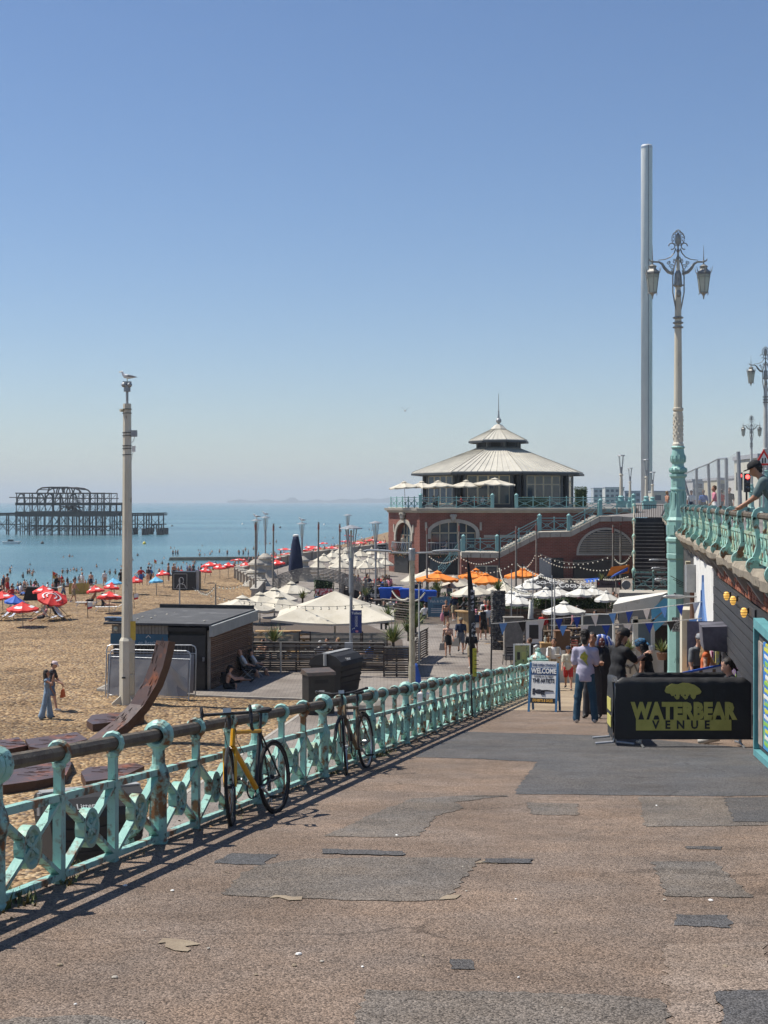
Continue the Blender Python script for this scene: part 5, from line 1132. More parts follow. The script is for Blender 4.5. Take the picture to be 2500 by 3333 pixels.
bunting('upper string of triangular bunting from the ramp railing to the white arch',(tpp,wa),12,.05,[p_blue,p_blk,p_wht,p_navy,p_navy,p_wht,p_blue,p_navy,p_wht,p_blue,p_navy,p_wht],0,.24,.3)
bunting('lower string of triangular bunting reaching the lamp column and wall',(at(1790,2035,37),wb_),7,.06,[p_blue,p_wht,p_navy,p_wht,p_navy,p_blk,p_blue],0,.23,.28)
def wpole(name,label,px,d,ytop,r=.085,mt=None,base=LOW,lean=0,cat='pole',group=None,band=True):
 zt=-(ytop-1632)/F*d;o=thing(name,label,cat,(gx(px,d),d,base),0,group);h=zt-base
 b=MB();b.tube([(0,0,0),(lean*.5,0,h*.5),(lean,0,h)],[r*1.15,r,r*.85],8);b.build('shaft',mt or wood_grey,o)
 if band:b=MB();b.tube([(lean*.8,0,h*.9),(lean*.95,0,h*.97)],r*1.05,8);b.build('cloth_wrap',mat('faded_red_wrap',(.28,.09,.07),(.2,.1,.08),4,.8),o)
 return o
o=thing('double_arm_lamp','pale concrete double-arm street lamp rising behind the ramp railing','street lamp',(gx(1341,50),50,LOW));h=-(1789-1632)/F*50-LOW
pconc=mat('lichen_concrete',(.47,.43,.32),(.35,.31,.22),4,.85,.2,16,c3=(.14,.12,.09),sc3=9)
b=MB();b.lathe([(.13,0),(.12,1.8),(.10,2.0),(.095,h)],10);b.build('column',pconc,o);b=MB();b.lathe([(.12,h-.38),(.12,h+.02),(.09,h+.05)],10);b.build('head_sleeve',greymetal,o)
for s in(-1,1):
 b=MB();b.tube([(s*.1,0,h-.12),(s*.75,0,h-.1)],.035,8);b.build('arm',greymetal,o)
 b=MB();b.tube([(s*.72,0,h-.1),(s*.85,0,h-.09),(s*1.2,0,h-.06),(s*1.6,0,h-.05),(s*1.72,0,h-.09)],[.05,.08,.09,.07,.02],8);b.xf(Matrix.Translation((0,0,h*.45))@Matrix.Diagonal((1,1.5,.55,1)));hd=b.build('lamp_head',greymetal,o);
 b=MB();b.ball((s*1.18,0,h-.0),(.06,.06,.045),8,5);b.build('light_sensor',blackm,o)
 # camera mast on the beach with its gull
o=thing('camera_mast','tall cream octagonal mast with cameras standing on the shingle','pole',(gx(414,53.8),53.8,-7.66));OZ=-7.66
zz=lambda y:-(y-1632)/F*53.8-OZ
b=MB();b.lathe([(.3,-.2),(.3,zz(2085)),(.24,zz(2075))],8,ph=R(22.5));b.build('lower_section',creamp,o);b=MB();b.lathe([(.215,zz(2076)),(.155,zz(1318)),(.15,zz(1314))],8,ph=R(22.5));b.build('upper_section',creamp,o)
for a in range(4):b=MB();t=a*PI/2+.6;b.prism([(.25,0),(.62,0),(.62,.06),(.28,.32)],-.02,.02,'y');b.xf(Matrix.Rotation(t,4,'Z'));b.build('base_fin',creamp,o)
b=MB();b.tube([(0,0,zz(1315)),(0,0,zz(1275))],.05,8);b.tube([(0,0,zz(1275)),(0,0,zz(1255))],.13,8);b.ball((-.1,-.05,zz(1253)),(.12,.12,.1),8,6);b.ball((.1,-.05,zz(1253)),(.1,.12,.1),8,6);b.box((0,0,zz(1246)),(.3,.2,.1));b.build('camera_head',greymetal,o)
b=MB();b.box((.26,0,zz(1411)),(.22,.2,.24));b.tube([(.15,0,zz(1418)),(.3,0,zz(1418))],.02,5);b.tube([(.28,0,zz(1422)),(.24,0,zz(1436)),(.17,0,zz(1440))],.012,5);b.build('floodlight',greymetal,o)
b=MB();b.box((.25,0,zz(1461)),(.12,.1,.22));b.tube([(.24,0,zz(1466)),(.2,0,zz(1480)),(.16,0,zz(1500))],.01,5);b.build('antenna_box',white,o)
for y in(1332,1345,1408,1418,1451,1460,1480):b=MB();b.lathe([(.185,-.012),(.185,.012)],8,(0,0,zz(y)),ph=R(22.5));b.build('strap',blackm,o)
b=MB();b.tube([(-.16,-.05,zz(1336)),(-.24,-.12,zz(1336))],.06,8);b.build('sounder',creamf,o)
b=MB();b.box((.24,-.12,zz(2052)),(.2,.03,.72));b.build('yellow_notice',mat('notice_yellow',(.6,.43,.06),(.5,.35,.05),3,.6),o)
b=MB();b.box((.2,-.235,zz(2155)),(.22,.02,.75));b.box((.2,-.235,zz(2225)),(.22,.02,.7));b.build('access_panel',creamf,o);b=MB();b.box((-.08,-.29,zz(2203)),(.14,.02,.06));b.build('slot',rubber,o)
gw,gg,gb_=mat('gull_white',(.75,.75,.74),rough=.7),mat('gull_grey',(.28,.3,.33),(.2,.21,.24),6,.7),mat('gull_beak',(.6,.4,.06),rough=.5)
def gull(label,loc,rz,sc=1.0):
 o=thing('gull',label,'gull',loc,rz);o.scale=(sc,)*3
 b=MB();b.tube([(-.27,0,.15),(-.18,0,.16),(-.05,0,.17),(.07,0,.19),(.13,0,.25),(.15,0,.31),(.18,0,.335),(.21,0,.33)],[.01,.04,.075,.075,.05,.036,.042,.02],8);b.build('body',gw,o,smooth=True)
 for s in(-1,1):b=MB();b.tube([(.06,s*.055,.2),(-.06,s*.066,.2),(-.2,s*.045,.175),(-.33,s*.015,.155)],[.02,.045,.03,.006],6);b.build('wing',gg,o,smooth=True);b=MB();b.tube([(.0,s*.03,.11),(.0,s*.03,.0),(.04,s*.03,0)],.008,4);b.build('leg',gb_,o)
 b=MB();b.tube([(.205,0,.33),(.25,0,.325),(.265,0,.31)],[.014,.01,.003],5);b.build('beak',gb_,o);return o
gull('white and grey gull perched on top of the camera mast',(gx(414,53.8),53.8,OZ+zz(1243)),PI,1.15)
o=thing('flying_gull','single white gull gliding in the sky left of the hall roof','gull',at(1319,1336,120))
b=MB();b.tube([(-.06,.3,0),(-.02,.1,-.02),(.0,-.1,-.02),(.0,-.24,0),(.0,-.3,-.01)],[.01,.06,.07,.045,.01],8);b.build('body',gw,o,smooth=True)
for s in(-1,1):
 b=MB();P=[(0,0),(.12,.1),(.28,.26),(.45,.28)]
 vs=[]
 for i,(x,z)in enumerate(P):c=.12*(1-i/3.4);vs+=[(s*x,-c,z),(s*x,c,z+.01),(s*x,c,z-.01)]
 b.add(vs,[(i*3+k,i*3+(k+1)%3,i*3+3+(k+1)%3,i*3+3+k)for i in range(3)for k in range(3)]);b.build('wing',gg,o)
 # beach kiosk
KA,KB,KL=Vector((-7.08,57.2,0)),Vector((-5.93,63.3,0)),Vector((-11.1,57.95,0))
o=thing('beach_kiosk','low timber kiosk with flat dark roof, slatted side and blue fascia on the shingle','kiosk',(KA.x,KA.y,LOW),math.atan2(1.15,6.1)*-1+0);
L1,W1,Hk=6.2,4.1,2.62
feltm=mat('roof_felt',(.07,.07,.072),(.09,.09,.09),1.5,.98,.3,20,c3=(.14,.14,.14),sc3=.8);dkw=mat('kiosk_black',(.022,.021,.02),(.035,.032,.03),3,.7)
b=MB();b.box((-W1/2-.02,L1/2,Hk/2-.05),(W1-.14,L1-.1,Hk-.1));b.build('carcass',dkw,o)
sl=MB();sl.box((0,0,0),(.05,L1,.052),ry=R(18));sms=[sl.mesh('side_slat',mat('side_slat_%d'%i,c,tuple(x*.65 for x in c),3,.8,.3,18,stretch=(4,1,4)))for i,c in enumerate([(.27,.155,.095),(.19,.115,.075),(.33,.21,.14)])]
for i in range(27):obj('side_slat',sms[rng.randrange(3)],o,(.06+rng.uniform(-.006,.006),L1/2,.06+i*.083))
b=MB();b.box((.03,.03,1.2),(.12,.1,2.4));b.box((.03,L1,1.2),(.12,.1,2.4));b.build('corner_posts',wood_grey,o)
b=MB();b.add([(-W1-.25,-.25,Hk-.02),(.15,-.25,Hk-.02),(.15,L1+.2,Hk+.1),(-W1-.25,L1+.2,Hk+.1),(-W1-.25,-.25,Hk+.06),(.15,-.25,Hk+.06),(.15,L1+.2,Hk+.18),(-W1-.25,L1+.2,Hk+.18)],[(0,3,2,1),(4,5,6,7),(0,1,5,4),(1,2,6,5),(2,3,7,6),(3,0,4,7)]);rf=b.build('roof',feltm,o)
b=MB();b.box((.2,L1/2,Hk-.16),(.16,L1+.5,.44),rx=R(1.1));b.build('shutter_box',mat('shutter_grey',(.36,.37,.35),(.3,.31,.29),2,.6),o)
b=MB();b.bar((-W1-.2,L1+.15,Hk+.26),(.1,L1+.15,Hk+.26),.1,.16);b.build('roof_upstand',blackm,o)
for i in range(9):b=MB();b.ball((rng.uniform(-3.6,-.2),rng.uniform(.2,5.5),Hk+.12),(.06,.05,.03),6,4);b.build('roof_stone',stone,rf)
bdw=MB();bdw.box((0,0,0),(.13,.03,.34));bdm=bdw.mesh('board',wood_grey)
for i in range(17):obj('board',bdm,o,(-W1+.1+i*.142,-.06-.006*(i%2),Hk-.22))
b=MB();b.box((-W1+1.2,-.05,Hk-.62),(2.45,.05,.44));b.build('blue_fascia',mat('fascia_blue',(.025,.11,.19),(.02,.09,.15),2,.5),o);text('lettering','on Beach',.2,mat('fascia_letter',(.45,.55,.6),rough=.6),o,(-W1+1.55,-.085,Hk-.75),ext=.003)
b=MB();b.tube([(-W1+1.5,-.08,Hk-.55),(-W1+1.6,-.08,Hk-.45),(-W1+1.7,-.08,Hk-.55)],.015,4);b.build('leaf_logo',white,o)
b=MB();b.box((-.85,-.1,Hk-.18),(1.6,.14,.16));b.build('door_head',dkw,o);b=MB();b.box((-.85,-.06,1.1),(1.5,.05,2.2));dr=b.build('door',mat('kiosk_door',(.03,.027,.026),(.04,.037,.035),4,.6),o);b=MB();b.box((-.16,-.1,1.25),(.08,.06,.16));b.build('handle',steel,dr)
b=MB();b.tube([(-W1+.65,-.09,Hk-.35),(-W1+.65,-.09,Hk-.85)],.07,8);b.build('vent_pipe',greymetal,o);b=MB();b.ball((-W1+.2,-.08,Hk-.2),(.1,.06,.1),8,6);b.build('wall_light',glass_pale,o)
b=MB();b.box((-W1+.1,.3,Hk+.22),(.9,.5,.04));b.box((-W1+.1,.3,Hk+.15),(.85,.45,.1));b.build('roof_cage',mat('cage_blue',(.14,.25,.38),(.05,.05,.06),6,.6),o)
pm=mat('fence_sheet',(.27,.27,.28),(.23,.23,.24),1.2,.75,.4,4);pm2=mat('fence_sheet_pale',(.42,.41,.4),(.34,.34,.33),1.2,.7,.4,3)
def site_panel(label,p,q,z1,lean,sheet_m,dz=0):
 p,q=Vector(p),Vector(q);d=q-p;L=d.length;o=thing('site_fence_panel',label,'fence panel',p);o.rotation_euler=(lean,0,math.atan2(d.y,d.x));r=.18
 b=MB();b.tube([(0,0,0),(0,0,z1-r),(r*.3,0,z1-r*.3),(r,0,z1),(L-r,0,z1),(L-r*.3,0,z1-r*.3),(L,0,z1-r),(L,0,0)],.024,8);b.tube([(0,0,.14),(L,0,.1)],.02,8);b.tube([(0,0,z1-.28),(L,0,z1-.32)],.018,8);b.build('frame',steel,o)
 b=MB();N=12;vs=[(L*(.02+.96*i/N),-.03+.02*math.sin(i*1.9)*math.sin(j*1.3),.16+(z1-.36-.16)*j/8)for j in range(9)for i in range(N+1)];b.add(vs,[(j*(N+1)+i,j*(N+1)+i+1,(j+1)*(N+1)+i+1,(j+1)*(N+1)+i)for j in range(8)for i in range(N)]);b.build('sheeting',sheet_m,o,smooth=True)
 b=MB()
 for i in range(1,24):b.tube([(L*i/24,.01,.1),(L*i/24,.01,z1)],.004,3)
 b.build('wires',greymetal,o);return o
site_panel('sheeted metal site fence panel at the back of the stack by the kiosk',(gx(340,55.6),55.8,-7.66),(gx(629,55),55.6,-7.66),2.02,R(-6),pm)
site_panel('sheeted metal site fence panel at the front of the stack behind the mast',(gx(348,55.0),55.2,-7.66),(gx(612,54.4),54.6,-7.66),1.9,R(-8),pm)
b=MB();f0=Vector((gx(540,54.6),54.72,-7.55));vs=[]
for j in range(7):
 for i in range(9):u,v=i/8,j/6;vs.append(f0+Vector((.05+.78*u,-.05-.08*math.sin(u*6+v*5),(.05+1.25*v*(1-.55*u)))))
b.add(vs,[(j*9+i,j*9+i+1,j*9+i+10,j*9+i+9)for j in range(6)for i in range(8)]);o=b.build('loose_sheeting',pm2,smooth=True);tag(o,'crumpled pale sheeting hanging loose from the front fence panel','sheeting')
# rusty slab sculpture on the shingle
rust=mat('rust_bronze',(.075,.048,.042),(.10,.055,.04),1.6,.42,.35,5,c3=(.26,.085,.03),sc3=1.3,lo3=.55,hi3=.68,c4=(.03,.025,.026),sc4=5)
rust2=mat('rust_edge',(.085,.04,.025),(.06,.03,.02),3,.6,.2,12)
o=thing('sculpture_curve','curved rust brown metal slab sculpture rearing up from the shingle','sculpture',(gx(330,45),45,-7.66));SO_=Vector(o.location)
path=[((250,2475),43.2,.02),((320,2420),44.2,.15),((400,2360),45,.0),((455,2300),45.2,0),((497,2230),45.3,0),((520,2170),45.3,0),((533,2120),45.3,0),((540,2087),45.3,0)]
pts=[at(a[0],a[1],d)-SO_ for a,d,_ in path];pts[0].z=-.35
n=len(pts);W=Vector((.78,-.62,0)).normalized();vs=[]
for i,p in enumerate(pts):
 t=(pts[min(n-1,i+1)]-pts[max(0,i-1)]).normalized();nn=W.cross(t).normalized();w=.35-.06*i/(n-1);th=.15
 for a,c in((-1,-1),(1,-1),(1,1),(-1,1)):vs.append(p+W*(a*w)+nn*(c*th))
fs=[(i*4+k,i*4+(k+1)%4,i*4+4+(k+1)%4,i*4+4+k)for i in range(n-1)for k in range(4)]+[(3,2,1,0),(4*n-4,4*n-3,4*n-2,4*n-1)]
b=MB();b.add(vs,fs);b.m=[0 if(k%4)in(0,2)else 1 for k in range(4*(n-1))]+[1,1];b.build('curved_slab',[rust,rust2],o)
b=MB()
for i in range(26):
 j=rng.randrange(1,n-1);u=rng.random();p=pts[j].lerp(pts[j+1]if j+1<n else pts[j],u);t=(pts[min(n-1,j+1)]-pts[j-1]).normalized();nn=W.cross(t).normalized();w=.3-.08*j/n
 c=p+W*rng.uniform(-w,w);l=rng.uniform(.08,.2)
 for sgn in(-1,1):b.bar(c+nn*(sgn*.148)-t*l,c+nn*(sgn*.156)+t*l+W*rng.uniform(-.05,.05),.012,.022)
b.build('chisel_ridges',rust,o)['kind']='stuff'
for(poly,lb)in(([(282,2352),(300,2332),(450,2318),(470,2335),(400,2352),(302,2363)],'flat rust brown slab lying behind the foot of the curved sculpture'),([(-30,2420),(60,2405),(90,2432),(-10,2452)],'flat rusty slab at the left edge beyond the handrail'),([(82,2412),(250,2388),(285,2412),(150,2445),(95,2436)],'broad rusty slab with orange patches left of the curved sculpture'),([(0,2545),(-10,2500),(190,2450),(222,2462),(232,2492),(215,2530),(120,2548),(10,2563)],'large flat dark slab on the shingle behind the near railing'),([(264,2520),(285,2505),(440,2490),(470,2500),(400,2535),(280,2551)],'small rusty orange slab right of the large flat slab')):
 g=[]
 for(x,y)in poly:d=7.5*F/(y-1632);g.append((gx(x,d),d))
 cx,cy=sum(p[0]for p in g)/len(g),sum(p[1]for p in g)/len(g)
 o=thing('rust_slab',lb,'sculpture',(cx,cy,-7.7),0,'slabs of the rusty sculpture');b=MB();k=len(g)
 b.add([(p[0]-cx,p[1]-cy,-.05)for p in g]+[(p[0]-cx,p[1]-cy,.26)for p in g],[tuple(range(k,2*k))]+[(i,(i+1)%k,k+(i+1)%k,k+i)for i in range(k)]);b.m=[0]+[1]*k;b.build('slab',[rust,rust2],o)
 b=MB()
 for i in range(22):p=g[rng.randrange(k)];u=rng.uniform(0,.85);q=Vector(((p[0]-cx)*u,(p[1]-cy)*u,.265));a=rng.uniform(-.5,.5);b.bar(q,q+Vector((math.cos(a),math.sin(a),0))*rng.uniform(.15,.4),.02,.012)
 b.build('chisel_ridges',rust,o)['kind']='stuff'
 # people: one continuous surface per body
def surface_nets(f,lo,hi,h):
 lo=np.array(lo)-2*h;n=np.ceil((np.array(hi)+2*h-lo)/h).astype(int)+1
 ax=[lo[i]+h*np.arange(n[i])for i in range(3)]
 X,Y,Z=np.meshgrid(*ax,indexing='ij');V=f(X,Y,Z);S=V<0
 c=[S[i:n[0]-1+i,j:n[1]-1+j,k:n[2]-1+k]for i in(0,1)for j in(0,1)for k in(0,1)]
 cnt=sum(x.astype(np.int8)for x in c);act=(cnt>0)&(cnt<8)
 idx=-np.ones(act.shape,int);ii=np.argwhere(act);idx[act]=np.arange(len(ii))
 acc=np.zeros((len(ii),3));num=np.zeros(len(ii));cor=[(i,j,k)for i in(0,1)for j in(0,1)for k in(0,1)]
 val={q:V[ii[:,0]+q[0],ii[:,1]+q[1],ii[:,2]+q[2]]for q in cor}
 for a in cor:
  for d in range(3):
   if a[d]:continue
   b_=list(a);b_[d]=1;b_=tuple(b_);va,vb=val[a],val[b_];m=(va<0)!=(vb<0);t=np.where(m,va/np.where(m,va-vb,1),0)
   P=np.repeat(np.array([a],float),len(ii),0);P[:,d]=t;acc+=P*m[:,None];num+=m
 vs=lo+(ii+acc/num[:,None])*h;fs=[]
 for d in range(3):
  u,w=(d+1)%3,(d+2)%3
  sl=[slice(1,-1)]*3;A=[slice(1,n[k]-1)for k in range(3)];B=list(A);A[d]=slice(0,n[d]-1);B[d]=slice(1,n[d])
  sa,sb=S[tuple(A)],S[tuple(B)];e=np.argwhere(sa!=sb);fl=sa[tuple(e.T)]
  g=e.copy();g[:,u]+=1;g[:,w]+=1
  def id_(du,dw):q=g.copy();q[:,u]+=du;q[:,w]+=dw;return idx[q[:,0],q[:,1],q[:,2]]
  Q=np.stack([id_(-1,-1),id_(0,-1),id_(0,0),id_(-1,0)],1);Q[~fl]=Q[~fl][:,::-1];fs.append(Q)
 return vs,np.concatenate(fs)
def seg_sdf(P,a,b_,ra,rb,sq=None):
 a,b_=np.array(a,float),np.array(b_,float);d=b_-a;L=(d**2).sum()+1e-9
 X,Y,Z=P;t=np.clip(((X-a[0])*d[0]+(Y-a[1])*d[1]+(Z-a[2])*d[2])/L,0,1)
 dx,dy,dz=X-a[0]-t*d[0],Y-a[1]-t*d[1],Z-a[2]-t*d[2]
 if sq:dx,dy,dz=dx/sq[0],dy/sq[1],dz/sq[2]
 r=np.sqrt(dx*dx+dy*dy+dz*dz)-(ra+(rb-ra)*t)
 return np.maximum(r,sq[3]-Z)if sq and len(sq)>3 else r
def rotx(v,a):c,s=math.cos(a),math.sin(a);return Vector((v.x,c*v.y-s*v.z,s*v.y+c*v.z))
BODY_CACHE={}
def body_mesh(pose,h=.024,long_top=.0,skirt=0.0,trousers='long',sleeve='short',build=1.0,fingers=True,bust=0,hunch=0,loose=1.0):
 """pose: lean, head(pitch,yaw), armL/armR=(pitch,out,elbow,twist), legL/legR=(pitch,out,knee), hip=None. Faces +y, z up, feet at 0, height 1.75.
       slots: 0 skin 1 top 2 bottom 3 shoes 4 eyes"""
 lean=R(pose.get('lean',3));up=Vector((0,math.sin(lean),math.cos(lean)));pel=Vector((0,0,0));k=build
 pr=[]
 def add(a,b_,ra,rb,s,sq=None):pr.append((tuple(a),tuple(b_),ra,rb,s,sq))
 chest=pel+up*.3;neck=pel+up*.52;J={}
 hp_,hy_=R(pose.get('head',(0,0))[0]),R(pose.get('head',(0,0))[1])
 hl=lean*.5+hp_;hd=neck+Vector((0,math.sin(hl),math.cos(hl)))*.155
 fw=Vector((-math.sin(hy_)*math.cos(hp_),math.cos(hy_)*math.cos(hp_),-math.sin(hp_)))
 rt=Vector((math.cos(hy_),math.sin(hy_),0));hu=rt.cross(fw)
 TS=1 if sleeve!='none' else 0;t1=1.0+.06*(loose-1)
 tp=1 if sleeve!='bare' else 0
 add(pel-up*.02,pel+up*.06,.125*k,.125*k,2 if not(long_top or skirt)else 1,(1.22,.86,1))
 add(pel+up*.1,chest,.112*k*t1,.12*k*t1,tp,(1.22,.84,1));add(chest,neck-up*.08,.12*k*t1,.105*k*t1,tp,(1.38,.84,1))
 if bust:
  for s in(-1,1):add(chest+up*.04+Vector((s*.075,.07,0)),chest+up*.04+Vector((s*.075,.085,-.01)),.065,.06,tp)
 if long_top:add(pel+up*.08,pel-Vector((0,0,long_top)),.13*k*t1,.135*k*t1,1,(1.25,.88,1,pel.z-long_top-.05))
 if skirt:add(pel+up*.1,pel-Vector((0,0,skirt)),.12*k,.17*k,1 if skirt>0 else 2,(1.15,.92,1,pel.z-skirt))
 add(neck-up*.06,hd,.06,.055,0)
 hc=hd+hu*.03
 add(hc,hc+hu*.045,.082,.083,0,(.92,1.08,1.0));add(hd+fw*.03-hu*.03,hd+fw*.045-hu*.035,.058,.05,0)
 add(hd+fw*.098+hu*.015,hd+fw*.112-hu*.012,.011,.016,0)
 for s in(-1,1):add(hc+rt*(s*.082)-hu*.02,hc+rt*(s*.086)+hu*.015,.018,.02,0)
 if sleeve=='none':pass
 J['head']=(hc,fw,rt,hu);J['neck']=neck;J['chest']=chest;J['up']=up
 for s,nm in((-1,'L'),(1,'R')):
  p,o_,e=pose.get('arm'+nm,(5,10,15))[:3];tw=pose.get('arm'+nm,(0,0,0,0))[3]if len(pose.get('arm'+nm,()))>3 else 0
  p,o_,e,tw=R(p),R(o_),R(e),R(tw)
  sh=neck-up*.07+Vector((s*.185*(.6+.4*k),0,0))
  ud=Vector((s*math.sin(o_),math.sin(p)*math.cos(o_),-math.cos(p)*math.cos(o_)));ud=rotx(ud,-lean*.3)
  el=sh+ud*.285;pf=p+e;fd=Vector((s*math.sin(o_*.5)-s*math.sin(tw),math.sin(pf)*math.cos(tw),-math.cos(pf)*math.cos(tw))).normalized();wr=el+fd*.25;hn=wr+fd*.075
  sl_={'long':(1,1),'short':(1,0),'none':(0,0),'bare':(0,0)}[sleeve]
  add(neck-up*.075+Vector((s*.06,0,0)),sh,.075,.062*k,tp)
  if sl_[0]:add(sh,sh+ud*(.2 if sleeve=='short' else .28),.064*k,.068*k*loose,1)
  add(sh,el,.05*k,.042,1 if sl_[1]else 0);add(el,wr,.041,.029,1 if sl_[1]else 0);add(wr,hn,.028,.036,0,None)
  J['hand'+nm]=hn;J['fd'+nm]=fd;J['wr'+nm]=wr
 minz=9
 for s,nm in((-1,'L'),(1,'R')):
  p,o_,kn=[R(x)for x in pose.get('leg'+nm,(0,4,0))[:3]]
  hj=pel+Vector((s*.09,0,-.04));td=Vector((s*math.sin(o_),math.sin(p)*math.cos(o_),-math.cos(p)*math.cos(o_)));knee=hj+td*.42
  ps=p-kn;sd=Vector((s*math.sin(o_)*(.6 if kn<1 else .2),math.sin(ps),-math.cos(ps))).normalized();ank=knee+sd*.42
  lw=loose if trousers=='wide' else 1.0
  long_=trousers in('long','wide');wd_=1.5 if trousers=='wide' else 1.12
  add(hj,knee,.088*k*(1.05 if trousers!='none' else 1),(.06 if not long_ else .066*wd_)*(.5+.5*k),2 if trousers in('long','wide')else 0)
  if trousers in('short','mini'):add(hj,hj+td*(.3 if trousers=='short' else .08),.098*k,.095*k,2)
  add(knee,ank,(.058 if not long_ else .064*wd_)*(.5+.5*k),.038 if not long_ else .055*wd_*wd_,2 if long_ else 0)
  fd=Vector((s*.12,math.cos(ps*.5)if kn>1 or p>.8 else 1,-.04 if p<1.2 else .6)).normalized()
  if pose.get('flatfoot',True)and abs(ps)<.9:fd=Vector((s*.15,1,0)).normalized()
  add(ank-Vector((0,0,.035))-fd*.03,ank-Vector((0,0,.045))+fd*.15,.042,.036,3)
  minz=min(minz,ank.z-.09)
  J['foot'+nm]=ank
 if 'hip' in pose:minz=-pose['hip']
 P_=np.array([p[0]for p in pr]+[p[1]for p in pr]);lo,hi=P_.min(0)-.22,P_.max(0)+.22
 def f(X,Y,Z):
  out=None
  for a,b_,ra,rb,s,sq in pr:
   d=seg_sdf((X,Y,Z),a,b_,ra,rb,sq)
   if out is None:out=d
   else:hh=np.clip(.5+.5*(out-d)/.035,0,1);out=out*(1-hh)+d*hh-.035*hh*(1-hh)
  m_=np.clip((neck.z-.04-Z)/.05,0,1)
  return out+m_*.0045*np.sin(42*Z+5*np.sin(17*X+9*Z)+11*Y)*np.sin(23*X+13*Y+6*Z)
 vs,fs=surface_nets(f,lo,hi,h)
 fc=vs[fs].mean(1);best=np.full(len(fc),9.0);lab=np.zeros(len(fc),int)
 for a,b_,ra,rb,s,sq in pr:
  d=seg_sdf(fc.T,a,b_,ra,rb,sq)-(.006 if s else 0);m=d<best;best=np.where(m,d,best);lab=np.where(m,s,lab)
 b=MB();b.v=[tuple(x)for x in vs.tolist()];b.f=[tuple(x)for x in fs.tolist()];b.m=lab.tolist()
 if fingers:
  for nm,s in(('L',-1),('R',1)):
   hn,fd=J['hand'+nm],J['fd'+nm];sd=fd.cross(Vector((0,1,0.3))).normalized();cu=sd.cross(fd)
   if cu.y<0:cu=-cu
   for i,(off,ln)in enumerate(((-.026,.05),(-.009,.062),(.009,.058),(.025,.045))):
    p0=hn+fd*.015+sd*off;p1=p0+fd*ln*.7;p2=p1+(fd*.6+cu*.6)*ln*.6;b.tube([p0,p1,p2],[.0105,.0095,.007],5,mi=0)
   p0=hn-fd*.025+sd*(-.025);b.tube([p0,p0+(fd*.5-sd*.8+cu*.3)*.04,p0+(fd*1.0-sd*.7+cu*.5)*.06],[.012,.0105,.008],5,mi=0)
  for s in(-1,1):b.ball(hc+fw*.085+rt*(s*.031)-hu*.002,(.011,.011,.008),6,4,mi=4)
  b.tube([hd+fw*.093+rt*-.022-hu*.045,hd+fw*.1-hu*.047,hd+fw*.093+rt*.022-hu*.045],.005,4,mi=4)
 b.v=[(x,y,z-minz)for x,y,z in b.v]
 sh=Vector((0,0,-minz));
 for q in list(J):
  if q=='head':J[q]=(J[q][0]+sh,*J[q][1:])
  elif q[:2]!='fd' and q!='up':J[q]=J[q]+sh
 return b,J
eye_m=mat('dark_eye',(.02,.015,.012),rough=.3)
def hair_mesh(J,style,h=.02):
 hc,fw,rt,hu=J['head'];pr=[(hc-fw*.018+hu*.035,hc-fw*.022+hu*.05,.098,.096,(.95,1.05,1)),(hc-fw*.05-hu*.01,hc-fw*.045-hu*.05,.075,.055,None)]
 if style=='bushy':pr+=[(hc+fw*.03+hu*.1,hc-fw*.05+hu*.09,.07,.08,None),(hc-fw*.07-hu*.03,hc-fw*.06-hu*.09,.07,.05,None)]
 if style=='long':pr+=[(hc-fw*.06,J['neck']-fw*.07-hu*.12,.08,.075,None),(hc-fw*.03+rt*.07,J['neck']+rt*.08-fw*.04-hu*.06,.045,.05,None),(hc-fw*.03-rt*.07,J['neck']-rt*.08-fw*.04-hu*.06,.045,.05,None)]
 if style=='pony':pr+=[(hc-fw*.1+hu*.03,hc-fw*.16-hu*.12,.035,.02,None)]
 if style=='bun':pr+=[(hc-fw*.1+hu*.06,hc-fw*.11+hu*.06,.045,.045,None)]
 if style=='beard':pr+=[(hc+fw*.075-hu*.1,hc+fw*.06-hu*.115,.034,.03,None),(hc-fw*.07,J['neck']-fw*.05-hu*.0,.06,.05,None)]
 c=hc;nf=fw
 def f(X,Y,Z):
  out=None
  for a,b_,ra,rb,sq in pr:d=seg_sdf((X,Y,Z),a,b_,ra,rb,sq);out=d if out is None else np.minimum(out,d)
  fr=(X-c.x)*nf.x+(Y-c.y)*nf.y+(Z-c.z)*nf.z;uu=(X-c.x)*hu.x+(Y-c.y)*hu.y+(Z-c.z)*hu.z
  if style!='beard':out=np.maximum(out,np.minimum(fr-.05,.055-uu)if False else np.where(uu<.05,fr-.035,fr-.09))
  else:out=np.maximum(out,np.where((uu<.05)&(uu>-.075),fr-.01,fr-.12))
  return out
 P_=np.array([list(p[0])for p in pr]+[list(p[1])for p in pr]);vs,fs=surface_nets(f,P_.min(0)-.12,P_.max(0)+.12,h)
 vs=vs+np.random.RandomState(5).normal(0,.005,vs.shape)
 b=MB();b.v=[tuple(x)for x in vs.tolist()];b.f=[tuple(x)for x in fs.tolist()];b.m=[0]*len(b.f);return b
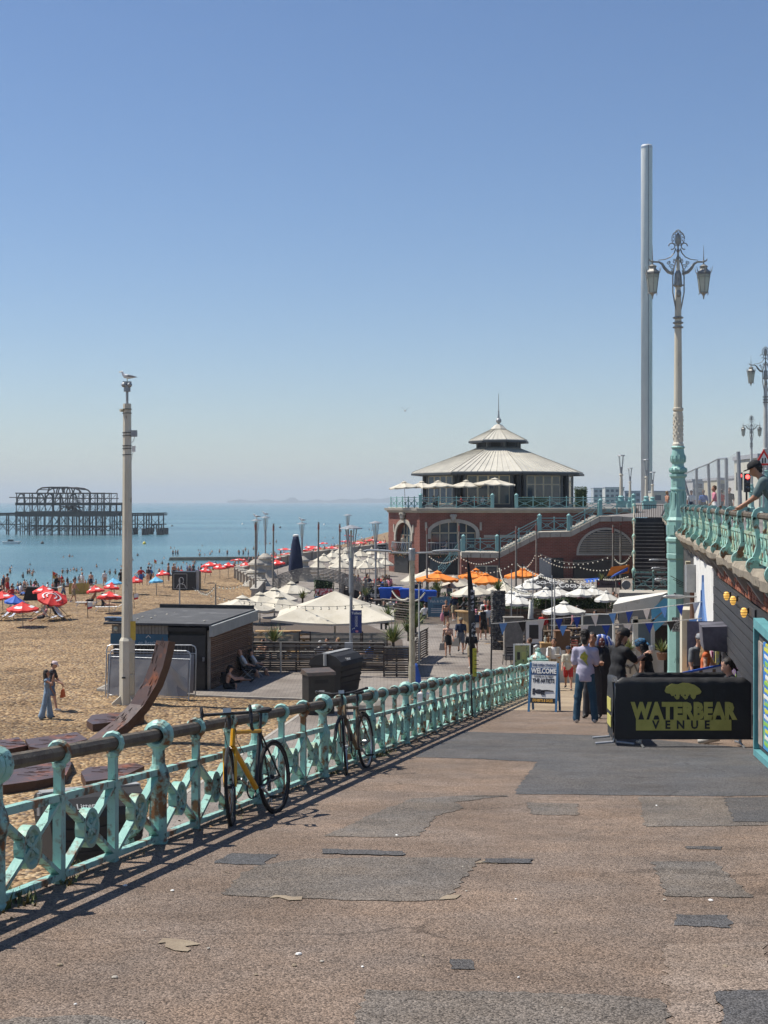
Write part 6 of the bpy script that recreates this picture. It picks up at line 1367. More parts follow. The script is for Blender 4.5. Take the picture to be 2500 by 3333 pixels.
def hat_mesh(J,style):
 hc,fw,rt,hu=J['head'];b=MB();M4=Matrix((rt,fw,hu)).transposed().to_4x4();M4.translation=hc
 if style=='cap':b.lathe([(.105,.025),(.107,.06),(.09,.115),(.05,.14),(.01,.145)],12,sy=1.1);b.prism([(-.075,.07),(.075,.07),(.06,.17),(0,.19),(-.06,.17)],.03,.042)
 elif style=='beanie':b.lathe([(.104,.0),(.112,.03),(.112,.08),(.09,.125),(.05,.148),(.01,.155)],12,sy=1.1)
 elif style=='brim':b.lathe([(.1,.045),(.2,.03),(.205,.036),(.105,.06),(.1,.13),(.06,.15),(.01,.15)],16,sy=1.08)
 elif style=='scarf':b.lathe([(.1,-.01),(.11,.03),(.112,.08),(.09,.125),(.01,.15)],12,sy=1.1);b.tube([(0,-.1,.02),(0,-.16,-.04),(.02,-.17,-.12)],[.04,.03,.01],6)
 return b.xf(M4)
def person(label,loc,face,pose,cols,H=1.75,hair='short',hairm=None,hat=None,hatm=None,group=None,key=None,h=.024,extra=None,**kw):
 """face: heading in degrees, 0 = away from the camera (+y), 180 = towards it; cols = (skin, top, bottom, shoes)"""
 sc=H/1.75;ck=key
 if ck and ck in BODY_CACHE:me,J,hm=BODY_CACHE[ck]
 else:
  b,J=body_mesh(pose,h,**kw);me=b.mesh('person',[skin_l]*5,True);hm=hair_mesh(J,hair,h*.85).mesh('hair',hairm or hair_d,True)if hair else None
  if ck:BODY_CACHE[ck]=(me,J,hm)
 o=obj('person',me,None,loc,R(face));o.scale=(sc,)*3
 for i,m in enumerate((*cols,eye_m)):o.material_slots[i].link='OBJECT';o.material_slots[i].material=m
 if hm:
  x=obj('hair',hm,o);x.material_slots[0].link='OBJECT';x.material_slots[0].material=hairm or hair_d
 if hat:hat_mesh(J,hat).build('hat',hatm or c_black,o,smooth=True)
 tag(o,label,'person',group)
 if extra:extra(o,J)
 return o
def backpack(m_):
 def f(o,J):b=MB();c=J['chest']+Vector((0,-.19,.03));b.box(c,(.3,.16,.42));b.box(c+Vector((0,-.1,-.08)),(.22,.06,.2));b.build('backpack',m_,o)
 return f
def bag(m_,side='L',s=.3):
 def f(o,J):c=J['hand'+side]+Vector((0,0,-.28));b=MB();b.add([(c.x-s*.5,c.y-.06,c.z-s*.5),(c.x+s*.5,c.y-.06,c.z-s*.5),(c.x+s*.5,c.y+.06,c.z-s*.5),(c.x-s*.5,c.y+.06,c.z-s*.5),(c.x-s*.4,c.y-.02,c.z+s*.45),(c.x+s*.4,c.y-.02,c.z+s*.45),(c.x+s*.4,c.y+.02,c.z+s*.45),(c.x-s*.4,c.y+.02,c.z+s*.45)],[(0,3,2,1),(4,5,6,7),(0,1,5,4),(1,2,6,5),(2,3,7,6),(3,0,4,7)]);b.tube([c+Vector((-.06,0,s*.45)),J['hand'+side],c+Vector((.06,0,s*.45))],.008,4);b.build('bag',m_,o)
 return f
STAND=dict();WALK=dict(lean=4,armL=(20,8,20),armR=(-18,8,12),legL=(-16,2,12),legR=(18,2,6))
WALK2=dict(lean=4,armL=(-15,8,10),armR=(18,8,25),legL=(20,2,5),legR=(-18,2,18))
SIT=dict(lean=-4,armL=(35,8,50),armR=(40,8,45),legL=(86,6,88),legR=(84,8,82));LOUNGE=dict(lean=-28,armL=(30,10,40),armR=(25,10,50),legL=(70,6,55),legR=(72,8,50))
FLOOR=dict(lean=18,armL=(60,5,30),armR=(55,5,40),legL=(95,8,90),legR=(70,12,30),hip=.14,flatfoot=False)
LIE=dict(lean=-84,armL=(5,25,30),armR=(5,25,20),legL=(88,4,6),legR=(92,5,20),hip=.14,flatfoot=False)
def on_ramp(px,d):return(gx(px,d),d,ramp_z(d))
def on_low(px,d):return(gx(px,d),d,LOW)
wsh,blksh=mat('pale_trainers',(.6,.58,.54),rough=.7),mat('dark_shoes',(.02,.02,.02),rough=.6)
def lav_print(o,J):
 b=MB();c=J['chest'];pts=[(-.06,.12),(.02,.2),(.09,.08),(.06,-.06),(.11,-.2),(.03,-.1),(-.03,-.02),(-.09,.02)]
 vs=[(x*.9-.02,-.108-.012*(1-abs(x)*6)-abs(z)*.0,c.z+z*.75)for x,z in pts];b.add(vs,[tuple(range(len(vs)))[::-1]]);b.build('shirt_print',mat('print_yellow',(.6,.47,.06),(.2,.3,.06),18,.8),o)
def box_in_hand(o,J):b=MB();b.box(J['handR']+Vector((-.04,.06,.03)),(.16,.1,.03));b.build('card_tray',wood_pine,o)
person('man in lavender t-shirt with yellow back print and dark blue trousers',on_ramp(1905,28.6),-12,dict(lean=2,armL=(15,6,60),armR=(18,4,82,25),legL=(-3,7,0),legR=(4,8,3),head=(4,-10)),(skin_l,c_lav,c_teal,wsh),1.8,'bushy',hair_d,h=.019,extra=lambda o,J:(lav_print(o,J),box_in_hand(o,J)),long_top=.09,trousers='long',loose=1.25,build=1.0)
person('dark-haired person in black standing just behind the man in lavender',on_ramp(1928,30.4),165,dict(armL=(30,5,70),armR=(10,8,20)),(skin_t,c_black,c_char,blksh),1.78,'short',hair_d,h=.024)
person('man in black t-shirt and black beanie with long hair raising a cup',on_ramp(2008,26.2),-62,dict(lean=8,head=(16,0),armL=(15,4,30),armR=(48,0,70),legL=(0,5,0),legR=(4,5,3)),(skin_l,c_black,c_char,blksh),1.83,'beard',hair_b,'beanie',c_black,h=.019,long_top=.08,build=1.06,extra=lambda o,J:(MB().lathe([(.03,0),(.042,.12)],8,J['handR']+Vector((0,.05,-.01))).build('clear_cup',mat('clear_cup',(.6,.62,.62),rough=.2,alpha=.5),o),MB().box(J['wrR'],(.08,.08,.05)).build('wristband',blackm,o)))
person('woman in black vest with blue headscarf and long dark curls bending to the cup',on_ramp(2120,26.9),62,dict(lean=16,head=(14,0),armL=(8,6,8),armR=(2,6,10)),(skin_t,c_black,c_char,blksh),1.66,'long',hair_d,'scarf',mat('headscarf_blue',(.04,.2,.38),(.015,.02,.03),14,.8),h=.019,sleeve='none',bust=1,build=.92)
o=thing('robed_figure','figure draped in a long black robe with dark red face and blue striped hair','figure',on_ramp(1957,32.2))
b=MB();b.lathe([(.34,0),(.31,.2),(.25,.8),(.24,1.1),(.26,1.32),(.2,1.46),(.08,1.54),(.06,1.6)],18,sy=.75)
b.v=[(x*(1+.06*math.sin(9*math.atan2(y,x))),y*(1+.06*math.sin(9*math.atan2(y,x))),z)for x,y,z in b.v];b.build('robe',blackfab,o,smooth=True)
b=MB();b.ball((0,-.04,1.62),(.085,.1,.13),10,8);b.ball((0,-.14,1.6),(.018,.02,.03),6,4);b.build('mask',mat('mask_red',(.09,.02,.015),rough=.5),o,smooth=True)
b=MB()
for s in(-1,1):b.ball((s*.035,-.125,1.65),(.018,.01,.008),6,4)
b.box((0,-.138,1.55),(.06,.01,.012));b.build('painted_features',c_white,o)
for i in range(16):
 a=PI*i/15;b=MB();r0=.17+.015*(i%2);b.tube([(r0*.5*math.cos(a),.0,1.72+.05*math.sin(a)),(r0*math.cos(a)*1.0,-.03,1.66+.12*math.sin(a)),(r0*math.cos(a)*1.5,-.04,1.54+.1*math.sin(a)),(r0*math.cos(a)*1.6,-.03,1.42+.16*math.sin(a))],[.045,.045,.04,.025],6);b.build('hair_lock',[mat('lock_blue',(.10,.18,.5),rough=.7),mat('lock_white',(.62,.64,.72),rough=.7),p_navy][i%3],o,smooth=True)
person('man in open cream shirt over white t-shirt walking up holding food',on_ramp(1803,50.5),168,dict(WALK,armL=(25,5,75,10),armR=(25,5,70,10)),(skin_t,c_white,c_khaki,wsh),1.76,'short',hair_d,h=.024,trousers='short',sleeve='short',extra=lambda o,J:(MB().box(J['handL']+Vector((0,.05,.03)),(.18,.1,.08)).build('food_roll',canvas,o),[MB().box(J['chest']+Vector((s*.15,.02,-.02)),(.1,.27,.5)).build('open_shirt_side',c_cream,o)for s in(-1,1)]))
person('child in cream t-shirt, red shorts and blue cap walking beside the man',on_ramp(1850,48.5),172,WALK2,(skin_l,c_cream,c_red,blksh),1.5,'long',hair_b,'cap',c_navy,h=.026,trousers='short',long_top=.05)
person('man in dark t-shirt and grey cap looking down beside the white arch',on_ramp(2262,33.2),215,dict(lean=10,head=(15,0),armL=(25,6,30)),(skin_l,c_grey,c_char,blksh),1.8,'short',hair_b,'cap',mat('cap_grey',(.25,.26,.28),rough=.8),h=.024)
person('woman in orange top and brown straw hat at the white board',on_ramp(2292,31.6),250,dict(lean=6,head=(8,0),armL=(30,6,50)),(skin_l,c_orange,c_navy,wsh),1.68,'long',hair_bl,'brim',mat('straw_brown',(.22,.12,.05),(.3,.18,.08),20,.8),h=.024,sleeve='none')
person('person with dark tied hair sitting low behind the printed barrier at right',(gx(2400,24.0),24.0,ramp_z(24.0)),95,dict(SIT,lean=14,head=(14,0)),(skin_l,c_black,c_char,wsh),1.68,'pony',hair_d,h=.024)
person('curly brown-haired person sitting behind the printed barrier, only hair showing',(gx(2335,24.6),24.4,ramp_z(24.4)-.1),60,dict(FLOOR,lean=10),(skin_l,c_white,c_char,wsh),1.7,'bushy',hair_b,h=.024)
o=thing('shoes','pale green and white trainers on the ground under the printed barrier','shoes',(gx(2300,22.6),22.6,ramp_z(22.6)))
for i in range(2):b=MB();b.tube([(-.14+.1*i,.1*i,.05),(-.02+.1*i,.1*i-.02,.06),(.12+.1*i,.1*i+.02,.08)],[.04,.05,.055],8);b.build('shoe',wsh,o,smooth=True)
o=thing('white_canvas_board','white board with brown stripes and blue edge leaning by the arch door','board',on_ramp(2278,30.2))
b=MB();b.add([(-.42,0,.25),(.44,0,.15),(.46,.02,1.12),(-.36,.02,.95),(-.42,.05,.25),(.44,.05,.15),(.46,.07,1.12),(-.36,.07,.95)],[(0,1,2,3),(4,7,6,5),(0,4,5,1),(1,5,6,2),(2,6,7,3),(3,7,4,0)]);b.build('sheet',white,o)
for x in(-.02,.26):b=MB();b.add([(x,-.012,.2),(x+.07,-.012,.19),(x+.08,.006,1.03+x*.1),(x+.01,.006,1.03+x*.1)],[(0,1,2,3)]);b.build('stripe',wood,o)
b=MB();b.bar((-.4,-.01,.26),(-.35,.01,.95),.06,.04);b.bar((-.36,.01,.97),(.46,.01,1.14),.04,.04);b.build('blue_edge',bluec,o)
person('man in teal t-shirt and dark cap leaning on the upper promenade balustrade',(wall_x(23.6)+.40,23.6,UP),68,dict(lean=30,head=(22,0),armL=(35,4,20),armR=(40,4,15),legL=(-8,4,0),legR=(-4,4,4)),(skin_t,mat('cloth_teal_grey',(.12,.17,.17),(.09,.13,.13),5,.85),c_char,blksh),1.78,'short',hair_d,'cap',c_black,h=.02)
person('woman in denim halter top and wide pale jeans walking on the shingle',(gx(152,50.3),50.3,-7.68),-95,dict(lean=2,head=(-4,0),armR=(60,0,110),armL=(10,6,20),legL=(7,4,2),legR=(-7,4,6)),(skin_t,c_ltdenim,c_ltdenim,blksh),1.68,'long',hair_d,h=.024,trousers='wide',loose=1.5,sleeve='none',build=.9)
person('person in black t-shirt and pink cap walking on the shingle beyond the woman in jeans',(gx(168,52.2),52.2,-7.68),-95,dict(WALK,head=(18,0),armR=(20,4,50)),(skin_l,c_char,c_denim,wsh),1.8,'short',hair_d,'cap',mat('cap_pink',(.7,.55,.54),rough=.8),h=.026,trousers='short',extra=bag(c_orange,'L',.3))
person('woman in strapless black dress carrying a cream bag towards the ramp',on_low(1458,69.5),180,WALK,(skin_l,c_black,c_black,blksh),1.66,'bun',hair_bl,h=.026,sleeve='bare',skirt=.33,build=1.12,trousers='none',bust=1,extra=lambda o,J:(bag(canvas,'R',.38)(o,J),MB().lathe([(.15,.9),(.165,1.0),(.16,1.15),(.15,1.3)],14,sy=.8).build('dress_bodice',c_black,o)))
person('bearded man in dark t-shirt, cap and grey shorts beside the woman in the dress',on_low(1500,71),175,WALK2,(skin_t,c_navy,c_grey,blksh),1.78,'beard',hair_b,'cap',mat('cap_tan',(.2,.17,.13),rough=.8),h=.026,trousers='short',build=1.1,extra=bag(canvas,'R',.4))
person('person in black t-shirt and beige shorts walking away beside the feather flag',on_low(1535,64.5),5,WALK,(skin_l,c_black,c_khaki,wsh),1.76,'short',hair_b,h=.026,trousers='short',build=1.08)
person('woman in black bikini walking with a pink towel',on_low(1452,85),178,WALK2,(skin_t,c_black,c_black,wsh),1.7,'bun',hair_d,h=.026,sleeve='bare',trousers='mini',bust=1,build=.95,extra=lambda o,J:(MB().ball(J['handR']+Vector((0,0,-.15)),(.12,.08,.28),8,6).build('towel',c_pink,o),MB().lathe([(.155,1.3),(.16,1.36),(.155,1.4)],12,sy=.86).build('bikini_top',c_black,o)))
person('man in white t-shirt and black shorts with backpack queueing at the wooden bar',on_low(1573,78),-6,STAND,(skin_l,c_white,c_black,wsh),1.8,'short',hair_d,h=.028,trousers='short',extra=backpack(c_black))
person('woman with pink headscarf and navy backpack queueing at the wooden bar',on_low(1549,77),5,STAND,(skin_l,c_orange,c_white,wsh),1.7,'short',hair_b,'scarf',c_pink,h=.028,trousers='mini',extra=backpack(c_navy))
person('person in white t-shirt and dark shorts at the bar counter',on_low(1588,80),20,STAND,(skin_l,c_white,c_grey,wsh),1.72,'short',hair_b,h=.028,trousers='short')
person('man in white shirt seen from behind near the pale lamp column',on_low(1375,49),8,dict(SIT,hip=.5),(skin_t,c_white,c_denim,blksh),1.75,'short',hair_d,h=.028)
person('woman in black dress leaning over the bar by the framed board',(gx(1738,60),60,LOW+.1),60,dict(lean=22,armL=(50,6,10),armR=(15,10,10)),(skin_l,c_black,c_black,blksh),1.7,'bun',hair_b,h=.028,sleeve='none',skirt=.5,trousers='none')
person('bearded man with bare back and black backpack sitting on the ground by the slatted kiosk',(gx(735,57.6),57.6,LOW),-75,FLOOR,(skin_l,c_white,c_black,wsh),1.76,'beard',hair_d,'cap',c_black,h=.026,trousers='short',sleeve='bare',extra=backpack(c_black))
person('person lying back against the slatted kiosk with one knee up',(gx(752,59.6),59.6,LOW),-80,dict(LOUNGE,hip=.14,lean=-30,legL=(80,6,80),legR=(95,6,10),flatfoot=False),(skin_t,c_black,c_char,blksh),1.74,'long',hair_d,h=.028,trousers='short')
person('bald man in white shirt and shorts reclining in a chair by the kiosk',(gx(802,61.2),61.2,LOW),-70,dict(LOUNGE,hip=.45),(skin_l,c_white,c_char,blksh),1.78,None,h=.026,trousers='short',build=1.15)
person('woman in white shirt and sunglasses seated beside the bald man',(gx(836,61.9),61.9,LOW),-72,dict(LOUNGE,hip=.45),(skin_l,c_white,c_grey,blksh),1.68,'short',hair_d,h=.026,trousers='short')
for i,(px,d)in enumerate(((800,61.1),(834,61.8))):
 o=thing('folding_chair',['dark folding chair under the bald man by the kiosk','dark folding chair under the woman in white by the kiosk'][i],'chair',(gx(px,d),d,LOW),R(-70));b=MB();b.box((0,.05,.38),(.5,.48,.03));b.build('seat',c_char,o);b=MB();b.box((0,-.28,.68),(.5,.03,.6),rx=R(22));b.build('backrest',c_char,o)
 for sx in(-.24,.24):
  for q in((.25,-.22),(-.22,.25)):b=MB();b.tube([(sx,q[0],0),(sx,q[1]*.9,.4)],.013,5);b.build('leg',steel,o)
  # parasols
def parasol_parts(o,r,n,H,drop,cm,pm=None,ph=0.0,val=.12,scallop=False,vent=True,pole_r=.025,tilt=0.0,stripes=None,ribs=True):
 pm=pm or wood_grey;top=H;zc=H-drop
 b=MB();vs=[];fs=[];seg=4;rows=4
 ring=[]
 for j in range(rows+1):
  t=j/rows;row=[]
  for i in range(n*seg):
   k,u=divmod(i,seg);u/=seg;a0,a1=2*PI*k/n+ph,2*PI*(k+1)/n+ph
   x=(math.cos(a0)*(1-u)+math.cos(a1)*u)*r*t;y=(math.sin(a0)*(1-u)+math.sin(a1)*u)*r*t
   sag=.05*r*math.sin(PI*u)*t;z=top-drop*(t**.92)-sag+(.02 if t==0 else 0);row.append(len(vs));vs.append((x,y,z))
  ring.append(row)
 for j in range(rows):
  for i in range(n*seg):a,b_=ring[j],ring[j+1];i2=(i+1)%(n*seg);fs.append((a[i],b_[i],b_[i2],a[i2]))
 row=[]
 for i in range(n*seg):
  x,y,z=vs[ring[rows][i]];dz=val*((.55+.45*math.sin(PI*((i*2)%seg)/seg))if scallop else 1);row.append(len(vs));vs.append((x*1.004,y*1.004,z-dz))
 for i in range(n*seg):i2=(i+1)%(n*seg);fs.append((ring[rows][i],row[i],row[i2],ring[rows][i2]))
 b.add(vs,fs)
 if stripes:b.m=[(1 if stripes(j,i//seg,n)else 0)for j in range(rows)for i in range(n*seg)]+[0]*(n*seg)
 c=b.build('canopy',cm,o)
 if ribs:
  b=MB()
  for k in range(n):a=2*PI*k/n+ph;b.tube([(0,0,top-.12),(r*.97*math.cos(a),r*.97*math.sin(a),zc-.03)],.012,4)
  b.build('ribs',wood_pine if pm is wood_grey else pm,c)
 if vent:b=MB();b.lathe([(r*.22,top-drop*.2+.05),(r*.02,top+.09),(.02,top+.1)],n,ph=ph);b.build('vent_cap',cm[0]if isinstance(cm,list)else cm,c)
 b=MB();b.tube([(0,0,0),(0,0,top+.03)],pole_r,8);b.ball((0,0,top+.14),.035,6,5);b.build('pole',pm,o)
PAR={}
def parasol(label,loc,r,H=2.5,drop=.55,n=8,cm=None,key=None,rz=0,tilt=None,group=None,base=True,name='parasol',**kw):
 cm=cm or canvasw;kk=(key,round(r,1),n)if key else None
 if kk and kk in PAR:
  o=copy_tree(PAR[kk]);o.location=loc;o['label']=label
  if group:o['group']=group
  s=r/PAR[kk]['_r'];del o['_r'];o.scale=(s,s,H/PAR[kk].get('_h',H));del o['_h']
 else:
  o=thing(name,label,'parasol',loc,0,group);parasol_parts(o,r,n,H,drop,cm,**kw)
  if base:b=MB();b.lathe([(.25,0),(.25,.06),(.06,.09),(.04,.35)],8);b.build('base',concrete,o)
  if kk:PAR[kk]=o;o['_r']=r;o['_h']=H
 if key and not tilt:tilt=(rng.uniform(-.05,.05),rng.uniform(-.05,.05));rz=rz or(rng.uniform(0,1)if key!='black6' else 0)
 o.rotation_euler=(tilt[0]if tilt else 0,tilt[1]if tilt else 0,rz);return o
def px_parasol(label,px,ytop,half,d,**kw):
 zt=-(ytop-1632)/F*d;H=max(1.9,min(3.4,zt-LOW));base=zt-H
 return parasol(label,(gx(px,d),d,max(base,LOW)if abs(base-LOW)<.8 else base),half/F*d,H,**kw)
big=parasol('very large cream square parasol over the pine benches of the beer garden',(gx(1090,72),72,LOW),4.25,3.05,1.2,4,canvas,ph=PI/4,val=.1,pole_r=.05,vent=False,pm=canvasw)
GC=dict(cm=canvas,n=6,key='cream6',group='cream garden parasols')
for(px,y,hf,d,lb)in((786,1942,87,80,'cream parasol with faded green mark, nearest the kiosk roof'),(846,1931,70,88,'cream parasol second from left in the beer garden cluster'),(912,1937,74,82,'cream parasol in front right of the beer garden cluster'),(893,1918,66,93,'cream parasol at the middle back of the beer garden cluster'),(950,1906,58,100,'cream parasol furthest back by the curved timber slats')):px_parasol(lb,px,y,hf*1.22,d,drop=.62,**GC)
for(px,y,hf,d,lb)in((1660,1927,56,81,'white parasol at the left behind the stone-filled pillar'),(1681,1937,46,77,'white parasol right of the stone-filled pillar over the bar tables'),(1693,1912,39,84,'small white parasol behind the pillar parasols'),(1775,1914,46,84,'white parasol with a string of flags on its edge'),(1835,1961,65,72,'white parasol standing forward, lowest over the red chairs'),(1891,1911,47,85,'white parasol with green printed mark by the wooden wall'),(1931,1910,42,88,'white parasol furthest right behind the printed one'),(1763,1871,50,99,'white parasol peeping over the black one')):
 px_parasol(lb,px,y,hf*1.12,d,drop=.42,cm=canvasw,n=8,key='white8',group='white bar parasols')
for(px,y,hf,d,lb)in((1537,1900,69,90,'wide cream parasol in front of the orange ones'),(1640,1892,63,93,'wide cream parasol right of the feather flag'),(1394,1853,64,107,'cream parasol behind the leftmost orange one')):px_parasol(lb,px,y,hf,d,drop=.6,cm=canvas,n=6,key='cream6b',group='wide cream parasols')
for(px,y,hf,d,lb)in((1421,1861,71,101,'orange parasol with scalloped edge, leftmost of the orange ones'),(1545,1853,58,106,'orange parasol behind the feather flag'),(1586,1868,58,98,'orange parasol just right of the feather flag'),(1705,1851,66,106,'orange parasol at the right, by the black ones')):px_parasol(lb,px,y,hf,d,drop=.5,cm=orangec,n=8,key='orange8',group='orange parasols',scallop=True,val=.2)
for(px,y,hf,d,lb)in((1760,1878,57,95,'black parasol printed in white, left of the pair'),(1856,1889,64,91,'black parasol printed in white, right of the pair')):
 o=px_parasol(lb,px,y,hf,d,drop=.5,cm=blackfab,n=6,key='black6',group='black printed parasols',val=.2)
 r=hf/F*d;text('lettering','Coca-Cola',r*.42,white,o,(r*.25,-r*.66,(-(y-1632)/F*d-LOW)-.28),(R(58),0,0),.004,bold=.006);text('lettering','Beach',r*.2,white,o,(r*.25,-r*.93,(-(y-1632)/F*d-LOW)-.56),(R(85),0,0),.004)
for(x,y,k)in((250,660,80),(355,658,70),(475,655,92),(655,652,82),(845,638,112)):
 px=1200+.4822*x;yy_=1250+.4822*y;d=150.5 if k>75 else 153;zt=-(yy_-1632)/F*d
 parasol(['white parasol at the left corner of the hall terrace','small white parasol second from left on the hall terrace','white parasol third from left on the hall terrace','white parasol fourth from left on the hall terrace','large white parasol under the fairy lights on the hall terrace'][(250,355,475,655,845).index(x)],(gx(px,d),d,TF),k*.4822/F*d*1.3,zt-TF,.55,8,canvas,key='terr',group='terrace parasols',base=False)
FT=dict(cm=canvas,n=6,key='far6',group='far terrace parasols')
for i,(x,y,r)in enumerate(((430,515,95),(560,470,80),(630,540,90),(720,485,85),(640,425,60),(850,515,85),(925,450,80),(900,578,90),(1050,540,80),(1090,430,70),(1190,480,75),(1250,560,80),(650,590,110),(340,590,80),(1000,600,80),(1150,590,70))):
 yy_=1680+.2411*y;d=5.1*F/(yy_-1632);parasol('cream parasol in the packed terrace left of the hall',(gx(950+.2411*x,d),d,LOW),r*.2411/F*d*1.6,2.5,.6,**FT)
o=thing('closed_parasol','large furled navy blue parasol standing on the lower promenade','parasol',(gx(963,122),122,LOW))
b=MB();b.lathe([(.06,0),(.06,1.2)],8);b.build('pole',greymetal,o);b=MB();b.lathe([(.24,.55),(.3,1.2),(.5,1.5),(.58,1.7),(.54,2.6),(.42,3.6),(.3,4.3),(.24,4.6)],20)
b.v=[(x*(1+.1*math.sin(6*math.atan2(y,x)+z)),y*(1+.1*math.sin(6*math.atan2(y,x)+z)),z)for x,y,z in b.v];b.build('furled_canopy',navyc,o,smooth=True);b=MB();b.lathe([(.25,4.6),(.25,4.72),(.1,4.78)],10);b.build('cap',white,o)
o=thing('closed_parasol','furled white parasol beside the bar counter','parasol',(gx(1727,70),70,LOW));b=MB();b.lathe([(.1,.9),(.17,1.15),(.13,1.9),(.06,2.75)],12);b.v=[(x*(1+.2*math.sin(5*math.atan2(y,x))),y*(1+.2*math.sin(5*math.atan2(y,x))),z)for x,y,z in b.v];b.build('furled_canopy',canvasw,o,smooth=True);b=MB();b.tube([(0,0,0),(0,0,2.85)],.025,6);b.build('pole',wood_grey,o)
# lantern posts with gulls, weathered poles
def lantern_post(label,px,d,ytop,gullz=None,cone=False,mt=None):
 zt=-(ytop-1632)/F*d;o=thing('lantern_post',label,'street lamp',(gx(px,d),d,LOW),0,'promenade lantern posts');h=zt-LOW;hl=h-1.5
 b=MB();b.lathe([(.085,0),(.065,hl*.7),(.1,hl*.72),(.1,hl),(.07,hl+.1)],10);b.build('post',mt or greymetal,o)
 b=MB()
 for a in range(4):t=a*PI/2+.5;b.bar((.09*math.cos(t),.09*math.sin(t),hl),(.27*math.cos(t),.27*math.sin(t),h-.12),.035,.035)
 b.build('lantern_frame',mt or greymetal,o);b=MB();b.lathe([(.5,h-.14),(.48,h-.1),(.25,h-.03),(.05,h+.03)],14);b.build('lantern_hood',mt or greymetal,o);b=MB();b.lathe([(.03,hl),(.05,h-.2)],8);b.build('lamp_tube',glass_pale,o)
 if cone:b=MB();b.lathe([(1.3,0),(1.2,.15),(.85,.7),(.8,.75),(.8,1.1),(.95,1.2),(.9,1.35),(.6,1.5),(.6,1.8),(.75,1.9),(.7,2.05),(.25,2.4)],14);b.build('cone_base',stone,o)
 if gullz:gull(gullz,(gx(px,d),d,zt+.04),rng.uniform(2.6,3.6),1.25)
lantern_post('grey lantern post with a gull, leftmost behind the beach shingle',835,128,1690,'gull perched on the leftmost lantern post',True)
lantern_post('grey lantern post with a gull on a white ringed base',864,142,1681,'gull perched on the lantern post with the ringed base',True)
lantern_post('grey lantern post with a gull, behind the furled navy parasol',983,135,1701,'gull perched on the lantern post above the navy parasol',True)
lantern_post('small distant lantern post left of the hall',1132,160,1674,None,True)
lantern_post('nearest grey lantern post, carrying the blue toilets banner',1143,61.8,1711)
lantern_post('tall lantern post just left of the brick hall',1223,105,1697)
o=thing('toilets_banner','blue hanging banner reading Toilets fixed to the lantern post','sign',at(1160,2023,61.6));b=MB();b.box((0,0,0),(.47,.03,.99));b.build('panel',mat('banner_blue',(.012,.025,.14),(.016,.035,.17),2,.6),o);text('lettering','Toilets',.15,white,o,(0,-.018,.36),bold=.004)
for i in range(3):b=MB();b.box((0,-.017,.17-i*.16),(.11,.004,.14));q=b.build('pictogram_frame',white,o);b=MB();b.box((0,-.02,.17-i*.16),(.09,.003,.12));b.build('pictogram_field',MATS['banner_blue'],q);b=MB();b.ball((0,-.022,.205-i*.16),(.014,.003,.014),6,4);b.box((0,-.022,.16-i*.16),(.025,.003,.06));b.build('pictogram',white,q)
b=MB();b.tube([(-.16,-.018,-.36),(-.16,-.018,-.3),(-.1,-.018,-.29)],.012,4);b.prism([(-.1,-.32),(-.1,-.25),(-.06,-.285)],-.02,-.016,'y');b.build('arrow',white,o)
b=MB();b.ball((.02,-.018,-.42),(.07,.004,.05),8,4);b.build('pink_motif',c_pink,o)
o=thing('meter_cabinet','small grey cabinet strapped to the nearest lantern post','cabinet',at(1135,2110,61.6));b=MB();b.box((0,0,0),(.35,.2,.5));b.build('case',greymetal,o)
PO=[(832,108,1700,0),(888,112,1704,.06),(1035,112,1699,.05),(1106,108,1705,0),(1390,100,1711,0),(1494,106,1703,.0),(1679,104,1712,.03),(1746,108,1702,0),(1994,104,1708,.05),(2020,108,1702,0)]
LBL=['leftmost weathered pole at the edge of the beer garden','weathered pole with torn red cloth left of the navy parasol','weathered pole just right of the navy parasol','weathered pole left of the nearest lantern','weathered pole behind the double-arm lamp','weathered pole in front of the hall arch','weathered pole before the middle of the brick stair','weathered pole with red flag before the upper stair','weathered pole before the louvred lunette','reddish pole at the right end of the lunette']
for(px,d,y,l),lb in zip(PO,LBL):wpole('weathered_pole',lb,px,d,y,.075,None,LOW,l,group='weathered festoon poles')
for(px,d,y,r,mt,lb)in((1625,84,1726,.04,blackm,'thin black pole carrying fairy lights beside the cream parasol'),(1700,86,1833,.035,blackm,'short black light pole beside the right orange parasol'),(1735,72,1860,.03,greymetal,'thin grey pole in front of the black parasol'),(1797,68,1872,.035,greymetal,'thin grey pole left of the forward white parasol'),(1805,66,1884,.04,canvasw,'pale pole beside the thin grey one'),(1665,76,1854,.03,greymetal,'thin grey pole behind the stone-filled pillar'),(1364,66,1900,.04,canvasw,'pale pole among the strap-leaved plants'),(585,98,1886,.05,greymetal,'slim grey pole on the shingle in front of the black box'),(702,84,1901,.05,wood_grey,'slim dark pole holding fairy lights by the kiosk')):wpole('light_pole',lb,px,d,y,r,mt,-7.68,0,group='thin light poles',band=False)
def festoon(label,pts,sag=.5,nb=14,r=.012):
 P=[at(*p)for p in pts];o=thing('fairy_lights',label,'fairy lights',P[0]);q=[p-P[0]for p in P];wire=[];bl_=[]
 for a,c in zip(q,q[1:]):
  m=max(6,int(nb));seg=[a.lerp(c,i/m)+Vector((0,0,-sag*4*(i/m)*(1-i/m)))for i in range(m+1)];wire+=seg if not wire else seg[1:];bl_+=seg[1:-1]
 b=MB();b.tube(wire,r,4);b.build('cable',blackm,o);b=MB();c=MB()
 for p in bl_:b.ball(p+Vector((0,0,-.11)),.055,6,5);c.tube([p+Vector((0,0,-.0)),p+Vector((0,0,-.07))],.022,5)
 x=b.build('bulbs',bulbm,o);x['kind']='stuff';x=c.build('sockets',blackm,o);x['kind']='stuff'
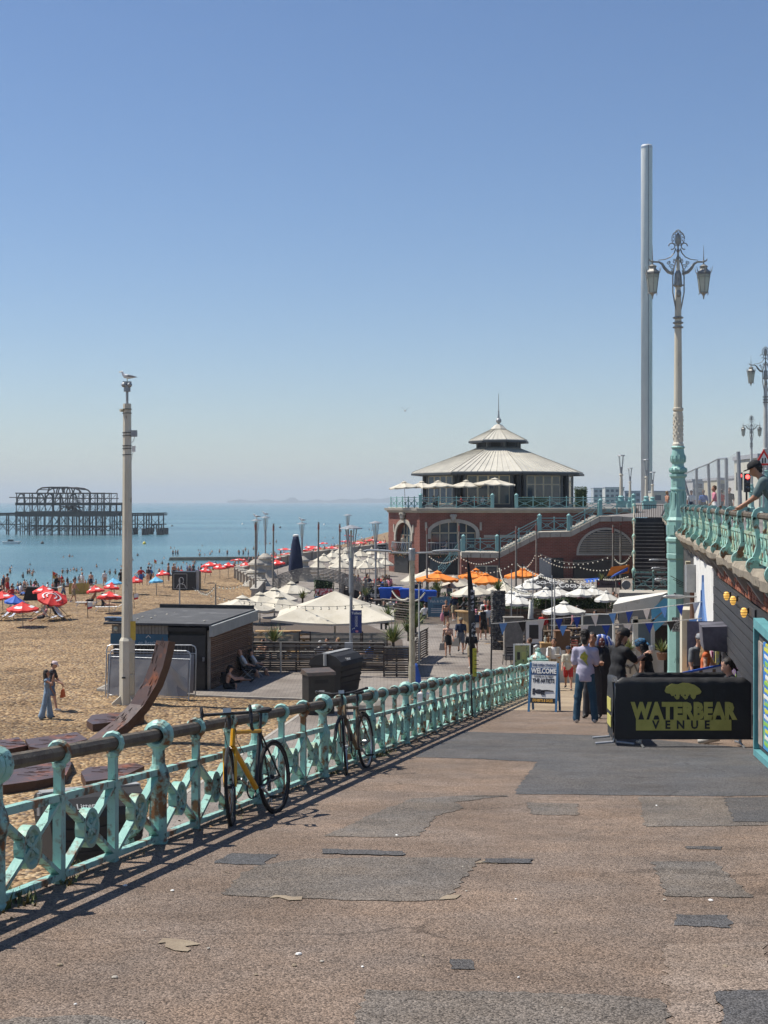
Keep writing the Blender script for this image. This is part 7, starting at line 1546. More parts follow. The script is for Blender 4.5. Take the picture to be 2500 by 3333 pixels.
festoon('fairy lights from the black box to the beer garden poles',[(640,1912,100),(702,1903,84),(832,1868,100)],.45,12)
festoon('fairy lights drooping over the cream garden parasols',[(625,1912,96),(870,1962,72),(1290,1953,66)],.25,16)
festoon('fairy lights along the curved timber slats',[(832,1880,108),(965,1850,115),(1106,1845,110)],.6,12)
festoon('fairy lights before the dark shopfront of the hall',[(1392,1802,105),(1494,1806,106),(1625,1810,104)],.55,16)
festoon('fairy lights sagging across the brick stair wall',[(1494,1830,106),(1679,1825,104),(1746,1795,108),(1994,1805,104),(2060,1790,108)],.75,16)
festoon('second row of fairy lights lower on the brick stair wall',[(1746,1800,108),(1880,1840,106),(2050,1830,104)],.4,16)
festoon('white fairy lights dropping from the black pole to the parasols',[(1625,1840,84),(1645,1895,82),(1735,1925,78)],.2,18)
festoon('fairy lights above the black parasols',[(1700,1836,86),(1797,1880,80),(1960,1880,90),(2050,1870,95)],.15,14)
festoon('tangle of fairy lights on the dark fence by the strap-leaved plants',[(1275,1915,92),(1330,1940,88),(1385,1920,90)],.35,20)
# beer garden: slatted fence, benches, tables
def slat_fence(label,p,q,h=1.28,n=13,gate=None,mts=None):
 p,q=Vector(p),Vector(q);d=q-p;L=d.length;o=thing('slatted_fence',label,'fence',p,math.atan2(d.y,d.x))
 sb=MB();sb.box((L/2,0,0),(L,.025,.068));ms=[sb.mesh('slat',m_)for m_ in(wood_grey,wood_dark,mat('slat_brown',(.13,.10,.075),(.08,.065,.05),4,.85,.3,20))]
 for i in range(n):x=obj('slat',ms[[0,1,2,1,2][rng.randrange(5)]],o,(0,-.05+rng.uniform(-.005,.005),.08+(h-.1)*i/(n-1)))
 k=max(2,int(L/1.5));pb=MB();pb.box((0,.02,h/2),(.08,.08,h));pm_2=pb.mesh('post',wood_dark)
 for i in range(k+1):obj('post',pm_2,o,(L*i/k,0,0))
 b=MB();b.box((L/2,-.02,h+.03),(L,.14,.04));b.build('cap_rail',wood_grey,o);return o
slat_fence('dark slatted fence of the beer garden behind the litter bins',(gx(822,63.5),63.5,LOW),(gx(1250,63.2),63.2,LOW))
slat_fence('slatted planter side at the right end of the beer garden',(gx(1250,61.6),61.6,LOW),(gx(1332,61.6),61.6,LOW),1.25,12)
slat_fence('slatted planter return facing the promenade walkers',(gx(1333,61.6),61.6,LOW),(gx(1352,66),66,LOW),1.25,12)
slat_fence('second slatted planter further along the promenade walk',(gx(1345,66.4),66.4,LOW),(gx(1390,70),70,LOW),1.35,12)
b=MB();b.tube([(0,0,0),(0,0,1.4)],.045,8);o=b.build('steel_post',steel,None,(gx(914,62.6),62.6,LOW));tag(o,'short steel post in front of the slatted fence','post')
for(xa,xb,lb,i)in((824,975,'clouded clear windbreak panel left behind the slatted fence',0),(1010,1175,'clouded clear windbreak panel in the middle behind the fence',1),(1180,1260,'clouded clear windbreak panel right behind the fence',2)):
 o=thing('windbreak_panel',lb,'windbreak',(gx(xa,66),66,LOW));w=gx(xb,66)-gx(xa,66);b=MB();b.quad((0,0,.7),(w,0,.7),(w,0,1.5),(0,0,1.5));b.build('clear_sheet',mat('clouded_plastic',(.34,.34,.28),(.26,.26,.21),1.5,.3,alpha=.65),o);b=MB();b.box((0,0,.78),(.06,.06,1.56));b.box((w,0,.78),(.06,.06,1.56));b.build('posts',wood_dark,o)
def long_bench(label,loc,L,rz=0,mt=None):
 mt=mt or wood_pine;o=thing('picnic_table',label,'table',loc,rz)
 for k in range(3):b=MB();b.box((0,-.24+k*.24,.75),(L,.22,.045));b.build('top_plank',mt,o)
 for s in(-1,1):
  for k in(0,1):b=MB();b.box((0,s*(.62+k*.16),.45),(L,.145,.04));b.build('seat_plank',mt,o)
 for x in(-L/2+.3,L/2-.3):
  b=MB()
  for s in(-1,1):b.bar((x,s*.2,.73),(x,s*.5,0),.05,.09,up=(1,0,0))
  b.bar((x,-.8,.42),(x,.8,.42),.05,.09);b.bar((x,-.34,.7),(x,.34,.7),.05,.08);b.build('trestle',mt,o)
 return o
for i,(px,d,L,lb)in enumerate(((1100,68.3,4.4,'long pine picnic table nearest under the large cream parasol'),(1120,70.6,4.6,'long pine picnic table in the middle under the large parasol'),(1090,73.2,4.4,'long pine picnic table at the back under the large parasol'),(880,68.6,2.2,'short pine picnic table by the bare-backed man'),(870,71.5,2.4,'pine picnic table behind the bare-backed man'),(905,75,2.4,'pine picnic table furthest left under the cream parasols'))):long_bench(lb,(gx(px,d),d,LOW),L,R(-2))
for i,(px,d,lb)in enumerate(((880,64.8,'pale table top beside the sunbathing woman behind the fence'),(1030,64.9,'pale table between the man in white and the man in sunglasses'),(1190,64.9,'pale table near the blond woman in blue'))):
 o=thing('cafe_table',lb,'table',(gx(px,d),d,LOW));b=MB();b.box((0,0,.76),(1.5,.7,.04));b.build('top',wood_grey,o);b=MB();b.tube([(0,0,0),(0,0,.75)],.04,8);b.box((0,0,.02),(.5,.5,.03));b.build('pedestal',blackm,o)
 for k in range(3):b=MB();b.lathe([(.035,0),(.03,.1),(.04,.12)],8);x=b.build('tumbler',glass_pale,None,(gx(px,d)-.5+.45*k,d+.1,LOW+.782));tag(x,'small pale tumbler on a beer garden table behind the fence','glass','tumblers on the garden tables')
def strap_plant(label,loc,n,L,spread=1.0,pot=None,seed=1):
 o=thing('strap_leaf_plant',label,'plant',loc);r=random.Random(seed);b=MB()
 for i in range(n):
  a=r.uniform(0,6.283);e=r.uniform(.15,1.0)*spread;l=L*r.uniform(.6,1.05);w=r.uniform(.018,.035);d=Vector((math.cos(a),math.sin(a),0));q=Vector((-d.y,d.x,0))*w;P=[]
  for k in range(5):t=k/4;P.append(Vector((0,0,.02))+d*(l*t*math.sin(e)+.04)+Vector((0,0,l*t*math.cos(e)-l*e*.42*t*t)))
  vs=[]
  for k,p in enumerate(P):ww=q*(1-(k/4)**2*.92);vs+=[p-ww,p+ww]
  b.add(vs,[(2*k,2*k+1,2*k+3,2*k+2)for k in range(4)],0 if r.random()<.6 else 1)
 b.build('leaves',[leaf1,leaf2],o)
 if pot:b=MB();b.lathe([(pot*.7,-pot*1.2),(pot,0),(pot*.9,.01)],10);b.build('pot',mat('clay_pot',(.25,.13,.08),(.18,.1,.06),4,.8),o)
 else:b=MB();b.lathe([(.07,-.4),(.06,.1)],6);b.build('stem',wood_dark,o)
 return o
for i,(px,y,d,L,n,lb)in enumerate(((892,2090,63.9,1.05,90,'spiky strap-leaved plant above the slatted fence by the kiosk'),(1280,2092,62.2,1.15,120,'big strap-leaved plant in the slatted planter left of the double-arm lamp'),(1352,2045,67.0,1.2,120,'yellow-green strap-leaved plant behind the double-arm lamp'),(1330,2060,69.0,1.0,80,'strap-leaved plant between the two big ones'),(1262,2010,73,.9,60,'strap-leaved plant right of the large parasol'),(985,1950,90,.8,60,'strap-leaved plant behind the cream garden parasols'),(1190,1940,98,.9,60,'strap-leaved plant below the curved timber slats'),(1425,1925,92,1.0,60,'strap-leaved plant left of the fish and chips board'),(1622,1922,73,.75,60,'spiky plant on top of the stone-filled pillar'),(1957,1890,96,.7,50,'spiky plant left of the strawberry sign'),(2045,2125,57,.7,60,'spiky plant in the pale boat planter by the white posts'),(2155,2125,54,.7,50,'spiky potted plant left of the lamp plinth'))):
 p=at(px,y,d);strap_plant(lb,p,n,L,1.0,.22 if i>9 else None,i+3)
 # curved timber shelter
o=thing('curved_timber_shelter','arched shelter of curved silvered timber slats on leaning posts','shelter',(gx(1030,105),105,LOW));O_=Vector(o.location)
for k in range(9):
 d=100.5+k*1.05;pts=[]
 for i in range(11):t=i/10;px=888+292*t;y=1914-38*math.sin(PI*min(1,t*1.02))**.8+10*t-(k-1)*4.6;pts.append(at(px,y,d)-O_)
 b=MB()
 for p,q in zip(pts,pts[1:]):b.bar(p,q+(q-p)*.02,.14,.07)
 b.build('curved_slat',wood_grey,o)
for i,(px,d,y)in enumerate(((893,101,1905),(912,104,1880),(940,108,1890),(1108,100.5,1915),(1118,106,1868),(1152,108,1875),(1150,101,1912),(1192,104,1885))):b=MB();t_=at(px,y,d)-O_;b.bar((t_.x-.15,t_.y,0),t_,.2,.2);b.build('post',wood_grey,o)
# right side: bar, pillar, boards, counters
o=thing('round_bar','curved pale timber bar counter behind the bikini walker','bar counter',(gx(1552,83.2),83.2,LOW));plk=MB();plk.box((0,0,.58),(.02,.155,1.16));pmm=[plk.mesh('plank',m_)for m_ in(mat('bar_plank_a',(.40,.27,.13),(.33,.21,.1),3,.7),mat('bar_plank_b',(.34,.22,.10),(.28,.17,.08),3,.7))]
for i in range(27):a=PI+PI*i/26;x=obj('plank',pmm[i%2],o,(1.12*math.cos(a),1.12*math.sin(a),0));x.rotation_euler.z=a
b=MB();N=20;vs=[(1.3*math.cos(PI+PI*i/N),1.3*math.sin(PI+PI*i/N),1.18)for i in range(N+1)]+[(.8*math.cos(PI+PI*i/N),.8*math.sin(PI+PI*i/N),1.18)for i in range(N+1)];vs+=[(x,y,1.24)for x,y,z in vs];m2=2*(N+1)
b.add(vs,[(i,i+1,N+2+i,N+1+i)for i in range(N)]+[(m2+i,m2+N+1+i,m2+N+2+i,m2+i+1)for i in range(N)]+[(i,m2+i,m2+i+1,i+1)for i in range(N)]+[(N+1+i,N+2+i,m2+N+2+i,m2+N+1+i)for i in range(N)]);b.build('counter_top',wood_pine,o)
o=thing('gabion_pillar','tall pillar of dark stones in a wire cage beside the bar','pillar',(gx(1622,73),73,LOW));sbm=[]
for i in range(5):b=MB();b.ball((0,0,0),(.075,.075,.055),6,4);r_=random.Random(i);b.v=[tuple(c*r_.uniform(.75,1.2)for c in v)for v in b.v];sbm.append(b.mesh('stone',mat('gabion_stone_%d'%i,[(.05,.05,.05),(.09,.085,.08),(.2,.19,.17),(.13,.12,.11),(.07,.07,.075)][i],None,rough=.85)))
for i in range(9):
 for j in range(29):
  for side in range(2):x=-.28+.56*i/8 if side==0 else-.3;y=-.28 if side==0 else-.28+.56*i/8;q=obj('stone',sbm[rng.randrange(5)],o,(x+rng.uniform(-.02,.02),y+rng.uniform(-.02,.02),.06+2.92*j/28));q.rotation_euler=(i,j,0)
b=MB();b.box((0,0,1.5),(.5,.5,3.0));b.build('core',mat('gabion_core',(.03,.03,.03),rough=.9),o)
def board(name,label,px0,px1,y0,y1,d,fm_,face,base=LOW,fw=.06,cat='sign',legs=True):
 x0,x1=gx(px0,d),gx(px1,d);z1,z0=-(y0-1632)/F*d,-(y1-1632)/F*d;o=thing(name,label,cat,((x0+x1)/2,d,base));w,h,zc=x1-x0,z1-z0,(z0+z1)/2-base
 b=MB();b.box((0,0,zc),(w-2*fw,.03,h-2*fw));b.build('panel',face,o);b=MB()
 for s in(-1,1):b.box((s*(w/2-fw/2),-.01,zc),(fw,.07,h))
 for s in(-1,1):b.box((0,-.01,zc+s*(h/2-fw/2)),(w-2*fw,.07,fw))
 b.build('frame',fm_,o)
 if legs and z0-base>.02:
  for s in(-1,1):b=MB();b.box((s*(w/2-fw/2),.04,(z0-base)/2),(.05,.05,z0-base));b.build('leg',fm_,o)
 return o,w,h,zc
o,w,h,zc=board('menu_board','pale blue plank board reading Fish & Chips beside the path',1392,1466,1942,2008,93,mat('board_edge',(.2,.25,.28),rough=.7),mat('board_blue',(.16,.30,.38),(.11,.22,.30),2,.7,stretch=(8,1,.5)),fw=.03)
text('lettering','Fish & Chips',.24,white,o,(0,-.03,zc+h*.27),bold=.004,sx=.95);ink2=mat('menu_ink',(.04,.06,.12),rough=.7)
for i in range(5):b=MB();b.box((0,-.025,zc+h*(.08-.09*i)),(w*(.5 if i<2 else .7),.006,.05));b.build('menu_line',ink2 if i<2 else white,o)
b=MB();b.box((-w*.4,-.028,zc+h*.42),(.16,.008,.09));b.build('red_label',redc,o)
o,w,h,zc=board('picture_board','white framed pavement board with green drink picture by the newel pier',1671,1727,2096,2172,49.5,white,mat('drink_picture',(.20,.33,.16),(.40,.32,.14),1.6,.5,c3=(.05,.05,.06),sc3=2.2,lo3=.55,hi3=.6),ramp_z(49.5),.045)
b=MB();b.lathe([(.06,0),(.08,.26)],10,sy=.15);b.build('printed_glass',mat('print_green',(.3,.36,.08),(.45,.4,.2),4,.5),o,(.06,-.03,zc-.12));b=MB();b.box((-.12,-.03,zc),(.1,.006,.25));b.build('printed_shape',blackm,o)
o,w,h,zc=board('picture_board','black framed white board behind the bunting at the bar',1707,1768,2015,2098,62.3,blackm,white,LOW,.05);b=MB();b.box((0,-.025,zc),(w*.5,.006,h*.55));b.build('printed_shape',blackm,o)
def cabinet(name,label,px0,px1,y0,y1,d,mt,dep=.6,cat='counter',base=None,top=None):
 x0,x1=gx(px0,d),gx(px1,d);zb=LOW if base is None else base;z1=-(y0-1632)/F*d;o=thing(name,label,cat,((x0+x1)/2,d,zb));b=MB();b.box((0,dep/2,(z1-zb)/2),(x1-x0,dep,z1-zb));b.build('carcass',mt,o);b=MB();b.box((0,dep/2-.02,z1-zb+.02),(x1-x0+.06,dep+.08,.04));b.build('top',top or mt,o);return o
cabinet('bar_cabinet','brown timber cabinet behind the bunting',1808,1856,2056,2110,61.5,mat('cabinet_brown',(.20,.10,.045),(.14,.07,.03),2,.6))
cabinet('bar_counter','pale timber counter with bottles left of the brown cabinet',1762,1806,2096,2110,60.8,wood_pine)
cabinet('bar_counter','weathered high bar counter left of the furled white parasol',1642,1704,2012,2080,68,wood_grey,.7)
for i in range(3):b=MB();b.lathe([(.05,0),(.05,.18),(.02,.24),(.02,.3)],8);q=b.build('bottle',[glass_pale,mat('amber_bottle',(.2,.08,.02),rough=.2),glass_dark][i],None,(gx(1775+10*i,61),61.0,-(2096-1632)/F*60.8+.045));tag(q,['pale bottle on the timber counter by the cabinet','amber bottle in the middle on the timber counter','dark bottle on the timber counter next the cabinet'][i],'bottle')
o=thing('plank_wall','wall of mixed brown planks below the hedge behind the bar tables','wall',(gx(1640,84),84,LOW));L=gx(2000,84)-gx(1640,84)
for r_ in range(8):
 x=0
 while x<L:w=min(rng.uniform(.9,1.6),L-x);b=MB();b.box((x+w/2,rng.uniform(-.015,.015),.08+r_*.155),(w-.015,.04,.145));b.build('plank',[wood,wood_dark,mat('plank_red',(.17,.085,.045),(.11,.06,.035),3,.8,.3,18)][rng.randrange(3)],o);x+=w
hedge('planter_hedge','leafy hedge along the top of the plank wall behind the parasols',((gx(1735,85)+gx(2000,85))/2,85.2,LOW+1.0),(gx(2000,85)-gx(1735,85),.7,.75),1500)
hedge('planter_hedge','green hedge right of the fish and chips board',((gx(1470,95)+gx(1545,95))/2,95,LOW),(1.6,.7,1.35),700)
hedge('planter_hedge','low bush behind the fish and chips board',(gx(1410,96),96,LOW),(1.0,.7,1.7),400)
hedge('planter_hedge','bushy planting with red banner left of the far terrace',(gx(1055,112),112,LOW),(1.5,.8,1.5),600)
o=thing('red_banner','red and white banner on the planter left of the terrace','banner',(gx(1055,111.4),111.4,LOW));b=MB();b.box((0,0,.5),(1.4,.03,.5));b.build('sheet',mat('banner_red_white',(.6,.5,.5),(.45,.05,.07),5,.7,lo=.48,hi=.52),o)
redch=mat('chair_red',(.22,.045,.03),(.15,.035,.025),4,.6)
def chair(label,loc,rz,mt,h=.45,group=None,arms=False):
 o=thing('chair',label,'chair',loc,rz,group);b=MB();b.box((0,0,h),(.42,.42,.04));b.build('seat',mt,o)
 for sx in(-.18,.18):
  for sy in(-.18,.18):b=MB();b.tube([(sx*1.15,sy*1.15,0),(sx,sy,h)],.018,5);b.build('leg',mt,o)
  b=MB();b.tube([(sx,-.19,h),(sx,-.24,h+.42)],.018,5);b.build('back_post',mt,o)
 for k in range(3):b=MB();b.box((0,-.2-.018*k,h+.14+.12*k),(.36,.02,.06));b.build('back_slat',mt,o)
 return o
ch0=None
spots=[(1872,63.5,2.8,redch),(1840,65.5,.4,redch),(1895,66.5,1.6,redch),(1862,69,2.4,redch),(1930,67,-1.2,redch),(1655,66.0,.3,blackm),(1690,64.5,2.0,blackm),(1965,62.5,1.2,redch),(1915,62.0,.2,redch)]
CL=['red slatted chair right of the brown cabinet','red slatted chair behind the brown cabinet','red slatted chair under the forward white parasol','red slatted chair behind the forward white parasol pole','red slatted chair beside the grey counter','black chair under the weathered bar counter','black chair left of the black framed board','red slatted chair near the boat planter','red slatted chair behind the lavender man']
for(px,d,rz,mt),lb in zip(spots,CL):chair(lb,(gx(px,d),d,LOW),rz,mt,group='bar chairs')
for(px,d,rz,lb)in((1985,64,0,'tall dark bar stool left of the white awning'),(2010,65,.4,'tall dark bar stool under the white awning edge'),(1950,65.5,.8,'tall dark bar stool by the grey counter')):
 o=thing('bar_stool',lb,'stool',(gx(px,d),d,LOW),rz,'tall bar stools');b=MB();b.box((0,0,.78),(.38,.38,.04));b.build('seat',blackm,o)
 for sx in(-1,1):
  for sy in(-1,1):b=MB();b.tube([(sx*.22,sy*.22,0),(sx*.16,sy*.16,.78)],.016,5);b.build('leg',blackm,o)
 b=MB();b.tube([(.2,.2,.28),(-.2,.2,.28),(-.2,-.2,.28),(.2,-.2,.28)],.014,5,closed=True);b.build('foot_ring',blackm,o);b=MB();b.tube([(-.17,.17,.78),(-.17,.2,1.08),(.17,.2,1.08),(.17,.17,.78)],.016,5);b.build('back',blackm,o)
for(px,d,L,lb)in((1690,72,1.6,'weathered picnic table under the parasol beside the pillar'),(1760,75,1.6,'weathered picnic table in the middle of the bar'),(1840,71.5,1.8,'weathered picnic table under the forward white parasol'),(1900,77,1.6,'weathered picnic table before the plank wall'),(1960,74,1.6,'weathered picnic table at the right of the bar')):long_bench(lb,(gx(px,d),d,LOW),L,R(20),wood)
cabinet('grey_counter','long pale grey counter right of the forward white parasol',1898,2000,2003,2060,73,mat('counter_grey',(.22,.23,.22),(.17,.18,.17),2,.6),.7)
o=thing('fabric_fence','white printed fabric fence below the bar terrace at the ramp foot','fence',(gx(1738,57),57,ramp_z(57)));w=gx(2160,57)-gx(1738,57);N=40
b=MB();vs=[(w*i/N,.04*math.sin(i*1.7),z+(.06*math.sin(i*.45)if z>1 else 0))for z in(0.02,.7,1.38)for i in range(N+1)];b.add(vs,[(r_*(N+1)+i,r_*(N+1)+i+1,(r_+1)*(N+1)+i+1,(r_+1)*(N+1)+i)for r_ in(0,1)for i in range(N)]);b.build('fabric',mat('banner_fabric',(.52,.50,.46),(.44,.42,.38),1.4,.8,.3,3),o,smooth=True)
text('lettering','ZYV',.5,mat('banner_ink',(.12,.11,.1),rough=.8),o,(gx(2050,57)-gx(1738,57),-.06,.55),bold=.01);b=MB();b.tube([(gx(2045,57)-gx(1738,57)+.3*math.cos(t*.5),-.06,.95+.3*math.sin(t*.5))for t in range(14)],.03,4);b.build('printed_ring',MATS['banner_ink'],o)
for i in range(7):b=MB();b.tube([(w*i/6,.06,0),(w*i/6,.06,1.45)],.03,6);b.build('post',wood_grey,o)
o=thing('white_awning','white canvas awning with a light blue side flap left of the lamp column','awning',(gx(2080,58),58,LOW));A_=lambda px,y,d:at(px,y,d)-Vector(o.location)
b=MB();P=[A_(1996,1968,56.5),A_(2160,1934,56.5),A_(2175,1900+26,60.5),A_(2015,1945,61)];Q=[A_(1994,2000,56.5),A_(2135,1976,56.5)]
b.add(P+Q,[(0,1,2,3),(4,5,1,0)]);b.build('canvas',canvasw,o)
b=MB();P2=[A_(2178,1932,55.5),A_(2182,1968,55.5),A_(2122,2018,55.5),A_(2119,1986,55.5)];b.add(P2,[(0,1,2,3)]);P3=[A_(2182,1972,55.3),A_(2182,2008,55.3),A_(2132,2056,55.3),A_(2124,2024,55.3)];b.add(P3,[(0,1,2,3)]);b.build('blue_flap',skybluec,o)
for(px,y0,y1,wd_)in((2068,2022,2215,.2),(2125,2022,2215,.14),(1998,1998,2215,.08),(2180,2030,2215,.1)):b=MB();p0,p1=A_(px,y0,57.6),A_(px,y1,57.6);b.box(((p0.x),p0.y,(p0.z+.2)/2+.1),(wd_,.14,p0.z));b.build('post',white,o)
b=MB();b.bar(A_(2056,2022,57.6),A_(2182,2018,57.6),.14,.14);b.build('beam',white,o);b=MB();b.box(A_(2098,2070,58.4),(.62,.06,1.5));b.build('blue_grey_door',mat('door_blue_grey',(.2,.27,.32),(.15,.2,.25),2,.6),o)
cabinet('stall_shelf','dark stall interior with shelves below the white awning',2085,2180,2040,2200,60,mat('stall_dark',(.07,.05,.045),(.04,.035,.03),2,.8),.8,base=LOW)
o=thing('boat_planter','pale wooden boat-shaped planter at the foot of the white posts','planter',at(2020,2130,57.2));b=MB();b.prism([(-.8,.15),(-.6,-.12),(.6,-.12),(.8,.15)],-.2,.2,'y');b.build('hull',white,o)
o,w,h,zc=board('strawberry_sign','brown sign reading Strawberries above the stall by the steps',1942,2022,1887,1913,95,wood_dark,mat('sign_mauve',(.16,.12,.12),(.12,.09,.09),2,.7),LOW,.03);text('lettering','Strawberries',.2,blackm,o,(0,-.03,zc-.03),bold=.004)
for s in(-1,1):b=MB();b.prism([(s*w*.42-.07,.08),(s*w*.42+.07,.08),(s*w*.42,-.1)],-.035,-.022,'y');b.build('strawberry',redc,o,(0,0,zc))
o=thing('orange_blue_awning','tilted orange and blue awning panel beside the dark steps','awning',at(2005,1870,92));b=MB();b.add([(-.6,0,-.1),(-.3,0,.5),(.85,-.2,.65),(.8,-.2,.1)],[(0,1,2,3)]);b.build('orange_sheet',orangec,o);b=MB();b.add([(-.45,-.1,-.25),(-.1,-.1,.05),(.75,-.25,.5),(.7,-.25,.25)],[(0,1,2,3)]);b.build('blue_sheet',bluec,o);b=MB();b.tube([(0,0.05,.3),(0,.05,LOW-o.location.z)],.03,6);b.build('pole',wood_grey,o)
o=thing('horn_speaker','grey horn loudspeaker beside the strawberry sign','loudspeaker',at(2036,1903,93));b=MB();b.lathe([(.28,-.3),(.3,-.28),(.12,0),(.08,.25)],12);b.xf(Matrix.Rotation(R(-90),4,'X'));b.build('horn',greymetal,o);b=MB();b.tube([(0,.1,0),(0,.1,LOW-o.location.z)],.04,6);b.build('pole',blackm,o)
o=thing('blue_canopy','small blue canopy left of the strawberry sign','canopy',(gx(1930,97),97,LOW));b=MB();zt=-(1886-1632)/F*97-LOW;b.add([(-.6,-.5,zt-.2),(.6,-.5,zt-.05),(.65,.5,zt+.1),(-.5,.5,zt)],[(0,1,2,3)]);b.build('sheet',bluec,o);b=MB();b.tube([(0,0,0),(0,0,zt-.05)],.03,6);b.build('pole',blackm,o)
for i,(px,d,mt,lb)in enumerate(((1255,98,bluec,'blue lidded storage bin leftmost beside the pub benches'),(1290,98.5,redc,'red storage bin with blue lid between the blue bins'),(1322,97,bluec,'blue lidded storage bin right of the red one'),(1365,96,bluec,'blue lidded storage bin left of the orange parasols'),(1400,95,bluec,'blue lidded storage bin under the leftmost orange parasol'))):
 o=thing('storage_bin',lb,'bin',(gx(px,d),d,LOW+.9));b=MB();b.add([(-.36,-.3,0),(.36,-.3,0),(.36,.3,0),(-.36,.3,0),(-.45,-.38,.62),(.45,-.38,.62),(.45,.38,.62),(-.45,.38,.62)],[(0,3,2,1),(0,1,5,4),(1,2,6,5),(2,3,7,6),(3,0,4,7)]);b.build('tub',mt,o);b=MB();b.box((0,0,.66),(.98,.82,.1));b.box((0,0,.73),(.8,.6,.06));b.build('lid',bluec,o)
o=thing('serving_table','dark low deck carrying the blue storage bins','table',(gx(1325,97),97.2,LOW));b=MB();b.box((0,0,.86),(4.6,1.4,.08));b.build('top',wood_dark,o);b=MB();b.box((0,.1,.42),(4.3,1.1,.8));b.build('skirt',blackfab,o)
o=thing('banner_fence','black banner fence with white lettering in front of the far terrace','fence',(gx(1185,106),106,LOW));b=MB();b.box((0,0,.55),(3.4,.05,.9));b.build('banner',blackfab,o);text('lettering','Brighton',.5,white,o,(.55,-.035,.62),bold=.006,sx=.8)
for s in(-1,0,1):b=MB();b.tube([(s*1.65,.05,0),(s*1.65,.05,1.1)],.03,6);b.build('post',blackm,o)
o=thing('name_sign','small black hanging sign reading Shelter Hall left of the brick hall','sign',at(1243,1780,118));b=MB();b.box((0,0,0),(.68,.05,.34));b.build('panel',blackm,o);text('lettering','Shelter Hall',.13,white,o,(0,-.03,-.02),bold=.002);b=MB();b.tube([(.3,.05,-.1),(.3,.05,LOW-o.location.z)],.03,6);b.build('pole',blackm,o)
slat_fence('dark slatted bar fence in front of the seated drinkers',(gx(1245,93),93,LOW),(gx(1345,90),90,LOW),1.2,8)
slat_fence('dark slatted fence below the far terrace parasols',(gx(1120,112),112,LOW),(gx(1262,112),112,LOW),1.1,7)
b=MB();b.ball((0,0,.25),(.55,.5,.35),10,7);r_=random.Random(1);b.v=[(x*r_.uniform(.8,1.1),y*r_.uniform(.8,1.1),z)for x,y,z in b.v];o=b.build('boulder',stone,None,(gx(1205,50.5),51,LOW));tag(o,'rough grey boulder beside the dome bin','rock')
o=thing('blue_sack','bright blue sack hanging behind the double-arm lamp','sack',(gx(1350,56),56,LOW));b=MB();b.lathe([(.2,0),(.27,.2),(.25,.7),(.16,1.05),(.12,1.2)],10);b.v=[(x*(1+.15*math.sin(5*z)),y,z)for x,y,z in b.v];b.build('cloth',bluec,o,smooth=True)
for i,(px,d)in enumerate(((1431,70.2),)):
 pass
o=thing('sea_wall','pale concrete parapet curving round the promenade edge above the shingle','wall',(-10.2,118,LOW));b=MB();pts=[(-9.8,107),(-10.2,118),(-14.5,141),(-11.5,178),(2,230)]
for p,q in zip(pts,pts[1:]):b.bar(Vector((p[0]+10.2,p[1]-118,.45)),Vector((q[0]+10.2,q[1]-118,.45)),.4,.9);b.bar(Vector((p[0]+10.2,p[1]-118,.96)),Vector((q[0]+10.2,q[1]-118,.96)),.6,.14)
b.build('parapet',stone,o)
for p,q in zip(pts[1:],pts[2:]):
 for k in range(7):u=k/7;b=MB();b.box((p[0]+(q[0]-p[0])*u+10.2,p[1]+(q[1]-p[1])*u-118,.55),(.7,.9,1.15));b.build('pier',stone,o)
 # seated drinkers and diners
LOWP=dict(h=.036,fingers=False)
POSES={'sit':dict(SIT,hip=.5),'sit2':dict(SIT,hip=.5,lean=12,armL=(60,5,40),armR=(20,10,90)),'stand':STAND,'walk':WALK,'walk2':WALK2,'lie':LIE,'floor':FLOOR,'hips':dict(armL=(-20,35,70,-50),armR=(-20,35,70,-50)),'armup':dict(armL=(5,8,10),armR=(150,20,60)),'lounge':dict(LOUNGE,hip=.4)}
def crowd(label,loc,face,pose,cols,H=1.72,variant='',group=None,hairm=None,**kw):
 k2=dict(LOWP);k2.update(kw);return person(label,loc,face,POSES[pose],cols,H,'short' if variant!='long' else 'long',hairm or rng.choice([hair_d,hair_b,hair_b,hair_bl]),key=(pose,variant,tuple(sorted(kw.items()))),group=group,**k2)
CL_=[c_white,c_black,c_navy,c_red,c_grey,c_pink,c_cream,c_blue,c_green,c_char]
SK=[skin_l,skin_l,skin_t,skin_t,skin_d]
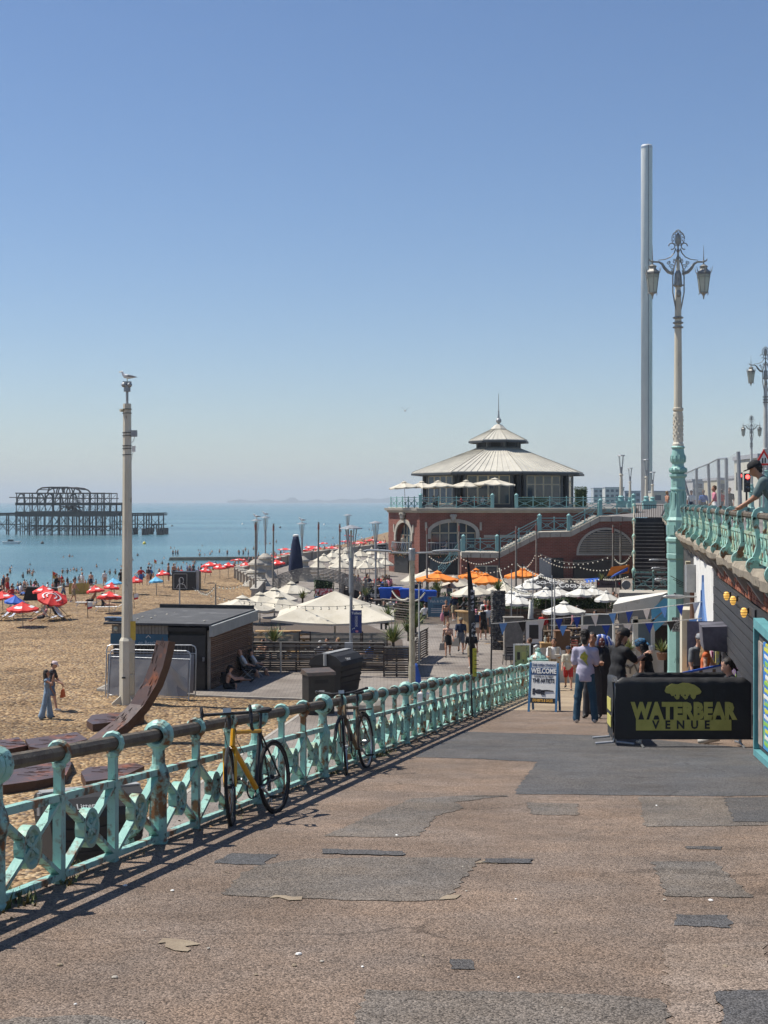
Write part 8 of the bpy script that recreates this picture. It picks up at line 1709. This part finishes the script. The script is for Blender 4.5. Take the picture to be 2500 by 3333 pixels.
seats=[((868,68.0),0,'sit',(skin_t,skin_t,c_red,wsh),'bare-backed man in red shorts at the pine bench'),((853,64.9),150,'sit',(skin_t,skin_t,c_black,wsh),'sunbathing woman behind the slatted fence by the kiosk'),((1042,64.3),0,'sit',(skin_l,c_white,c_char,wsh),'grey-haired man in white shirt with his back to us behind the fence'),((1066,65.6),170,'sit2',(skin_t,c_grey,c_char,wsh),'man in sunglasses and grey shirt facing us behind the fence'),((1097,65.5),100,'sit',(skin_l,c_char,c_char,wsh),'blond person in dark top right of the man in sunglasses'),((1206,64.4),60,'sit',(skin_l,c_blue,c_navy,wsh),'long-haired woman in blue top behind the fence'),((922,68.4),20,'sit',(skin_l,c_char,c_char,wsh),'dark-haired person low at the short pine table'),((1275,93.5),170,'sit2',(skin_l,c_white,c_char,wsh),'man in white at the dark bar fence'),((1300,93.8),200,'sit',(skin_t,c_pink,c_char,wsh),'person in pink at the dark bar fence'),((1312,92),60,'sit2',(skin_t,skin_t,c_navy,wsh),'bare-chested man leaning at the dark bar fence'),((1256,84),20,'sit',(skin_l,c_red,c_char,wsh),'person in a red vest sitting right of the large parasol'),((1382,88),40,'sit',(skin_l,c_white,c_char,wsh),'person in white sitting beside the fish and chips board'),((1455,97),150,'sit',(skin_l,c_navy,c_char,wsh),'dark-haired person sitting under the orange parasol'),((1443,94.5),30,'sit',(skin_l,c_pink,c_char,wsh),'person in pink low behind the fish and chips board'),((1590,88),100,'sit2',(skin_t,skin_t,c_navy,wsh),'bare-chested man under the wide cream parasol'),((1578,84.5),180,'stand',(skin_l,c_white,c_char,wsh),'barman in white behind the curved bar'),((1590,84.2),170,'stand',(skin_t,c_red,c_char,wsh),'barman in red behind the curved bar'),((1672,72.5),160,'sit',(skin_l,c_white,c_char,wsh),'grey-haired person in white at the table beside the pillar'),((1688,73),200,'sit2',(skin_l,c_cream,c_char,wsh),'blond person in cream at the table beside the pillar'),((1758,66),70,'sit2',(skin_l,c_white,c_char,wsh),'person in white shirt bending over behind the black framed board'),((1780,84),60,'sit',(skin_t,skin_t,c_char,wsh),'bare-armed person under the flagged white parasol'),((1935,82),80,'sit',(skin_l,c_black,c_char,wsh),'person in black sitting against the plank wall'),((1888,63.0),10,'sit',(skin_l,c_navy,c_char,wsh),'person in dark checked shirt sitting near the brown cabinet'),((2008,90),180,'stand',(skin_l,c_ltdenim,c_denim,wsh),'person in pale denim standing by the strawberry stall'),((1998,92),150,'stand',(skin_t,skin_t,c_char,wsh),'bare-shouldered person at the strawberry stall'),((1172,100),90,'sit',(skin_l,c_cream,c_char,wsh),'person in cream near the end of the timber shelter'),((1195,101),200,'sit',(skin_l,c_black,c_char,wsh),'person in black beside the timber shelter end post'),((1035,99),20,'sit',(skin_l,c_denim,c_char,wsh),'person in blue sitting under the timber shelter'),((1072,99.5),160,'sit',(skin_t,c_pink,c_char,wsh),'person in pink sitting under the timber shelter'),((1250,90),170,'sit',(skin_l,c_char,c_char,wsh),'person in dark clothes at the left end of the dark bar fence')]
for((px,d),fc,ps,cl,lb)in seats:crowd(lb,(gx(px,d),d,LOW),fc,ps,cl,variant='long' if 'woman' in lb or 'long' in lb else '',hairm=hair_bl if 'blond' in lb else(hair_g if 'grey-haired' in lb else hair_d))
for i in range(22):
 px=1120+150*rng.random();d=rng.uniform(113,124);crowd('diner seated in the shade of the packed cream parasols',(gx(px,d),d,LOW),rng.uniform(0,360),rng.choice(['sit','sit2','sit']),(rng.choice(SK),rng.choice(CL_),c_char,wsh),group='diners on the far terrace')
for i in range(9):px=1310+300*rng.random();d=150.4+rng.random()*2;crowd('drinker on the hall roof terrace behind the railing',(gx(px,d),d,TF),rng.uniform(90,270),rng.choice(['sit','sit2']),(rng.choice(SK),rng.choice(CL_),c_char,wsh),group='drinkers on the hall terrace')
crowd('fair person standing on the left balcony of the hall',(gx(1313,151.2),151.2,-5.35),180,'stand',(skin_l,c_cream,c_denim,wsh),hairm=hair_bl);crowd('person lounging on the right balcony of the hall',(gx(1452,148),147.7,-5.4),100,'sit',(skin_l,c_cream,c_denim,wsh))
for(px,d,fc,ps,cl,lb)in((2327,62,90,'walk',(skin_t,c_pink,c_white,wsh),'bare-shouldered person behind the mesh fence on the upper promenade'),(2170,96,-70,'walk',(skin_t,skin_t,c_grey,wsh),'bare-armed man leaning left of the lamp column on the promenade'),(2375,75,150,'stand',(skin_l,c_black,c_char,wsh),'person in black near the traffic lights'),(2350,80,30,'walk2',(skin_l,c_red,c_char,wsh),'person in red far behind the mesh fence'),(2250,90,180,'walk',(skin_l,c_white,c_navy,wsh),'person in white behind the leaning fence posts'),(2290,85,160,'walk2',(skin_d,c_blue,c_char,wsh),'person in blue behind the mesh fence')):crowd(lb,(gx(px,d),d,UP),fc,ps,cl)
for i,(px,d,L,lb)in enumerate(((1300,100,2.0,'dark picnic table behind the bar fence'),(1350,103,2.0,'dark picnic table near the blue storage bins'),(1440,99,1.8,'dark picnic table under the leftmost orange parasol'),(1560,97,1.8,'dark picnic table under the orange parasol by the flag'),(1610,101,1.8,'dark picnic table behind the wide cream parasol'),(1690,100,1.8,'dark picnic table under the right orange parasol'),(1800,97,1.8,'dark picnic table between the black parasols'),(1880,96,1.8,'dark picnic table under the right black parasol'),(1730,80,1.6,'dark picnic table behind the furled white parasol'))):long_bench(lb,(gx(px,d),d,LOW),L,R(15),wood_dark)
for i,(px,d,w,h_,lb)in enumerate(((1500,99,2.6,1.2,'dark leafy hedge behind the wide cream parasols'),(1330,92,1.8,1.0,'low leafy hedge along the dark bar fence'),(1640,96,2.6,1.3,'leafy hedge behind the pillar parasols'),(1850,100,3.4,1.5,'leafy hedge behind the black parasols'),(1690,86.5,1.6,1.2,'leafy planter behind the small white parasol'))):hedge('planter_hedge',lb,(gx(px,d),d,LOW),(w,.7,h_),420)
for(px,y,hf,d,lb)in((1720,1890,46,92,'white parasol between the right orange and left black ones'),(1820,1912,44,88,'white parasol between the two black ones'),(1975,1925,40,82,'white parasol beside the strawberry sign')):px_parasol(lb,px,y,hf,d,drop=.42,cm=canvasw,n=8,key='white8',group='white bar parasols')
for(px,y,hf,d,lb)in((1480,1876,52,103,'cream parasol between the two left orange ones'),(1340,1866,40,112,'cream parasol behind the blue storage bins')):px_parasol(lb,px,y,hf,d,drop=.6,cm=canvas,n=6,key='cream6b',group='wide cream parasols')
for i in range(26):
 px=rng.choice([rng.uniform(1290,1480),rng.uniform(1480,1700),rng.uniform(1700,1960)]);d=rng.uniform(92,106)if px<1700 else rng.uniform(74,98);crowd('drinker seated among the bar parasols',(gx(px,d),d,LOW),rng.uniform(0,360),rng.choice(['sit','sit2','sit','stand']),(rng.choice(SK),rng.choice(CL_),rng.choice([c_char,c_navy,c_khaki]),wsh),group='drinkers in the bar yards')
for i,(px,d,fc,cl,lb)in enumerate(((1402,96,200,(skin_l,c_red,c_white,wsh),'walker in red near the fish and chips board'),(1478,90,10,(skin_l,c_navy,c_khaki,wsh),'walker in navy beyond the bikini walker'),(1420,108,170,(skin_t,c_white,c_denim,wsh),'walker in white far along the promenade'),(1365,112,20,(skin_l,c_black,c_grey,wsh),'walker in black far along the promenade'),(1345,118,190,(skin_l,c_pink,c_white,wsh),'walker in pink far along the promenade'))):crowd(lb,(gx(px,d),d,LOW),fc,'walk',cl,trousers='short')
# beach life
def ray_beach(px,py,h=0.0):
 ds=np.arange(60,620,.5);zz=-(py-1632)/F*ds;g=beach_z((px-1250)/F*ds,ds)+h
 k=np.argmax(zz<=np.maximum(g,SEA));d=float(ds[k])if zz[k]<=max(g[k],SEA)else 200.0
 return Vector((gx(px,d),d,float(bz(gx(px,d),d))))
redstripe=[redc,mat('white_band_canvas',(.75,.74,.72),rough=.8)]
bandf=lambda j,k,n:(j==2 and k%2==0)
BP=[(75,1962,46,'pale red sun parasol leaning left of the big striped one',None),(355,1926,38,'red sun parasol over the two sunbathers on loungers',None),(145,1908,32,'red sun parasol behind the black windbreak',None),(316,1907,26,'red sun parasol right of the yellow windbreak',None),(10,1926,36,'red sun parasol at the left edge of the beach',None),(44,1940,30,'blue sun parasol left of the pale red one',bluec),(360,1897,24,'low red sun parasol near the waterline left of the mast',None),(440,1876,22,'red sun parasol just right of the mast',None),(373,1884,24,'pale blue sun tent parasol left of the mast',skybluec),(510,1878,22,'pale blue sun parasol near the yellow and red flag',skybluec),(534,1856,20,'red sun parasol left of the black cube',None),(586,1856,22,'red sun parasol behind the black cube',None),(666,1846,18,'low red sun parasol right of the black cube',None),(686,1829,26,'broad red sun parasol left in the middle row',None),(716,1835,20,'red sun parasol second in the middle row',None),(743,1831,20,'red sun parasol third in the middle row',None),(777,1818,24,'tall red sun parasol by the white ringed column',None),(801,1829,18,'small red sun parasol beside the tall one',None)]
FAR=[(893,1808,22),(929,1784,24),(934,1800,20),(1006,1787,26),(1018,1777,24),(1052,1765,14),(1081,1778,20),(1132,1759,22),(1168,1763,24),(1209,1755,20),(1135,1741,14),(1240,1762,16),(905,1822,20),(1225,1775,18)]
for(px,y,hf,lb,mt)in BP:
 p=ray_beach(px,y,1.5);parasol(lb,p,hf/F*p.y*1.12,1.55,.40,8,redstripe if mt is None else mt,key='beachred' if mt is None else None,rz=rng.uniform(0,1),tilt=(rng.uniform(-.12,.12),rng.uniform(-.12,.12)),group='red beach parasols',base=False,stripes=bandf if mt is None else None,vent=False)
for(px,y,hf)in FAR:
 p=ray_beach(px,y,1.7);parasol('small red parasol in the far beach crowd behind the lantern posts',p,max(.9,min(2.4,hf/F*p.y*1.2)),1.75,.42,8,redstripe,key='beachred',rz=rng.uniform(0,1),tilt=(rng.uniform(-.15,.15),rng.uniform(-.15,.15)),group='far red beach parasols',base=False,stripes=bandf,vent=False)
p=ray_beach(160,2015,0);o=thing('parasol','big tilted red sun parasol with white curved bands by the deckchairs','parasol',p);o.rotation_euler=(R(22),R(14),0)
parasol_parts(o,1.0,8,2.0,.4,redc,vent=False,ribs=True)
def dome(x,y):r_=min(1,math.hypot(x,y));return 2.0-.4*r_**.92+.02
for k,(sc_,w)in enumerate(((.62,.11),(.34,.09))):
 b=MB();N=24;inner,outer=[],[]
 for i in range(N+1):
  t=-2.4+4.8*i/N;hx,hy=.95*math.sin(t),.62*math.cos(t)+.28*abs(math.sin(t))-.15
  for lst,s in((inner,sc_-w/2),(outer,sc_+w/2)):lst.append((hx*s,-(.1-hy*s)-.2,dome(hx*s,-(.1-hy*s)-.2)))
 b.add(inner+outer,[(i,i+1,N+2+i,N+1+i)for i in range(N)]);b.build('white_band',redstripe[1],o)
stripe=bpy.data.materials.new('deck_stripe');stripe.use_nodes=True;t=stripe.node_tree;pb_=t.nodes['Principled BSDF'];wv=t.nodes.new('ShaderNodeTexWave');wv.inputs['Scale'].default_value=3.2;wv.bands_direction='X';tcn=t.nodes.new('ShaderNodeTexCoord');t.links.new(tcn.outputs['Object'],wv.inputs[0]);cr=t.nodes.new('ShaderNodeValToRGB');cr.color_ramp.interpolation='CONSTANT';cr.color_ramp.elements[0].color=(.03,.07,.2,1);cr.color_ramp.elements[1].color=(.72,.73,.74,1);cr.color_ramp.elements[1].position=.45;t.links.new(wv.outputs['Fac'],cr.inputs[0]);t.links.new(cr.outputs[0],pb_.inputs['Base Color']);pb_.inputs['Roughness'].default_value=.85
def deckchair(label,px,py,rz):
 o=thing('deckchair',label,'deckchair',ray_beach(px,py),rz,'striped deckchairs');b=MB()
 pts=[(-.62,.92),(-.4,.56),(-.2,.34),(.02,.26),(.22,.3),(.4,.36)]
 for(y0,z0),(y1,z1)in zip(pts,pts[1:]):b.add([(-.27,y0,z0),(.27,y0,z0),(.27,y1,z1),(-.27,y1,z1)],[(0,1,2,3)])
 b.build('canvas_sling',stripe,o)
 for s in(-1,1):
  b=MB();b.bar((s*.3,-.64,.95),(s*.3,.5,0.02),.03,.05,up=(1,0,0));b.build('long_rail',wood_pine,o);b=MB();b.bar((s*.33,.42,.38),(s*.33,-.5,0.02),.03,.05,up=(1,0,0));b.build('cross_rail',wood_pine,o)
 b=MB();b.tube([(-.31,-.63,.94),(.31,-.63,.94)],.02,6);b.tube([(-.33,.4,.37),(.33,.4,.37)],.02,6);b.build('cross_bars',wood_pine,o);return o
deckchair('striped deckchair at the left edge of the beach',8,2020,R(120));deckchair('second striped deckchair from the left edge',30,2022,R(118));deckchair('striped deckchair lying low beside the pale red parasol',62,2006,R(60));deckchair('striped deckchair under the big tilted red parasol',128,2008,R(70));deckchair('striped deckchair with a sunbather in the parasol shade',165,2024,R(-60));deckchair('striped deckchair on the right, side-on to us',208,2022,R(-105))
def lounger(label,px,py,rz):
 o=thing('sun_lounger',label,'sun lounger',ray_beach(px,py),rz,'white sun loungers')
 for k in range(7):b=MB();b.box((-.75+k*.22,0,.32),(.19,.58,.03));b.build('slat',white,o)
 b=MB();b.box((1.05,0,.52),(.75,.58,.04),ry=R(-35));b.build('backrest',white,o)
 for x in(-.7,.55):
  for s in(-1,1):b=MB();b.bar((x-.12,s*.26,0),(x+.1,s*.26,.32),.04,.05);b.build('leg',white,o)
 return o
lounger('white sun lounger carrying the woman in black swimsuit',350,1990,R(8));lounger('white sun lounger behind, carrying a reclining man',285,1975,R(5))
pw=ray_beach(336,1986);person('woman in black swimsuit sitting on the sun lounger',(pw.x,pw.y,pw.z),-95,dict(SIT,hip=.42,legL=(92,6,10),legR=(95,6,4),flatfoot=False),(skin_l,c_black,c_black,skin_l),1.68,'short',hair_b,h=.032,sleeve='none',trousers='mini',build=1.15)
pw=ray_beach(300,1972);person('man with raised knee reclining on the further sun lounger',(pw.x,pw.y,pw.z),90,dict(LOUNGE,hip=.42,legL=(95,6,85),flatfoot=False),(skin_t,skin_t,c_black,skin_t),1.75,'short',hair_d,'cap',c_black,h=.034,trousers='short')
pw=ray_beach(140,2022);person('sunbather stretched in the deckchair under the tilted red parasol',(pw.x,pw.y,pw.z),100,dict(LOUNGE,hip=.3,legL=(85,6,20),legR=(85,6,30),flatfoot=False),(skin_t,c_pink,c_char,skin_t),1.72,'short',hair_d,h=.034,trousers='short')
pw=ray_beach(184,2018);person('person in dark clothes in the deckchair beside the sunbather',(pw.x,pw.y,pw.z),-60,dict(LOUNGE,hip=.35,flatfoot=False),(skin_d,c_char,c_black,blksh),1.75,'short',hair_d,h=.034)
SP=[(182,1858,1948,'walk','man in black vest walking past the black windbreak',(skin_l,c_black,c_char,wsh),-95),(206,1888,1954,'walk2','person in grey-green t-shirt carrying an orange bag',(skin_l,c_green,c_denim,wsh),-95),(240,1885,1963,'walk','man in khaki shorts with a black backpack walking right',(skin_l,skin_l,c_khaki,wsh),-95),(268,1881,1920,'stand','woman in straw hat standing behind the yellow windbreak',(skin_l,c_white,c_cream,wsh),160),(296,1892,1918,'stand','bare-backed man by the waterline right of the windbreak',(skin_l,skin_l,c_navy,skin_l),0),(341,1877,1912,'stand','person in white hat standing near the water',(skin_l,c_white,skin_l,skin_l),20),(394,1854,1912,'stand','man in black t-shirt and shorts just left of the mast',(skin_l,c_black,c_black,wsh),30),(459,1847,1906,'hips','person in red t-shirt and blue shorts with hands on hips',(skin_l,c_red,c_blue,wsh),10),(482,1845,1904,'stand','person in dark top beside the one in red',(skin_l,c_char,skin_l,wsh),-30),(491,1846,1903,'walk','person with a blue backpack beside the red and yellow flag',(skin_l,c_blue,c_char,wsh),60),(549,1834,1892,'stand','bare-chested man left of the black cube',(skin_t,skin_t,c_navy,wsh),80),(566,1836,1890,'armup','bare-chested man shading his eyes behind the black cube',(skin_t,skin_t,c_char,wsh),40),(618,1831,1870,'stand','tanned man standing behind the black cube',(skin_t,skin_t,c_navy,wsh),10),(630,1829,1870,'stand','tanned woman beside the man behind the black cube',(skin_t,c_black,c_black,skin_t),350),(655,1835,1868,'walk','dark figure walking right of the black cube',(skin_d,c_char,c_char,wsh),-90)]
for(px,yt,yf,ps,lb,cl,fc)in SP:
 p=ray_beach(px,yf);H=min(1.9,max(1.5,(yf-yt)/F*p.y));crowd(lb,p,fc,ps,cl,H,trousers='short',**({'sleeve':'none'}if cl[1]in(skin_l,skin_t)else{}))
nn=0
for i in range(150):
 px=rng.uniform(-10,1290);base=1925-(px/1290)**.9*178 if px<900 else 1822-(px-900)/390*66;py=base+rng.uniform(-2,34 if px>500 else 30)
 p=ray_beach(px,py);s_=float(shore_s(np.array(p.x),np.array(p.y)))
 if s_<1.5 or p.y<96:continue
 sk_=rng.choice(SK);top=rng.choice([sk_,sk_,rng.choice(CL_)]);ps=rng.choice(['floor','floor','lie','lie','stand','floor','walk'])
 crowd('sunbather in the crowd between the red parasols near the water' if px<880 else 'tiny sunbather in the far crowd on the beach left of the hall',p,rng.uniform(0,360),ps,(sk_,top,rng.choice([c_black,c_navy,c_red,c_blue,c_grey]),sk_),rng.uniform(1.55,1.85),group='sunbathers near the parasols' if px<880 else 'far beach crowd',trousers='short',h=.045);nn+=1
fig=MB();cols_=[skin_l,skin_t,skin_d,c_black,c_navy,c_red,c_white,c_blue,c_pink,hair_d]
for i in range(620):
 px=rng.uniform(-20,1290);base=1918-px*.118 if px<900 else 1812-(px-900)*.175;py=base+rng.uniform(-3,22)if px<900 else base+rng.uniform(-3,34)
 p=ray_beach(px,py);s_=float(shore_s(np.array(p.x),np.array(p.y)))
 if s_<1 or p.y<112 or(p.x>-13.5 and 104<p.y<240):continue
 a=rng.uniform(0,6.3);dx,dy=math.cos(a),math.sin(a);sk_=rng.randrange(3);c_=rng.choice([sk_,3,4,5,6,7,8,sk_]);k=rng.random();V=lambda f_,z:p+Vector((dx*f_,dy*f_,z))
 if k<.5:fig.tube([V(0,.1),V(-.05,.35),V(-.1,.6),V(-.08,.68)],[.16,.15,.17,.06],6,mi=c_);fig.ball(V(-.06,.8),(.1,.1,.12),6,4,mi=sk_);fig.ball(V(-.09,.84),(.1,.1,.1),5,4,mi=9);fig.tube([V(0,.12),V(.4,.4),V(.75,.08)],[.09,.07,.05],5,mi=sk_)
 elif k<.75:fig.tube([V(-.8,.12),V(-.4,.16),V(0,.14),V(.5,.1),V(.9,.08)],[.1,.17,.15,.09,.05],6,mi=rng.choice([sk_,c_]));fig.ball(V(-.95,.14),(.12,.12,.11),6,4,mi=9)
 else:
  q=Vector((-dy,dx,0))*.1
  for s in(-1,1):fig.tube([p+q*s,p+q*s*.9+Vector((0,0,.45)),p+q*s*.8+Vector((0,0,.85))],[.05,.06,.09],5,mi=sk_)
  fig.tube([V(0,.8),V(0,1.1),V(0,1.4),V(0,1.48)],[.16,.14,.18,.06],6,mi=c_);fig.ball(V(0,1.6),(.09,.1,.12),6,4,mi=9 if k>.85 else sk_)
  for s in(-1,1):fig.tube([p+q*s*1.9+Vector((0,0,1.38)),p+q*s*2.3+Vector((0,0,1.05)),p+q*s*2.1+Vector((0,0,.8))],[.05,.04,.035],4,mi=sk_)
o=fig.build('beach_crowd',cols_,smooth=True);tag(o,'dense crowd of sunbathers packed along the waterline',kind='stuff')
tb=MB();tb.box((0,0,.02),(.9,1.9,.03));tmes=[tb.mesh('beach_towel',m_)for m_ in(c_blue,c_pink,c_white,c_orange,c_red,c_ltdenim)]
for i in range(34):
 px=rng.uniform(0,1200);py=1930-px*.135+rng.uniform(-4,26);p=ray_beach(px,py)
 if p.y<100 or float(shore_s(np.array(p.x),np.array(p.y)))<2:continue
 o=obj('beach_towel',tmes[i%6],None,p+Vector((0,0,.05)),rng.uniform(0,3));tag(o,['blue','pink','white','orange','red','pale denim blue'][i%6]+' beach towel laid out among the sunbathers','towel','towels on the shingle')
def swim_mesh(up_):
 b=MB();b.tube([(0,0,-.5),(0,0,.0+up_),(0,0,.16+up_),(0,.0,.24+up_),(0,0,.3+up_)],[.16,.2,.17,.07,.06],8);b.ball((0,0,.42+up_),(.1,.11,.13),8,6)
 for s in(-1,1):b.tube([(s*.18,0,.12+up_),(s*.3,.1,-.02+up_),(s*.4,.3,-.1+up_*.5)],[.06,.05,.035],5)
 return b
sw=[swim_mesh(u_).mesh('swimmer',skin_t,True)for u_ in(-.05,.25,.55)];swh=[]
for u_ in(-.05,.25,.55):b=MB();b.ball((0,-.02,.46+u_),(.11,.12,.11),7,5);swh.append(b.mesh('hair',hair_d,True))
SWP=[(90,695),(75,712),(80,740),(178,775),(213,745),(258,735),(250,760),(228,740),(28,795),(15,855),(45,855),(138,850),(155,855),(180,860),(200,850),(190,845),(275,828),(483,740),(520,740),(545,722),(570,716),(592,725),(630,720),(232,675),(490,617),(537,613),(559,614),(745,692),(905,638),(848,748),(890,745),(1020,640),(1062,605),(1265,625),(1317,548),(1345,548),(1530,565),(1545,570),(1560,530),(1415,660),(1440,668),(1580,600),(1620,595),(1635,578),(1150,675),(1172,685),(935,690),(1252,668),(150,890),(170,892)]
for i,(x,y)in enumerate(SWP):
 px,py=.422*x,1550+.4219*y+4;d=15.0*F/(py-1632);k=2 if y>735 else rng.choice([0,1])
 o=obj('swimmer',sw[k],None,(gx(px,d),d,SEA),rng.uniform(0,6));o.material_slots[0].link='OBJECT';o.material_slots[0].material=rng.choice(SK);obj('hair',swh[k],o)
 tag(o,'bather standing waist deep close to the beach' if k==2 else 'small head and shoulders of a swimmer out in the sea','person','bathers wading by the beach' if k==2 else 'swimmers in the sea')
for i in range(26):
 px=rng.uniform(620,1230);lim=1845-(px-620)*.16;py=rng.uniform(lim-42,lim-6);d=15.0*F/(py-1632);k=rng.choice([0,1,2])
 if float(shore_s(np.array(gx(px,d)),np.array(d)))>-1:continue
 o=obj('swimmer',sw[k],None,(gx(px,d),d,SEA),rng.uniform(0,6));obj('hair',swh[k],o);tag(o,'tiny swimmer in the sea beyond the stone groyne','person','swimmers beyond the groyne')
g0,g1=at(548,1819,362),at(875,1812,372);o=thing('groyne','low dark stone groyne running out into the sea','groyne',(g0.x,g0.y,SEA));b=MB();L=(g1-g0).length;b.add([(0,-2,-1),(L,-2,-1),(L,2,-1),(0,2,-1),(.5,-1.4,.75),(L,-1.4,.95),(L,1.4,.95),(.5,1.4,.75)],[(0,1,5,4),(1,2,6,5),(2,3,7,6),(3,0,4,7),(4,5,6,7)]);b.build('mass',mat('groyne_stone',(.05,.055,.045),(.09,.09,.075),.6,.9,.4,2),o)
for i,(px,lb)in enumerate(((563,'leftmost of three people standing at the end of the groyne'),(572,'middle of three people standing at the end of the groyne'),(579,'rightmost of three people standing at the end of the groyne'),(740,'person walking along the groyne, left of the next two'),(778,'person walking along the groyne by its shore end'),(792,'person with arms up at the shore end of the groyne'),(808,'person standing alone at the landward end of the groyne'))):
 d=364;x=gx(px,d);crowd(lb,(x,d,SEA+.85),rng.uniform(0,360),['stand','walk','armup'][i%3],(skin_t,skin_t,c_navy,skin_t),1.75,sleeve='none',trousers='short',h=.045)
for i,(px,py,mt,lb)in enumerate(((138,1770,blackm,'dark buoy floating left of the mast below the pier'),(470,1771,mat('buoy_yellow',(.6,.5,.05),rough=.5),'yellow buoy floating right of the mast'),(560,1713,blackm,'far dark buoy right of the pier end'),(789,1707,white,'white buoy behind the leftmost lantern post'),(912,1718,blackm,'dark buoy left of the furled navy parasol'),(1055,1709,white,'white buoy right of the weathered poles'))):
 d=15*F/(py-1632);b=MB();b.lathe([(.3,-.3),(.6,0),(.55,.45),(.25,.8),(.08,1.0)],10);o=b.build('buoy',mt,None,(gx(px,d),d,SEA));tag(o,lb,'buoy')
d=500;o=thing('motor_boat','small white boat beside the pier walkway at the left edge','boat',(gx(38,d),d,SEA));b=MB();b.prism([(-3.2,.9),(-2.6,.0),(2.4,0),(3.4,1.0)],-.9,.9,'y');b.build('hull',white,o);b=MB();b.box((-.3,0,1.25),(2.0,1.2,.7));b.build('cabin',glass_dark,o)
p=ray_beach(135,1955);o=thing('black_windbreak','long black canvas windbreak in front of the red parasols','windbreak',p,R(6));b=MB();b.add([(-1.4,0,0),(1.2,.3,0),(1.15,.3,.9),(-1.1,0,1.05),(-1.2,1.2,1.0),(1.1,1.4,.85)],[(0,1,2,3),(3,2,5,4)]);b.build('canvas',blackfab,o);b=MB();b.tube([(-1.35,0,1.12),(1.2,.3,.94)],.03,6);b.build('rail',greymetal,o)
p=ray_beach(255,1936);o=thing('yellow_windbreak','yellow striped canvas windbreak on sticks','windbreak',p,R(14));yl_=mat('windbreak_yellow',(.5,.36,.10),(.42,.29,.07),2,.8)
for k in range(4):b=MB();b.add([(-.75+.4*k,.05*(k%2),.05),(-.35+.4*k,.05*((k+1)%2),.05),(-.35+.4*k,.05*((k+1)%2),.95),(-.75+.4*k,.05*(k%2),.95)],[(0,1,2,3)]);b.build('panel',yl_,o)
for k in range(5):b=MB();b.tube([(-.75+.4*k,.03,-.2),(-.75+.4*k,.03,1.1)],.015,5);b.build('stick',wood_pine,o)
for(px,yt,yb,lb)in((172,1858,1925,'red and yellow beach flag left of the black-vested man'),(502,1820,1885,'red and yellow beach flag right of the mast')):
 p=ray_beach(px,yb);h=(yb-yt)/F*p.y;o=thing('beach_flag',lb,'flag',p);b=MB();b.tube([(0,0,0),(0,0,h)],.03,6);b.build('pole',wood_pine,o)
 for k,mt in enumerate((redc,yl_)):b=MB();b.add([(0.0,0,h-.05-.3*k),(.42,.1,h-.28-.3*k),(.38,.1,h-.62-.3*k),(0,0,h-.35-.3*k)],[(0,1,2,3)]);b.build('cloth',mt,o)
p=ray_beach(598,1921);o=thing('black_cube_hoarding','black cube hoarding with a white drawn portrait on the shingle','hoarding',p,R(-6));s=78/F*p.y
b=MB();b.box((0,s/2,s*.38),(s,s,s*.76));b.build('box',blackm,o);b=MB();f=-.02
for(x0,z0,w_,h_)in((-.42*s,.06*s,.56*s,.62*s),):b.tube([(x0,f,z0),(x0+w_,f,z0),(x0+w_,f,z0+h_),(x0,f,z0+h_)],.02,4,closed=True)
b.build('white_border',white,o);b=MB();b.tube([(-.1*s+.1*s*math.cos(t),f,.4*s+.14*s*math.sin(t))for t in[i*.5 for i in range(13)]],.03,4);b.tube([(-.3*s,f,.1*s),(-.22*s,f,.25*s),(-.1*s,f,.27*s),(.04*s,f,.22*s),(.1*s,f,.1*s)],.03,4);b.build('portrait_lines',white,o)
b=MB();b.box((.55*s,.2,s*.4),(.3,.05,s*.9));b.build('pale_side_sheet',pm2,o)
for(px,py,lb)in((286,2015,'wooden stake with a small red and white notice on the shingle'),(437,1980,'leaning wooden stake with a white notice beside the mast')):
 p=ray_beach(px,py);o=thing('notice_stake',lb,'sign',p);b=MB();b.tube([(0,0,0),(-.05,0,1.15)],.025,6);b.build('stake',wood,o);b=MB();b.box((.14,0,.9),(.34,.02,.3),ry=R(-15));b.build('plate',white,o);b=MB();b.box((.14,-.013,.7),(.3,.02,.12),ry=R(-15));b.build('red_strip',redc,o)
 # sea haze: one even box of air round everything
b=MB();b.box((0,11900,85),(48400,24800,204))
hz=b.build('haze',None);hz.data.materials.clear()
m=bpy.data.materials.new('haze_air');m.use_nodes=True;t=m.node_tree;t.nodes.clear()
pv=t.nodes.new('ShaderNodeVolumePrincipled');pv.inputs['Color'].default_value=(.83,.93,1.0,1);pv.inputs['Density'].default_value=1.3e-4;pv.inputs['Anisotropy'].default_value=0.0
mo=t.nodes.new('ShaderNodeOutputMaterial');t.links.new(pv.outputs[0],mo.inputs['Volume']);hz.data.materials.append(m)
hz['kind']='stuff';hz['label']='thin pale blue sea haze filling the distance'
